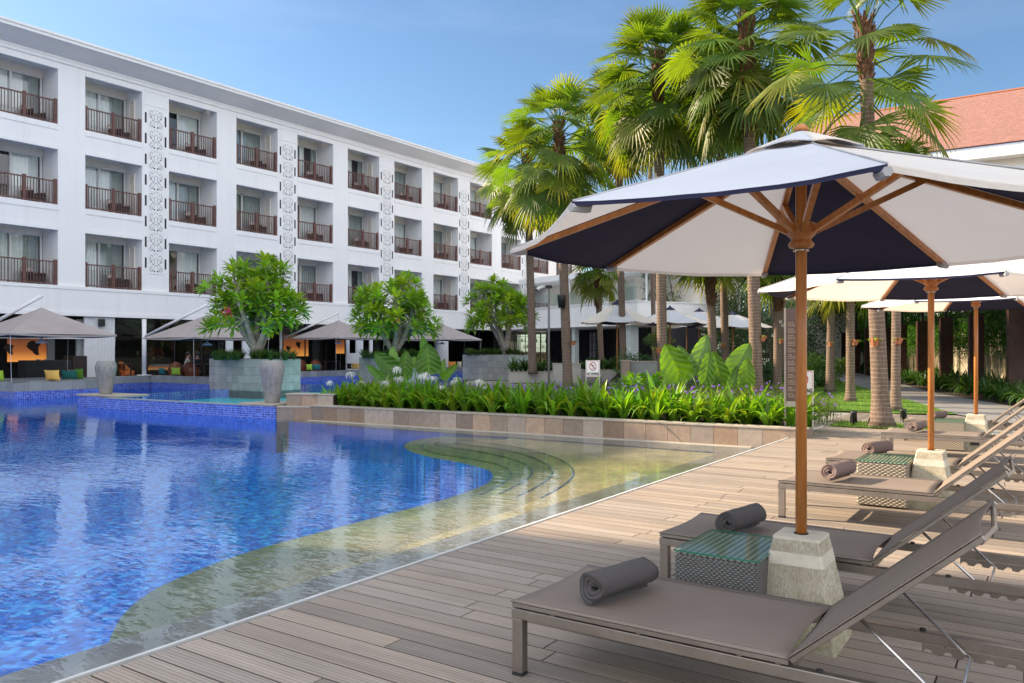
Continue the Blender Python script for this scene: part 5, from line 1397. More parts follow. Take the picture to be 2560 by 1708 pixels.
# ---------------- signs, lights, board
def text_obj(s, size, mat, parent, loc, rot, name='lettering', scale=(1, 1, 1), ext=.001):
    cu = bpy.data.curves.new(name, 'FONT'); cu.body = s; cu.size = size; cu.align_x = 'CENTER'; cu.extrude = ext; cu.offset = size * .035
    t_ = bpy.data.objects.new('t', cu); COL.objects.link(t_); me = bpy.data.meshes.new_from_object(t_.evaluated_get(bpy.context.evaluated_depsgraph_get())); bpy.data.objects.remove(t_); me.materials.clear(); me.materials.append(M[mat])
    o = bpy.data.objects.new(name, me); COL.objects.link(o); o.parent = parent; o.location = loc; o.rotation_euler = rot; o.scale = scale; return o
def no_diving(px, py0, Y, rot, label, zb=0.0, foot=False):
    p = AT(px, py0, Y); z1 = p.z; w, h = .36, .445
    o = empty('no_diving_sign', (p.x, p.y, zb), rot, label, 'sign', 'no diving signs')
    z1 -= zb
    mb = MB(); mb.box(-w / 2, w / 2, 0, .012, z1 - h, z1); b = mb.build('panel', M['sign_white'], o)
    mb = MB(); t = .010; i = .012
    for q in ((-w / 2 + i, w / 2 - i, z1 - i - t, z1 - i), (-w / 2 + i, w / 2 - i, z1 - h + i, z1 - h + i + t), (-w / 2 + i, -w / 2 + i + t * .6, z1 - h + i + t, z1 - i - t), (w / 2 - i - t * .6, w / 2 - i, z1 - h + i + t, z1 - i - t)):
        mb.box(q[0], q[1], -.002, 0, q[2], q[3])
    # prohibition ring and bar
    cz = z1 - .165; n = 40
    vs = [(r * .80 * math.cos(2 * PI * k / n), -.004, cz + r * math.sin(2 * PI * k / n)) for r in (.118, .099) for k in range(n)]
    mb.add(vs, [(k, (k + 1) % n, (k + 1) % n + n, k + n) for k in range(n)])
    mb.add([(-.078, -.004, cz + .075), (-.066, -.004, cz + .088), (.078, -.004, cz - .075), (.066, -.004, cz - .088)], [(0, 1, 2, 3)])
    mb.build('red_mark', M['sign_red'], b)
    mb = MB()   # small diving figure and waves
    mb.lathe([(.0005, -.014), (.012, -.007), (.013, 0), (.012, .007), (.0005, .014)], 8, Matrix.Translation((.015, -.003, cz - .012)) @ Matrix.Scale(.2, 4, (0, 1, 0)))
    for a, b2 in (((-.045, cz + .055), (.0, cz + .01)), ((-.035, cz + .062), (.005, cz + .018)), ((0, cz + .01), (.04, cz - .03)), ((-.02, cz + .03), (.03, cz + .02))):
        dx, dz = b2[0] - a[0], b2[1] - a[1]; l = math.hypot(dx, dz); nx, nz = -dz / l * .006, dx / l * .006
        mb.add([(a[0] - nx, -.0025, a[1] - nz), (a[0] + nx, -.0025, a[1] + nz), (b2[0] + nx, -.0025, b2[1] + nz), (b2[0] - nx, -.0025, b2[1] - nz)], [(0, 1, 2, 3)])
    for r_ in range(2): ribbon(mb, [(-.06 + i_ * .01, cz - .055 - r_ * .018 + .004 * math.sin(i_ * 1.6)) for i_ in range(13)], .004, -.0025)
    mb.build('pictogram', M['sign_black'], b)
    text_obj('NO DIVING', .105, 'sign_black', b, (0, -.004, z1 - h + .042), (PI / 2, 0, 0), scale=(.60, 1, 1))
    for x in (-w / 2 + .0, w / 2 - .0):
        mb = MB(); mb.box(x - .014, x + .014, .013, .036, 0, z1 + .004); mb.build('post', M['steel_tube'], o)
        if foot: mb = MB(); mb.box(x - .016, x + .016, -.22, .25, .002, .022); mb.build('foot', M['steel_tube'], o)
no_diving(1482, 901, 21.7, rad(-4), 'white no diving sign on two posts, the whole sign in view', .1)
no_diving(2007, 927, 14.75, rad(-10), 'no diving sign half hidden by the nearest parasol pole', 0, True)
# information board
p = AT(1991, 772, 14.2); zt = p.z; o = empty('information_board', (p.x, p.y, 0), rad(-20), 'tall brown information board with tan lettering, behind the nearest parasol pole', 'board')
mb = MB(); mb.rbox(-.17, .12, 0, .02, .60, zt, .003); pb = mb.build('panel', M['board_brown'], o)
mb = MB(); mb.rbox(-.205, -.172, -.01, .05, .1, zt + .02, .004); mb.build('post', M['brushed_steel'], o)
mb = MB(); mb.rbox(-.17, .12, -.004, .024, .50, .598, .003); mb.build('kickplate', M['cap_stone'], o)
mb = MB(); z = zt - .10; mb.box(.0, .14, -.002, 0, z - .05, z)
z -= .14; k = 0
while z > .68:
    x = -.14; ln = R.uniform(.12, .20) if k % 3 else R.uniform(.06, .12)
    while x < -.14 + ln:
        w = R.uniform(.012, .045); mb.box(x, x + w, -.0015, 0, z - .011, z); x += w + .007
    z -= .030 if k % 3 != 2 else .055; k += 1
mb.build('lettering', M['board_letter'], pb)
# garden spotlights
for px, py, r, lab in ((2134, 1066, .3, 'black garden spotlight left of the thick leaning palm'), (2259, 1060, -.5, 'black garden spotlight right of the thick leaning palm')):
    x, y = G(px, py); o = empty('garden_spotlight', (x, y, 0), r, lab, 'spotlight', 'garden spotlights on the verge')
    mb = MB(); mb.tube([(0, 0, -.05), (0, 0, .10)], [.012, .02], 8); mb.build('spike', M['black_metal'], o)
    mb = MB(); mb.smooth = True; mb.tube([(0, .03, .10), (0, .0, .16), (-.01, -.02, .27), (-.012, -.025, .30)], [.03, .055, .062, .066], 14); mb.build('head', M['black_metal'], o)
    mb = MB(); mb.box(-.06, .06, -.03, .03, .075, .085); mb.box(-.06, -.05, -.03, .03, .085, .2); mb.box(.05, .06, -.03, .03, .085, .2); mb.build('bracket', M['black_metal'], o)
# floodlight pole with camera
x, y = G(1372, 955); Yp = 31.0; p = AT(1372, 940, Yp); o = empty('camera_pole', (p.x, p.y, 0), 0, 'thin dark pole with a white security camera and black floodlight on top', 'camera pole')
zt = AT(1372, 720, Yp).z
mb = MB(); mb.smooth = True; mb.lathe([(.045, .0), (.04, zt)], 10); mb.build('pole', M['path_grey'], o)
mb = MB(); mb.rbox(-.13, .13, -.05, .05, zt - .02, zt + .10, .01); mb.build('floodlight', M['black_metal'], o)
mb = MB(); mb.smooth = True; mb.tube([(-.16, -.02, zt + .06), (-.34, -.06, zt), (-.46, -.09, zt - .08)], [.05, .065, .07], 12); c_ = mb.build('camera', M['sign_white'], o)
mb = MB(); mb.tube([(-.455, -.089, zt - .077), (-.49, -.098, zt - .10)], [.068, .062], 12); mb.build('lens_hood', M['black_metal'], c_)
# loudspeaker strapped to a palm
p = AT(1404, 753, 28.6); mb = MB(); mb.smooth = True; mb.lathe([(.12, -.24), (.16, .18), (.15, .22)], 14)
tag(mb.build('garden_loudspeaker', M['black_metal'], None, loc=p), 'black bucket-shaped loudspeaker strapped to the second tall palm', 'loudspeaker')
# ================================================================ vegetation
def frame_of(d, up=Vector((0, 0, 1))):
    d = d.normalized(); s = d.cross(up)
    if s.length < 1e-3: s = Vector((1, 0, 0))
    s.normalize(); n = s.cross(d).normalized(); return d, s, n
def fan_leaf(mb, hub, d, n, Rl, rr, nseg=30, droop=.35, tint=(1, 1, 1), tip=(1, 1, 1), spread=2.25, curl=.25, inner=.62):
    """costapalmate fan: hub position, forward direction d, upper normal n"""
    d = d.normalized(); s = d.cross(n).normalized(); n = s.cross(d).normalized()
    da = 2 * spread / nseg; vs = []; cs = []; fs = []
    for i in range(nseg):
        a = -spread + (i + .5) * da + rr.uniform(-.02, .02)
        if rr.random() < .05: continue
        L = Rl * (1 - .22 * (abs(a) / spread) ** 2) * rr.uniform(.93, 1.05); hw = math.tan(da / 2) * 1.02
        dr = droop * rr.uniform(.4, 2.2)
        b0 = len(vs)
        def P(r, off, lift):
            q = hub + d * (math.cos(a) * r - math.sin(a) * off) + s * (math.sin(a) * r + math.cos(a) * off)
            t = r / Rl
            q = q + n * (lift - curl * Rl * t * t * (1 - .4 * math.cos(a))) 
            q.z -= dr * Rl * max(0, t - .45) ** 2 * 2.2
            return q
        vs.append(hub.copy()); cs.append(tint)
        for r, w, m_ in ((.34 * L, 1, 0), (inner * L, 1, .15), (.84 * L, .42, .5)):
            ww = hw * (r if w == 1 else inner * L) * w; f = .25 * ww
            col = tuple(tint[k] * (1 - m_) + tip[k] * m_ for k in range(3))
            vs += [P(r, -ww, -f), P(r, 0, f), P(r, ww, -f)]; cs += [col] * 3
        vs.append(P(L, 0, 0)); cs.append(tip)
        fs += [(b0, b0 + 1, b0 + 2), (b0, b0 + 2, b0 + 3)]
        for k in (1, 4): fs += [(b0 + k, b0 + k + 3, b0 + k + 4, b0 + k + 1), (b0 + k + 1, b0 + k + 4, b0 + k + 5, b0 + k + 2)]
        fs += [(b0 + 7, b0 + 10, b0 + 8), (b0 + 8, b0 + 10, b0 + 9)]
    n0 = len(mb.v); mb.v.extend([tuple(v) for v in vs]); mb.c.extend(cs)
    for f in fs: mb.f.append(tuple(i + n0 for i in f)); mb.m.append(mb.mi); mb.sm.append(False)
def palm(base, top, r0, r1, label, Rl=.85, pet=1.25, nl=26, seed=0, fibre=1.6, yellow=.2, flare=1.5, dense=30, lowest=-.85, sc=1.0, big=True, group='fan palms around the pool garden', mid=None, drop=1.5):
    nl = int(nl * 1.95); Rl *= 1.08; rr = random.Random(seed); base = Vector(base); top = Vector(top)
    o = empty('palm_tree', base, 0, label, 'palm tree', group); T = top - base; H = T.z
    mb = MB(); mb.smooth = True; pts = []; rs = []; n = 40
    for i in range(n + 1):
        t = i / n; p = T * t; bend = math.sin(PI * t) * .03 * H * (mid or 0); p = Vector((p.x + bend, p.y, p.z))
        pts.append(p); r = r0 + (r1 - r0) * t
        r *= 1 + (flare - 1) * math.exp(-t * H / .22) + .02 * rr.uniform(-1, 1)
        rs.append(r)
    mb.tube(pts, rs, 14); mb.build('trunk', M['palm_trunk'], o)
    # fibrous old leaf bases below the crown
    mb = MB(); L = fibre
    for i in range(int(150 * L)):
        t = rr.random() ** 1.2; z = H - L * t + .15; a = rr.uniform(0, 2 * PI); f = z / H; c = T * f
        r = r1 * (1.05 + .25 * (1 - t)); l = rr.uniform(.12, .30); w = rr.uniform(.02, .05)
        q = Vector((c.x + r * math.cos(a), c.y + r * math.sin(a), z)); tg = Vector((-math.sin(a), math.cos(a), 0)); out = Vector((math.cos(a), math.sin(a), 0))
        mb.add([q - tg * w - out * .02, q + tg * w - out * .02, q + tg * w * .4 + Vector((0, 0, l)) + out * rr.uniform(.01, .09), q - tg * w * .4 + Vector((0, 0, l)) + out * rr.uniform(.01, .09)], [(0, 1, 2, 3)])
    mb.tube([T * ((H - L * .9) / H), T * ((H - .2) / H), T + Vector((0, 0, .25))], [r1 * 1.02, r1 * 1.2, r1 * .5], 12)
    mb.build('fibre_sleeve', M['fibre_brown'], o)
    cr = MB()
    for i in range(nl):
        t = (i + .5) / nl; az = i * 2.39996 + rr.uniform(-.25, .25); el = 1.35 + (lowest - 1.35) * t ** .85 + rr.uniform(-.12, .12)
        d = Vector((math.cos(az) * math.cos(el), math.sin(az) * math.cos(el), math.sin(el)))
        pl = pet * rr.uniform(.8, 1.1) * (.55 + .45 * min(1, t * 2.2)); org = T + Vector((0, 0, .15 - drop * t)) * sc
        sag = .06 + .16 * t
        midp = org + d * pl * .5 + Vector((0, 0, .05 * pl)); hub = org + d * pl - Vector((0, 0, sag * pl * .5))
        old = max(0, (t - .62) / .38)
        yl = rr.random() < yellow * (.1 + 1.1 * t * t); g = rr.uniform(.65, 1.3)
        tint = (g * rr.uniform(.85, 1.15), g, g * .9); tip = (tint[0] * 1.35, tint[1] * 1.15, tint[2] * .8)
        if yl: tint = (1.7 * g, 1.25 * g, .6 * g); tip = (3.4 * g, 1.6 * g, .7 * g)
        if (old > .5 and rr.random() < .6) or rr.random() < .15: tip = (3.6 * g, 1.8 * g, 1.5 * g)
        cr.mi = 0; cr.col = (1.3, 1.3, .9); cr.tube([org, midp, hub], [.022, .015, .010], 4, caps=False)
        fd_ = (hub - midp).normalized(); fd_ = (fd_ + Vector((0, 0, -.10 - .30 * t + rr.uniform(-.25, .2)))).normalized()
        sd = fd_.cross(Vector((0, 0, 1))); sd = sd.normalized() if sd.length > .05 else Vector((math.sin(az), -math.cos(az), 0)); nn = sd.cross(fd_).normalized()
        # roll each fan a little
        nn = (nn + sd * rr.uniform(-.45, .45)).normalized()
        fan_leaf(cr, hub, fd_, nn, Rl * rr.uniform(.85, 1.08) * (.8 + .2 * min(1, 2 * t)), rr, dense, .05 + .26 * t, tint, tip, spread=rr.uniform(1.9, 2.45), curl=rr.uniform(.02, .2), inner=rr.uniform(.42, .6))
    cr.build('crown', M['palm_leaf'], o)
    return o
def PP(px, py, Y): return AT(px, py, Y)
PG = 'fan palms around the pool garden'
def bp(px, Y, z=.08): p = AT(px, 900, Y); return (p.x, p.y, z)
palm(bp(1332, 37.0, .42), AT(1318, 400, 37), .19, .17, 'leftmost ringed palm, rising from the low concrete planter', 1.1, 1.8, 26, 11, 2.4, .22, 1.2, 26)
palm(bp(1420, 28.8), AT(1396, 320, 28.8), .175, .15, 'second ringed palm from the left, with the loudspeaker strapped to it', 1.05, 1.75, 30, 12, 2.0, .12, 1.35, 28)
palm(bp(1505, 41, .3), AT(1490, 628, 41), .15, .14, 'short palm with a shaggy dark trunk left of the far parasols', .85, 1.0, 16, 13, 3.2, .55, 1.2, 20)
palm(bp(1657, 23.8), AT(1645, 150, 23.8), .15, .14, 'tall palm left of the bright heart-shaped leaves', 1.0, 1.5, 34, 14, 1.5, .22, 1.35, 30)
palm(bp(1637, 45, .0), AT(1622, 260, 45), .13, .12, 'thin smooth grey palm trunk beside the tall palm left of the heart-shaped leaves', 1.1, 1.4, 20, 15, 1.2, .2, 1.2, 20)
palm(bp(1786, 28), AT(1772, 610, 28), .15, .14, 'palm with a dark shaggy trunk right behind the heart-shaped leaves', .85, .95, 17, 16, 2.4, .35, 1.2, 24, lowest=-.55, drop=.6)
palm(bp(1815, 30), AT(1798, 190, 30), .145, .14, 'slim brown ringed palm between the two thick ones', 1.08, 1.35, 28, 17, 1.5, .15, 1.2, 26)
palm(bp(1893, 20.9), AT(1865, 60, 20.9), .165, .135, 'thick palm right of the heart-shaped leaves', 1.0, 1.4, 34, 18, 3.2, .22, 1.45, 30)
palm(bp(1944, 28), AT(1946, 625, 28), .15, .15, 'dark palm left of the information board', .85, 1.0, 17, 19, 2.4, .35, 1.25, 24, lowest=-.6, drop=.7)
palm(bp(1958, 36, 0), AT(1956, 650, 36), .14, .13, 'thin palm directly behind the information board', .9, 1.0, 12, 20, 1.2, .2, 1.2, 20, lowest=-.5, drop=.6)
palm((*G(2075, 980), 0), AT(2079, 610, 29.1), .155, .115, 'first palm on the lawn from the left', .8, .85, 12, 21, .5, .3, 1.45, 22)
palm((*G(2126, 1004), 0), AT(2126, 560, 23.6), .125, .12, 'second palm on the lawn, with a scaly upper trunk', .75, .85, 12, 22, 2.4, .3, 1.5, 22)
palm((*G(2204, 1068), 0), AT(2160, 75, 15.7), .165, .115, 'thick leaning palm in the grass verge beside the deck', .92, 1.4, 17, 23, 1.2, .34, 1.75, 34, lowest=-.95, drop=1.6)
palm((*G(2239, 1027), 0), AT(2243, 425, 20), .115, .10, 'slim palm close behind the thick leaning one', .62, .75, 18, 24, .6, .15, 1.6, 22)
palm(bp(1560, 33, 0), AT(1540, 250, 33), .14, .13, 'palm whose crown fills the gap between the tall palms, trunk hidden by the parasol', 1.1, 1.4, 26, 25, 1.5, .25, 1.2, 26)

# ---------------- orchid pots on trunks
def orchid(px, py, Y, side, label, leafs=5, dead=False):
    p = AT(px, py, Y); o = empty('orchid_basket', p, R.uniform(-.5, .5), label, 'orchid basket', 'orchid baskets tied to the palm trunks')
    mb = MB(); mb.lathe([(.055, -.13), (.085, .0), (.088, .03), (.075, .03), (.06, 0)], 10, Matrix.Rotation(.3 * side, 4, 'Y')); mb.build('pot', M['terracotta'], o)
    mb = MB()
    for k in range(leafs):
        a = k * 2.4 + side; L = R.uniform(.16, .30); w = .028; d = Vector((math.cos(a), math.sin(a), .5)); sd = Vector((-math.sin(a), math.cos(a), 0))
        g = R.uniform(.8, 1.5); mb.col = (g * 1.4, g, g); q = [Vector((0, 0, .02)) + d * L * t - Vector((0, 0, .35 * L * t * t * 2)) for t in (0, .35, .7, 1)]
        mb.add([q[0] - sd * w * .4, q[0] + sd * w * .4, q[1] - sd * w, q[1] + sd * w, q[2] - sd * w * .9, q[2] + sd * w * .9, q[3]], [(0, 1, 3, 2), (2, 3, 5, 4), (4, 5, 6)])
    mb.build('leaves', M['fibre_brown'] if dead else M['lily_leaf'], o)
    return o
def blooms(o, pts):
    mb = MB()
    for x, y, z in pts:
        for k in range(5):
            a = k * 2 * PI / 5; mb.add([(x, y, z), (x + .05 * math.cos(a - .4), y - .01, z + .05 * math.sin(a - .4)), (x + .07 * math.cos(a), y - .02, z + .07 * math.sin(a)), (x + .05 * math.cos(a + .4), y - .01, z + .05 * math.sin(a + .4))], [(0, 1, 2, 3)])
    mb.build('bloom', M['petal_white'], o)
orchid(1434, 855, 28.5, 1, 'shaggy brown orchid basket on the second ringed palm', 5, True)
orchid(1645, 873, 23.5, -1, 'terracotta orchid pot on the tall palm left of the heart-shaped leaves')
q = orchid(1808, 860, 29.5, 1, 'terracotta orchid pot with yellowish leaves on the slim brown palm', 6); 
orchid(1909, 842, 20.8, 1, 'orchid basket on the right side of the thick palm by the heart-shaped leaves')
q = orchid(1955, 850, 27.5, 1, 'orchid pot with white flowers behind the information board'); blooms(q, [(-.05, -.1, .62), (.02, -.1, .5), (-.3, -.1, .15)])
orchid(2077, 858, 29, 0, 'small orchid basket on the first lawn palm', 3)
orchid(2140, 853, 23.4, 1, 'orchid basket on the scaly lawn palm', 4)
orchid(2186, 850, 15.55, 0, 'terracotta orchid pot with broad leaves on the thick leaning palm', 6)
orchid(2248, 849, 19.8, 1, 'orchid basket on the slim palm behind the leaning one', 4)

# ---------------- plumeria trees
def leaf_poly(mb, b, d, up, L, w, tint):
    s = d.cross(up)
    if s.length < 1e-3: return
    s.normalize(); n = s.cross(d).normalized(); mb.col = tint
    p = lambda t, o, z=0: b + d * (L * t) + s * (w * o) - n * (L * .18 * t * t) + n * z
    mb.add([p(0, 0), p(.35, -.32, .012), p(.35, 0, -.008), p(.35, .32, .012), p(.72, -.5, .012), p(.72, 0, -.01), p(.72, .5, .012), p(1, 0)],
           [(0, 2, 1), (0, 3, 2), (1, 2, 5, 4), (2, 3, 6, 5), (4, 5, 7), (5, 6, 7)])
def plumeria(px, Y, zb, crown_px, label, seed, ntip=62, flower=None, nl=18):
    rr = random.Random(seed); base = AT(px, 900, Y); base.z = zb
    o = empty('plumeria_tree', base, 0, label, 'plumeria tree', 'plumeria trees in the tiled planters')
    x0, x1, y0, y1 = crown_px; cL = AT(x0, y1, Y) - base; cR = AT(x1, y0, Y) - base
    cx = (cL.x + cR.x) / 2; rx = (cR.x - cL.x) / 2 - .25; zlo = cL.z + .35; zhi = cR.z - .25; rz = (zhi - zlo)
    tips = []; tries = 0
    while len(tips) < ntip and tries < 9000:
        tries += 1
        a = rr.uniform(0, 2 * PI); e = math.asin(rr.uniform(-.25, 1)); q = rr.uniform(.62, 1.0) if rr.random() < .75 else rr.uniform(.3, .6)
        p = Vector((cx + rx * q * math.cos(a) * math.cos(e), rx * .85 * q * math.sin(a) * math.cos(e), zlo + rz * .12 + rz * .88 * q * math.sin(e)))
        p.x += .15 * math.sin(p.z * 3 + seed)
        # break the outline: leave hollows
        if mnoise.noise(Vector((p.x * .9 + seed * 3, p.y * .9, p.z * 1.1))) < -.14: continue
        if all((p - t).length > .28 for t in tips): tips.append(p)
    # limbs
    mb = MB(); mb.smooth = True; zf = zlo - .1
    limbs = []; nlimb = 5
    for k in range(nlimb):
        a = 2 * PI * k / nlimb + seed; r = .22 + .12 * rr.random()
        l0 = Vector((rr.uniform(-.05, .05), 0, -.1)); l1 = Vector((.10 * math.cos(a), .10 * math.sin(a), zf * .35)); l2 = Vector((r * 1.6 * math.cos(a) + cx * .4, r * math.sin(a), zf * .85)); l3 = Vector((cx + rx * .42 * math.cos(a), rx * .4 * math.sin(a), zlo + rz * .25))
        l4 = l3 + Vector((rx * .12 * math.cos(a), rx * .12 * math.sin(a), rz * .22))
        mb.tube([l0, l1, l2, l3, l4], [.16, .135, .105, .068, .036], 9); limbs += [l3, l4, (l2 + l3) / 2]
    for t in tips:
        q = min(limbs, key=lambda l: (l - t).length + (0 if l.z < t.z else .8)); m_ = (q + t) / 2 + Vector((0, 0, -.06)); mb.tube([q, m_, t], [.032, .024, .018], 5, caps=False)
    mb.build('trunk', M['plumeria_bark'], o)
    cr = MB()
    cen = Vector((cx, 0, zlo))
    for t in tips:
        ax = (t - cen); ax.z = abs(ax.z) * .8 + .35 * rx; ax.normalize(); g0 = rr.uniform(.8, 1.2); yel = rr.random() < .35
        d0, s0, n0 = frame_of(ax)
        for k in range(nl):
            a = k * 2.4 + rr.uniform(-.2, .2); op = .35 + 1.35 * (k / nl) + rr.uniform(-.1, .1)
            d = (ax * math.cos(op) + (s0 * math.cos(a) + n0 * math.sin(a)) * math.sin(op)).normalized()
            g = g0 * rr.uniform(.8, 1.2); tint = (g * (1.5 if yel else 1.0), g * (1.15 if yel else 1), g * .9)
            if k > nl - 3 and rr.random() < .15: tint = (3.2 * g, 1.7 * g, .7 * g)
            leaf_poly(cr, t + d * .03, d, Vector((0, 0, 1)) if abs(d.z) < .95 else n0, rr.uniform(.34, .50), rr.uniform(.12, .165), tint)
    cr.build('crown', M['plumeria_leaf'], o)
    if flower:
        f = AT(flower[0], flower[1], Y) - base; f.y -= rx * .9; fl = MB()
        for i in range(flower[2]):
            p = f + Vector((rr.gauss(0, .08), rr.gauss(0, .05), rr.gauss(0, .07))); fl.col = (1, rr.choice([1, 1, 9]), rr.choice([1, 1, 5]))
            for k in range(5):
                a = k * 2 * PI / 5; fl.add([p, p + Vector((.02 * math.cos(a - .5), -.01, .02 * math.sin(a - .5))), p + Vector((.035 * math.cos(a), -.01, .035 * math.sin(a))), p + Vector((.02 * math.cos(a + .5), -.01, .02 * math.sin(a + .5)))], [(0, 1, 2, 3)])
        fl.build('flower_cluster', M['petal_red'], o)
plumeria(642, 28.3, 1.15, (500, 778, 634, 835), 'plumeria tree with a pink flower cluster, leftmost of the three', 3, 108, (607, 784, 34))
plumeria(985, 32.6, 1.17, (860, 1106, 676, 850), 'plumeria tree behind the big heart-shaped leaves, middle of the three', 5, 102, (1006, 803, 9))
plumeria(1262, 41.0, 1.24, (1147, 1341, 688, 830), 'plumeria tree next to the leftmost ringed palm', 8, 98)
# grassy tuft at the foot of each plumeria
def strap_clump(n, L, w, rr, lean=.6, droop=.9, tint0=(1, 1, 1), seg=5):
    mb = MB()
    for k in range(n):
        a = rr.uniform(0, 2 * PI); e = rr.uniform(.15, 1.0) * lean; l = L * rr.uniform(.6, 1.1); g = rr.uniform(.6, 1.4); y = rr.random() < .08
        mb.col = (g * tint0[0] * (1.7 if y else rr.uniform(.85, 1.15)), g * tint0[1], g * tint0[2])
        h = Vector((math.cos(a), math.sin(a), 0)); sd = Vector((-math.sin(a), math.cos(a), 0)); p = h * rr.uniform(0, .06); ang = PI / 2 - e * .55; vs = []; ww = w * rr.uniform(.7, 1.15)
        tw = rr.uniform(-.5, .5); sd = (sd + h * tw).normalized()
        for i in range(seg + 1):
            t = i / seg; cw = ww * (.75 + .5 * math.sin(PI * min(1, t * 1.1))) * (1 if t < .75 else (1 - t) / .25 * .9 + .03)
            vs += [p - sd * cw / 2 + Vector((0, 0, cw * .18)), p.copy(), p + sd * cw / 2 + Vector((0, 0, cw * .18))]
            p = p + (h * math.cos(ang) + Vector((0, 0, math.sin(ang)))) * (l / seg); ang -= droop * e * (.6 + .9 * t) * rr.uniform(.7, 1.2)
        mb.add(vs, [(i * 3 + j, i * 3 + j + 1, i * 3 + j + 4, i * 3 + j + 3) for i in range(seg) for j in (0, 1)])
    return mb
rr = random.Random(21)
tufts = [strap_clump(60, .42, .022, rr, 1.0, .5, (1.2, 1, .8), 4) for _ in range(3)]
def tuft_at(px, Y, z, spread, n, label, name='grass_tuft', group='grassy tufts in the tree planters', mat='dark_strap_leaf', length=.42):
    mb = MB()
    for _ in range(n):
        src = rr.choice(tufts); dx, dy = rr.uniform(-spread, spread), rr.uniform(-.5, .5); T = Matrix.Translation((dx, dy, 0)) @ Matrix.Rotation(rr.uniform(0, 6), 4, 'Z') @ Matrix.Scale(length / .42 * rr.uniform(.7, 1.1), 4)
        b = len(mb.v); mb.v += [tuple(T @ Vector(v)) for v in src.v]; mb.c += src.c; mb.f += [tuple(i + b for i in f) for f in src.f]; mb.m += src.m; mb.sm += src.sm
    p = AT(px, 900, Y); o = mb.build(name, M[mat], None, loc=(p.x, p.y, z)); tag(o, label, 'grass tuft', group)
tuft_at(640, 28.1, 1.17, 1.4, 34, 'grassy tuft filling the largest tiled planter')
tuft_at(975, 32.4, 1.19, 1.1, 24, 'grassy tuft in the tiled planter behind the heart-shaped leaves')
tuft_at(1235, 41.2, 1.26, 1.5, 36, 'grassy tuft in the farthest tiled planter')

# ---------------- spider lilies in the planter bed
rr = random.Random(31)
clumps = [strap_clump(rr.choice([26, 34, 40]), rr.uniform(.62, .82), .070, rr, rr.uniform(.6, .95), rr.uniform(.4, .65), (rr.uniform(.9, 1.3), rr.uniform(.8, 1.1), .9), seg=6) for _ in range(6)]
cm = [None] * 6
def lily_flower_mb(rr):
    mb = MB(); mb.col = (1, 1, 1)
    top = Vector((rr.uniform(-.06, .06), rr.uniform(-.06, .06), rr.uniform(.68, .80)))
    for k in range(46):
        a = rr.uniform(0, 2 * PI); L = rr.uniform(.13, .22); h = Vector((math.cos(a), math.sin(a), 0)); p = top.copy(); ang = rr.uniform(.3, 1.3); sd = Vector((-math.sin(a), math.cos(a), 0)); vs = []
        for i in range(5):
            w = .0075 * (1 - .5 * i / 4); vs += [p - sd * w, p + sd * w]; p = p + (h * math.cos(ang) + Vector((0, 0, math.sin(ang)))) * L / 4; ang -= .75
        mb.add(vs, [(2 * i, 2 * i + 1, 2 * i + 3, 2 * i + 2) for i in range(4)])
    return mb, top
fl_proto = []
for _ in range(3):
    mb, top = lily_flower_mb(rr); fl_proto.append((mb, top))
flo = [None] * 3; stm = [None] * 3
WAY = 0
def lily(x, y, z, k, sc, flower=None, mat='lily_leaf', name='spider_lily', label='', group=''):
    if cm[k] is None or cm[k].data.materials[0] != M[mat]:
        o = clumps[k].build(name, M[mat], None); 
        if cm[k] is None: cm[k] = o
    else: o = cm[k].copy(); COL.objects.link(o)
    o.name = name
    o.location = (x, y, z); o.rotation_euler = (0, 0, rr.uniform(0, 6.28)); o.scale = (sc, sc, sc * rr.uniform(.9, 1.1))
    tag(o, label, 'plant', group)
    if flower is not None:
        mb, top = fl_proto[flower]
        if flo[flower] is None:
            st = MB(); st.col = (1, 1, 1); st.tube([(0, 0, 0), top * .5, top], [.009, .008, .006], 5); stm[flower] = st.build('flower_stalk', M['lily_leaf'], o); flo[flower] = mb.build('flower', M['petal_white'], stm[flower])
        else:
            s_ = stm[flower].copy(); COL.objects.link(s_); s_.parent = o; f_ = flo[flower].copy(); COL.objects.link(f_); f_.parent = s_
    return o
Lw = (P0 - P1).length; i = 0
flpx = [815, 878, 905, 968, 1000, 1062, 1075, 1130, 1145, 1110, 1195, 1215, 1060, 990]
front = []
for row_, (off, dens) in enumerate(((.48, .36), (.78, .38), (1.1, .42))):
    u = .15
    while u < Lw + .15:
        p = P1 + WD * u + WN * (off + rr.uniform(-.08, .08)); front.append((p.x, p.y, row_)); u += dens * rr.uniform(.85, 1.15)
fset = set()
for px in flpx:
    c = min(((abs((1280 + FP * x / y) - px), n) for n, (x, y, r_) in enumerate(front) if n not in fset)); fset.add(c[1])
for n, (x, y, r_) in enumerate(front):
    wf = n in fset
    lily(x, y, .10, rr.randrange(6), rr.uniform(.80, 1.12) * (1, 1.04, 1.12)[r_], rr.randrange(3) if wf else None,
         label='white-flowered spider lily clump in the front rows of the planter bed' if wf else 'green strap-leaved lily clump without a flower in the front rows of the planter bed',
         group='flowering spider lilies in the planter bed' if wf else 'leafy lily clumps in the planter bed')
for k, (px, py) in enumerate(((2008, 1082), (2018, 1076))):
    x, y = G(px, py); lily(x, y, 0, k, .8, None, label='strap-leaved lily clump spilling past the right end of the planter wall', group='lily clumps at the wall end')
cm = [None] * 6; clumps = [strap_clump(34, .85, .06, rr, 1.0, .60, seg=6) for _ in range(6)]
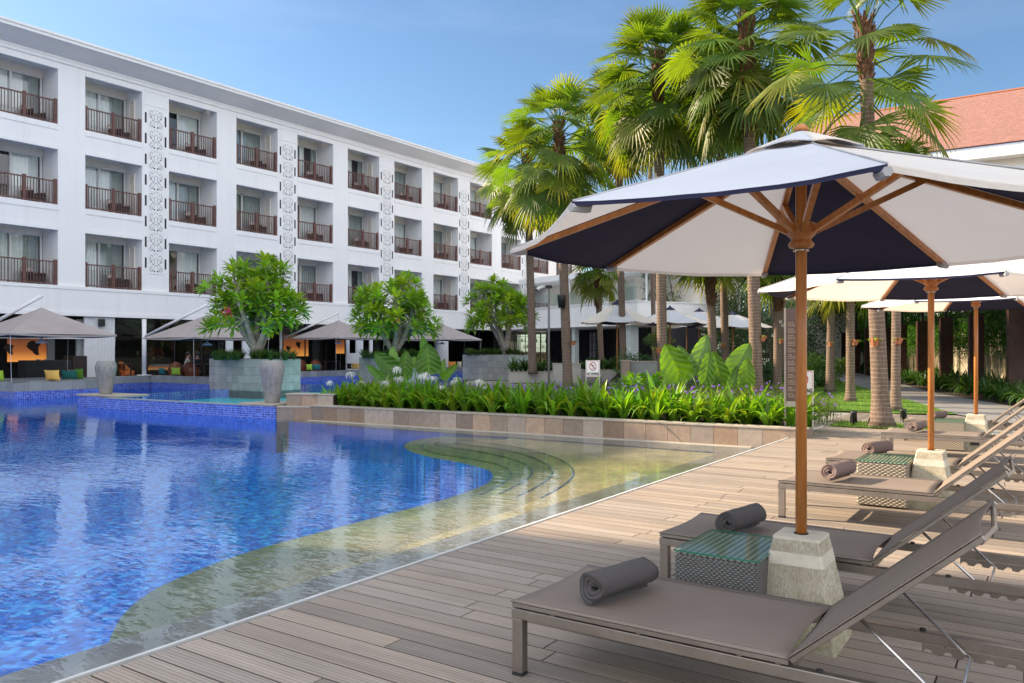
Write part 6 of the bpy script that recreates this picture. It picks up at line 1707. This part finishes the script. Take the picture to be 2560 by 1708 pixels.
# strap-leaved border along the path on the right
a = Vector(G(2620, 1034)); b = Vector(G(2247, 956)); c = Vector(G(2120, 925))
k = 0
def along(t):
    return a + (b - a) * (t / .8) if t < .8 else b + (c - b) * ((t - .8) / .2)
for row_ in range(3):
    t = 0.0
    while t < 1.0:
        p = along(t); q = Vector((1, .3)).normalized() * (.35 + row_ * .75) + Vector((rr.uniform(-.15, .15), rr.uniform(-.15, .15)))
        lily(p.x + q.x, p.y + q.y, 0, rr.randrange(6), rr.uniform(.85, 1.15), None, 'dark_strap_leaf', 'border_lily', 'dark green arching strap-leaved plant in the border along the curved path', 'strap-leaved plants along the curved path')
        t += .034
for px, py, n_ in ((2035, 960, 9), (1925, 968, 8), (1985, 940, 6)):
    for _ in range(n_):
        x, y = G(px + rr.uniform(-35, 35), py + rr.uniform(-12, 12)); lily(x, y, 0, rr.randrange(6), rr.uniform(.85, 1.1), None, 'dark_strap_leaf', 'border_lily', 'strap-leaved plant in the clump between the bed and the lawn', 'strap-leaved plants left of the lawn')
for px0, px1, Y, z in ((1275, 1380, 37.8, .50), (1400, 1445, 36.8, .3), (1456, 1556, 36.0, .64), (1590, 1650, 31.5, .5)):
    for k in range(int((px1 - px0) / 11)):
        p = AT(px0 + 11 * k + 5, 900, Y + rr.uniform(-.3, .3)); lily(p.x, p.y, z, rr.randrange(6), rr.uniform(.75, 1.0), None, 'dark_strap_leaf', 'planter_lily', 'pale-edged strap-leaved plant in the low concrete planters', 'strap-leaved plants in the low planters')

# ---------------- ruellia: fine stems with purple flowers (one uncountable mass)
rr = random.Random(77); mb = MB(); fl = MB()
def ruellia(poly, n, h0, h1, z0, fr):
    for x, y in scatter(poly, n):
        h = rr.uniform(h0, h1); lean = Vector((rr.uniform(-.2, .2), rr.uniform(-.2, .2), 1)); top = Vector((x, y, z0)) + lean * h
        g = rr.uniform(.7, 1.3); mb.col = (g, g, g); b = Vector((x, y, z0)); w = Vector((.004, 0, 0))
        mb.add([b - w, b + w, top + w * .5, top - w * .5], [(0, 1, 2, 3)])
        for k in range(9):
            t = rr.uniform(.25, 1); p = b + lean * h * t; a = rr.uniform(0, 6.28); L = rr.uniform(.07, .13); d = Vector((math.cos(a), math.sin(a), rr.uniform(-.1, .6))); sd = Vector((-math.sin(a), math.cos(a), 0)) * .010
            g = rr.uniform(.65, 1.35); mb.col = (g * rr.uniform(.9, 1.3), g, g)
            mb.add([p, p + d * L * .5 + sd, p + d * L, p + d * L * .5 - sd], [(0, 1, 2, 3)])
        if rr.random() < fr:
            p = top + Vector((0, 0, .03)); fl.col = (1, 1, 1); tilt = Vector((rr.uniform(-.4, .4), -1, rr.uniform(.1, .9))).normalized(); _, s_, n_ = frame_of(tilt)
            for k in range(5):
                a = k * 2 * PI / 5; d = s_ * math.cos(a) + n_ * math.sin(a); e = s_ * math.cos(a + .55) + n_ * math.sin(a + .55); e2 = s_ * math.cos(a - .55) + n_ * math.sin(a - .55)
                fl.add([p, p + e2 * .022 + tilt * .01, p + d * .03 + tilt * .015, p + e * .022 + tilt * .01], [(0, 1, 2, 3)])
bandA = [tuple(P0 + WN * 1.15), tuple(P1 + WN * 1.15), (P1.x + 1.0, P1.y + 3.2), (-.2, 22.0), (5.0, 19.6), (6.4, 17.6)]
ruellia(bandA, 4200, .32, .58, .10, .07)
bandB = [(-.5, 22), (2.8, 27.5), (9.0, 27.5), (7.6, 20.5), (5, 19.6)]
ruellia(bandB, 1900, .3, .5, .10, .03)
x, y = G(2035, 1060); ruellia([(x - .5, y - .35), (x + .5, y - .35), (x + .5, y + .7), (x - .5, y + .7)], 130, .35, .6, 0, .12)
tag(mb.build('ruellia_foliage', M['ruellia_leaf']), 'fine-leaved grey-green ground cover behind the strap leaves', 'ground cover', kind='stuff')
tag(fl.build('ruellia_flowers', M['petal_purple']), 'small purple flowers scattered over the fine-leaved ground cover', 'flowers', kind='stuff')

# ---------------- alocasia (giant heart-shaped leaves)
def heart_leaf(o, jx, jy, tx, ty, wpx, Y, root, silver=0, tint=(1, 1, 1), lean=.0, back=.33, cup=.14):
    J = AT(jx, jy, Y); Tp = AT(tx, ty, Y - lean); W = wpx / FP * Y / 2; ax = Tp - J; L = ax.length; d = ax.normalized()
    view = Vector((J.x, J.y, 0)).normalized(); s = d.cross(view); s.normalize(); n = s.cross(d).normalized()
    if n.dot(view) > 0: n = -n
    nu, nv = 26, 12; mb = MB(); mb.smooth = True; vs = []; cols = []
    for i in range(nu + 1):
        t = i / nu; x = -back + (1 + back) * t      # -back .. 1 of L
        if x < 0: prof = max(0, 1 - (abs(x) / back) ** 2.6) ** .5 
        else: prof = (1 - x ** 2.3) ** .8 * (1.0 if x > .0 else 1) 
        for j in range(nv + 1):
            v = j / nv * 2 - 1
            y = v * W * max(prof, .01)
            # notch between the lobes
            xx = x
            if x < 0: xx = x * (1 - math.exp(-(v / .22) ** 2) * .95)
            rip = .026 * math.sin(28 * (xx + .35 * abs(v))) * abs(v) ** .5 + .02 * math.sin(9 * xx + 2 * v) * abs(v) ** 2
            vein = -.012 * math.exp(-(v / .05) ** 2)
            h = cup * W * v * v * 1.2 - .12 * L * max(0, xx) ** 2 + rip * L * 1.1 + vein
            vs.append(J + d * xx * L + s * y + n * h)
            vv = abs(math.sin(14 * (xx + .35 * abs(v)))) ** 8; m_ = max(math.exp(-(v / .04) ** 2), .5 * vv)
            c = (tint[0] * (1 + .7 * m_), tint[1] * (1 + .45 * m_), tint[2] * (1 + .4 * m_))
            if silver: c = tuple(c[k] * (1 - silver) + (1.9, 1.5, 5.5)[k] * silver for k in range(3))
            cols.append(c)
    base = len(mb.v); mb.v = [tuple(v) for v in vs]; mb.c = cols
    for i in range(nu):
        for j in range(nv): mb.f.append((i * (nv + 1) + j, (i + 1) * (nv + 1) + j, (i + 1) * (nv + 1) + j + 1, i * (nv + 1) + j + 1)); mb.m.append(0); mb.sm.append(True)
    mb.v = [tuple(Vector(v) - o.location) for v in mb.v]
    lf = mb.build('leaf', M['alocasia_leaf'], o)
    st = MB(); st.smooth = True; st.col = (1.5, 1.3, 1.2); r = Vector(root); c1 = r.lerp(J, .5) + Vector((0, 0, .06)) + (J - r).cross(Vector((0, 0, 1))) * .03
    st.tube([r - o.location, c1 - o.location, J - d * .02 - o.location], [.028, .02, .013], 7); st.build('leaf_stalk', M['alocasia_leaf'], lf)
def P5(x, y): return (1400 + x / 3.136, 640 + y / 3.136)
def P4(x, y): return (700 + x / 2.9375, 640 + y / 2.9375)
YB = 20.3; q = AT(1735, 1000, YB); q.z = .08; ob = empty('elephant_ear', q, 0, 'elephant ear plant with bright heart-shaped leaves between the two thick palms', 'elephant ear plant', 'elephant ear plants in the bed')
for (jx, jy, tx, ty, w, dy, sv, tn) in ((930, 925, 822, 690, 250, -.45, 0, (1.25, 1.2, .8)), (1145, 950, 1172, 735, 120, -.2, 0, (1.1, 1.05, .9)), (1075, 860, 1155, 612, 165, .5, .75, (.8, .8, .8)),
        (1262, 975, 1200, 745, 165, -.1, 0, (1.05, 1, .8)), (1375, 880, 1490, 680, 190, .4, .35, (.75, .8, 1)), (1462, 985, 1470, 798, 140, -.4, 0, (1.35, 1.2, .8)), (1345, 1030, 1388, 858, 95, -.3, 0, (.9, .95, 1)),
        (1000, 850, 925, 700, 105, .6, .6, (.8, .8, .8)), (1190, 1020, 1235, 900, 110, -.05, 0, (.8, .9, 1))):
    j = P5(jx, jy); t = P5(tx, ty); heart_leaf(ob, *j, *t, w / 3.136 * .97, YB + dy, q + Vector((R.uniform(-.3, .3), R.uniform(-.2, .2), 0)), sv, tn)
YA = 21.4; q = AT(1045, 990, YA); q.z = .08; ob = empty('elephant_ear', q, 0, 'elephant ear plant in front of the middle plumeria', 'elephant ear plant', 'elephant ear plants in the bed')
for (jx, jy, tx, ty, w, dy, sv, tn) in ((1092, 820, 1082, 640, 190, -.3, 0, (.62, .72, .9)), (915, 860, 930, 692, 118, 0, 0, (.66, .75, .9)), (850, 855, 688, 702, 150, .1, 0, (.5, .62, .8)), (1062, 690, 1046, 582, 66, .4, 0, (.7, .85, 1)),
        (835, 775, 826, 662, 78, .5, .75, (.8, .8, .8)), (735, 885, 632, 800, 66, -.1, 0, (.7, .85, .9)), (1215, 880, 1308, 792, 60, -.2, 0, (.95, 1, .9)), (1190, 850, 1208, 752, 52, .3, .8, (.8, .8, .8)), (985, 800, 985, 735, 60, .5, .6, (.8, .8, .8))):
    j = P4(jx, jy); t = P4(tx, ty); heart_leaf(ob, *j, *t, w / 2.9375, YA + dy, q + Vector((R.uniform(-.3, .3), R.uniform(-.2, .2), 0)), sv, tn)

# ---------------- leafy shrubs and background trees
def leafcloud(cr, centers, per, rad_, L, w, rr, tints=((1, 1, 1),), droop=0.0):
    for c in centers:
        g0 = rr.uniform(.7, 1.25); ti = rr.choice(tints)
        for _ in range(per):
            v = Vector((rr.gauss(0, 1), rr.gauss(0, 1), rr.gauss(0, .8))); v = v.normalized() * rad_ * rr.random() ** .4; p = c + v
            d = (v.normalized() + Vector((rr.uniform(-.7, .7), rr.uniform(-.7, .7), rr.uniform(-.5, .6) - droop))).normalized(); s = d.cross(Vector((rr.uniform(-1, 1), rr.uniform(-1, 1), 1)))
            if s.length < .05: continue
            s.normalize(); l = L * rr.uniform(.7, 1.3); ww = w * rr.uniform(.7, 1.2); g = g0 * rr.uniform(.75, 1.25); cr.col = (g * ti[0], g * ti[1], g * ti[2])
            cr.add([p, p + d * l * .5 + s * ww / 2, p + d * l, p + d * l * .5 - s * ww / 2], [(0, 1, 2, 3)])
def leafy_tree(px, Y, z0, zc, rx, rz, label, seed, ncl=60, per=80, L=.16, w=.06, tints=((1, 1, 1),), mat='tree_leaf', droop=.2):
    rr = random.Random(seed); p = AT(px, 900, Y); p.z = z0; o = empty('leafy_tree', p, 0, label, 'tree', 'leafy trees beyond the garden')
    cs = []
    while len(cs) < ncl:
        v = Vector((rr.uniform(-1, 1), rr.uniform(-1, 1), rr.uniform(-1, 1)))
        if v.length > 1 or mnoise.noise(v * 1.6 + Vector((seed, 0, 0))) < -.12: continue
        cs.append(Vector((v.x * rx, v.y * rx, zc - z0 + v.z * rz)))
    mb = MB(); mb.smooth = True; hub = Vector((0, 0, (zc - z0) - rz * .5)); mb.tube([(0, 0, -.1), hub * .5 + Vector((.1, 0, 0)), hub], [.18, .14, .11], 8)
    for c in cs[::2]: mb.tube([hub, (hub + c) / 2 + Vector((0, 0, .1)), c], [.06, .035, .015], 5, caps=False)
    mb.build('trunk', M['bark'], o)
    cr = MB(); leafcloud(cr, cs, per, min(rx, rz) * .30, L, w, rr, tints, droop); cr.build('crown', M[mat], o)
leafy_tree(1690, 52, 0, 5.0, 2.4, 2.6, 'pale olive leafy tree directly behind the far parasols, leftmost', 1, 70, 90, .22, .07, ((1.3, 1.2, 1.6), (1.1, 1.1, 1.3)))
leafy_tree(1765, 56, 0, 5.4, 3.0, 3.2, 'bright green leafy tree behind the middle of the far parasols', 2, 80, 90, .24, .07, ((1.3, 1.35, 1.0), (1, 1.1, 1)))
leafy_tree(1850, 50, 0, 4.2, 2.6, 2.8, 'leafy tree behind the right end of the far parasols', 3, 70, 90, .22, .07)
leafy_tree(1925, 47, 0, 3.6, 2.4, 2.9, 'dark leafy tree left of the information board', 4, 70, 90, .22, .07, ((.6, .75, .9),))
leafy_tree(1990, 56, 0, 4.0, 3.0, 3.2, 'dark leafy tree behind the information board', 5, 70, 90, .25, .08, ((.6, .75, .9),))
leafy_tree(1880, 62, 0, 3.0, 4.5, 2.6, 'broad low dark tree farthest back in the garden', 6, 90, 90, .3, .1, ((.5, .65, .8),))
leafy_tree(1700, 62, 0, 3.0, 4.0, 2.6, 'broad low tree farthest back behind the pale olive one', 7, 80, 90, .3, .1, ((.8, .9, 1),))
leafy_tree(1648, 43, .3, 2.3, .7, .8, 'small yellowish shrub tree beside the thin smooth palm trunk', 8, 26, 60, .14, .06, ((2.0, 1.5, .8), (1.2, 1.2, 1)))
def shrub(px, py, Y, rx, rz, label, seed, tints, per=60, ncl=24, L=.10, w=.045, mat='tree_leaf'):
    rr = random.Random(seed); p = AT(px, py, Y); o = empty('leafy_shrub', (p.x, p.y, 0), 0, label, 'shrub', 'leafy shrubs among the palms')
    cs = [Vector((rr.uniform(-rx, rx), rr.uniform(-rx * .6, rx * .6), rz * rr.uniform(.15, 1))) for _ in range(ncl)]
    mb = MB()
    for c in cs[::2]: mb.tube([(c.x * .2, c.y * .2, 0), c], [.015, .006], 4, caps=False)
    mb.build('stem', M['bark'], o); cr = MB(); leafcloud(cr, cs, per, rz * .22, L, w, rr, tints); cr.build('foliage', M[mat], o)
shrub(1605, 960, 22.5, .75, .75, 'yellow-green broad-leaved shrub right of the far sun lounger', 3, ((2.6, 2.1, .8), (1.6, 1.7, .9), (1, 1.3, .9)), 26, 26, .16, .09, 'lily_leaf')
shrub(1625, 930, 31.0, 1.1, 1.35, 'dark shrub behind the yellow-green broad-leaved one', 5, ((.8, 1, 1),), 80, 34, .14, .05)
shrub(1850, 960, 30, 1.6, 1.0, 'dark green shrub between the slim palm and the thick palm', 6, ((.7, .9, .9),), 90, 34, .14, .05)
shrub(1745, 950, 33, 1.8, 1.3, 'green shrub mass under the far parasols', 7, ((.9, 1, .9), (1.2, 1.2, 1)), 90, 40, .15, .05)
shrub(2040, 905, 34.5, 1.0, 1.15, 'yellow-green shrub left of the first lawn palm', 8, ((2.4, 2.3, .8), (1.6, 1.8, .9)), 80, 34, .14, .06)
shrub(1925, 905, 38, 2.4, 1.5, 'dark hedge-like shrub behind the dark palm', 9, ((.5, .7, .8),), 110, 44, .16, .06)

# ---------------- bamboo screen, posts and pergola on the right
c_ = 9.25
def fence_pt(px, off=0.0):
    Y = 2 * 1000 * (c_ + off) / (px - 1800); return ((px - 1280) / FP * Y, Y)
posts = [2640, 2540, 2440, 2365, 2306, 2254, 2215, 2172, 2140, 2112, 2084, 2062, 2027]
fdir = Vector((.26, 1)).normalized(); fa = math.atan2(fdir.y, fdir.x)
for k, px in enumerate(posts):
    x, y = fence_pt(px); o = empty('pergola_post', (x, y, 0), fa, '%s dark timber-clad pergola post counted from the right picture edge' % (ORD[k] if k < 13 else 'last'), 'post', 'timber-clad posts along the bamboo screen')
    top = 2.85 if k > 1 else 3.6
    mb = MB(); mb.rbox(-.11, .11, -.24, .24, 0, top, .008); mb.build('cladding', M['post_wood'], o)
    mb = MB(); mb.box(-.05, .05, -.06, .06, top, 4.35); mb.build('steel_post', M['black_metal'], o)
pg = empty('pergola_roof', (0, 0, 0), 0, 'dark flat pergola roof above the timber posts', 'roof')
A_ = Vector(fence_pt(2640)); B_ = Vector(fence_pt(2010)); dd = B_ - A_; T = Matrix.Translation((A_.x, A_.y, 0)) @ Matrix.Rotation(math.atan2(dd.y, dd.x), 4, 'Z')
mb = MB(); mb.box(0, dd.length, -.5, 2.6, 4.36, 4.50, T); mb.build('deck', M['black_metal'], pg)
mb = MB()
for i in range(int(dd.length / 1.5)): mb.box(i * 1.5, i * 1.5 + .08, -.4, 2.5, 4.22, 4.355, T)
mb.build('joist', M['black_metal'], pg)
# garden wall and bamboo
A_ = Vector(fence_pt(2700, 1.55)); B_ = Vector(fence_pt(1995, 1.55)); dd = B_ - A_
mb = MB(); T = Matrix.Translation((A_.x, A_.y, 0)) @ Matrix.Rotation(math.atan2(dd.y, dd.x), 4, 'Z'); mb.box(0, dd.length, -.2, 0, 0, 3.2, T)
tag(mb.build('garden_wall', M['garden_wall']), 'beige garden wall showing between the bamboo stems', 'wall')
rr = random.Random(5); bs = empty('bamboo_screen', (0, 0, 0), 0, 'dense green bamboo screen behind the timber-clad posts', 'bamboo')
st = MB(); cr = MB(); u = 0
xd = dd.normalized(); nd_ = Vector((-xd.y, xd.x))
if nd_.x > 0: nd_ = -nd_
LT = dd.length
while u < min(LT, 60):
    p = A_ + xd * u + nd_ * rr.uniform(.15, .55); h = rr.uniform(3.4, 4.6); le = Vector((rr.uniform(-.25, .25), rr.uniform(-.2, .2), 0)); g = rr.uniform(.5, 1.2); st.col = (g, g, g)
    st.tube([(p.x, p.y, 0), (p.x + le.x * .3, p.y + le.y * .3, h * .5), (p.x + le.x, p.y + le.y, h)], [.016, .014, .006], 4, caps=False)
    u += rr.uniform(.10, .22)
n_leaf = 95000
for i in range(n_leaf):
    fx = fence_pt(rr.uniform(2030, 2700), 1.2 - rr.uniform(.1, .8)); p = Vector(fx); uu = (p - A_).length; z = 1.35 + 3.3 * rr.random() ** .9
    z += .35 * mnoise.noise(Vector((p.x * .8, p.y * .8, 0)))
    if z < 1.7 and rr.random() < .5: continue
    if mnoise.noise(Vector((p.x * 1.3, p.y * 1.3, z * 1.6))) < -.42: continue
    sc_ = .75 * max(1, p.y / 25); a = rr.uniform(0, 6.28); d = Vector((math.cos(a), math.sin(a), rr.uniform(-1.3, .1))).normalized(); s = d.cross(Vector((0, 0, 1))).normalized() * .012 * sc_ * 1.8; l = rr.uniform(.12, .22) * sc_
    g = rr.uniform(.6, 1.3) * (1 + .35 * mnoise.noise(Vector((p.x * .7, p.y * .7, z)))); cr.col = (g * rr.uniform(.8, 1.3), g, g); q = Vector((p.x, p.y, z))
    cr.add([q, q + d * l * .4 + s, q + d * l, q + d * l * .4 - s], [(0, 1, 2, 3)])
st.build('stem', M['bamboo_stem'], bs); cr.build('foliage', M['bamboo_leaf'], bs)

# ================================================================ camera, light, world
cam = bpy.data.cameras.new('camera'); cam.sensor_width = 36; cam.lens = FP / 2560 * 36; cam.shift_y = 23 / 2560; cam.clip_end = 3000; cam.clip_start = .05
co = bpy.data.objects.new('camera', cam); COL.objects.link(co); co.location = (0, 0, HC); co.rotation_euler = (PI / 2, 0, 0); SC.camera = co
S = Vector((SUN.x * math.cos(ELEV), SUN.y * math.cos(ELEV), math.sin(ELEV)))
sl = bpy.data.lights.new('sun', 'SUN'); sl.energy = 5.0; sl.angle = rad(.6); sl.color = (1, .80, .56)
so = bpy.data.objects.new('sun', sl); COL.objects.link(so); so.rotation_euler = S.to_track_quat('Z', 'Y').to_euler(); so.location = (-30, 10, 40)
w = bpy.data.worlds.new('World'); SC.world = w; w.use_nodes = True; nt = w.node_tree
sk = nt.nodes.new('ShaderNodeTexSky'); sk.sky_type = 'NISHITA'; sk.sun_disc = False; sk.sun_elevation = ELEV; sk.sun_rotation = math.atan2(SUN.x, SUN.y)
sk.air_density = 1.0; sk.dust_density = 0.7; sk.ozone_density = 1.6; sk.altitude = 0
bg = nt.nodes['Background']; bg.inputs['Strength'].default_value = .063
# the half of the sky behind the viewer carries bright cloud, added as fill light; the half in the picture is clear
def wn(t, **k):
    x = nt.nodes.new(t)
    for a, b in k.items(): setattr(x, a, b)
    return x
def wm(op, a, b, clamp=False):
    x = wn('ShaderNodeMath', operation=op, use_clamp=clamp)
    for i_, v_ in enumerate((a, b)):
        if isinstance(v_, (int, float)): x.inputs[i_].default_value = v_
        else: nt.links.new(v_, x.inputs[i_])
    return x.outputs[0]
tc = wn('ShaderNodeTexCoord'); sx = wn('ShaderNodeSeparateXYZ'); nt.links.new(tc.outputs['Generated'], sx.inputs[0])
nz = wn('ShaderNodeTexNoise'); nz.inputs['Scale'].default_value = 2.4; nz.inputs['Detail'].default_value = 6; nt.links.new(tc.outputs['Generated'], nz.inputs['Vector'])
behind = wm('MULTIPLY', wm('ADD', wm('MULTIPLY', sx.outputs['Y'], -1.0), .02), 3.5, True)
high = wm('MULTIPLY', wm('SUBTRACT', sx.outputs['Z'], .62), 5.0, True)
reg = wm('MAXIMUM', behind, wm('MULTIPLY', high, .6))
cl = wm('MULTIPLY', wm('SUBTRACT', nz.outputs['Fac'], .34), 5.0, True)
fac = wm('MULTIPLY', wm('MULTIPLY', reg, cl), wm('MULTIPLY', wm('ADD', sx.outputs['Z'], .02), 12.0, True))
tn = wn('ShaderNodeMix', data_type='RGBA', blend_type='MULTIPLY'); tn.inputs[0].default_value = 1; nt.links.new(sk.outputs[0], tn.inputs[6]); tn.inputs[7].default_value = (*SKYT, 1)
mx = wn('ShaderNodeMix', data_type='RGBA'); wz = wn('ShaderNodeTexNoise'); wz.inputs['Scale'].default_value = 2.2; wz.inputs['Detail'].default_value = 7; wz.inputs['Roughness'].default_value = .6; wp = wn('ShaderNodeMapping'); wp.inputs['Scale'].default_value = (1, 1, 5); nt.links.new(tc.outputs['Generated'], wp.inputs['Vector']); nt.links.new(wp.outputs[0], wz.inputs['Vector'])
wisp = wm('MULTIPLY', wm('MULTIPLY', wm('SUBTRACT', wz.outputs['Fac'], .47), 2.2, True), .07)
nt.links.new(wm('MAXIMUM', fac, wisp), mx.inputs[0]); nt.links.new(tn.outputs[2], mx.inputs[6]); mx.inputs[7].default_value = (FILL_WISP_CLOUD * .96, FILL_WISP_CLOUD * .98, FILL_WISP_CLOUD * 1.03, 1)
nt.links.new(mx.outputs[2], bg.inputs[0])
SC.view_settings.view_transform = 'Standard'; SC.view_settings.look = 'None'; SC.view_settings.exposure = EXPO; SC.view_settings.gamma = 1
SC.cycles.max_bounces = 8; SC.cycles.transparent_max_bounces = 16; SC.cycles.use_denoising = True; SC.cycles.caustics_reflective = False; SC.cycles.caustics_refractive = False
SC.cycles.sample_clamp_indirect = 6
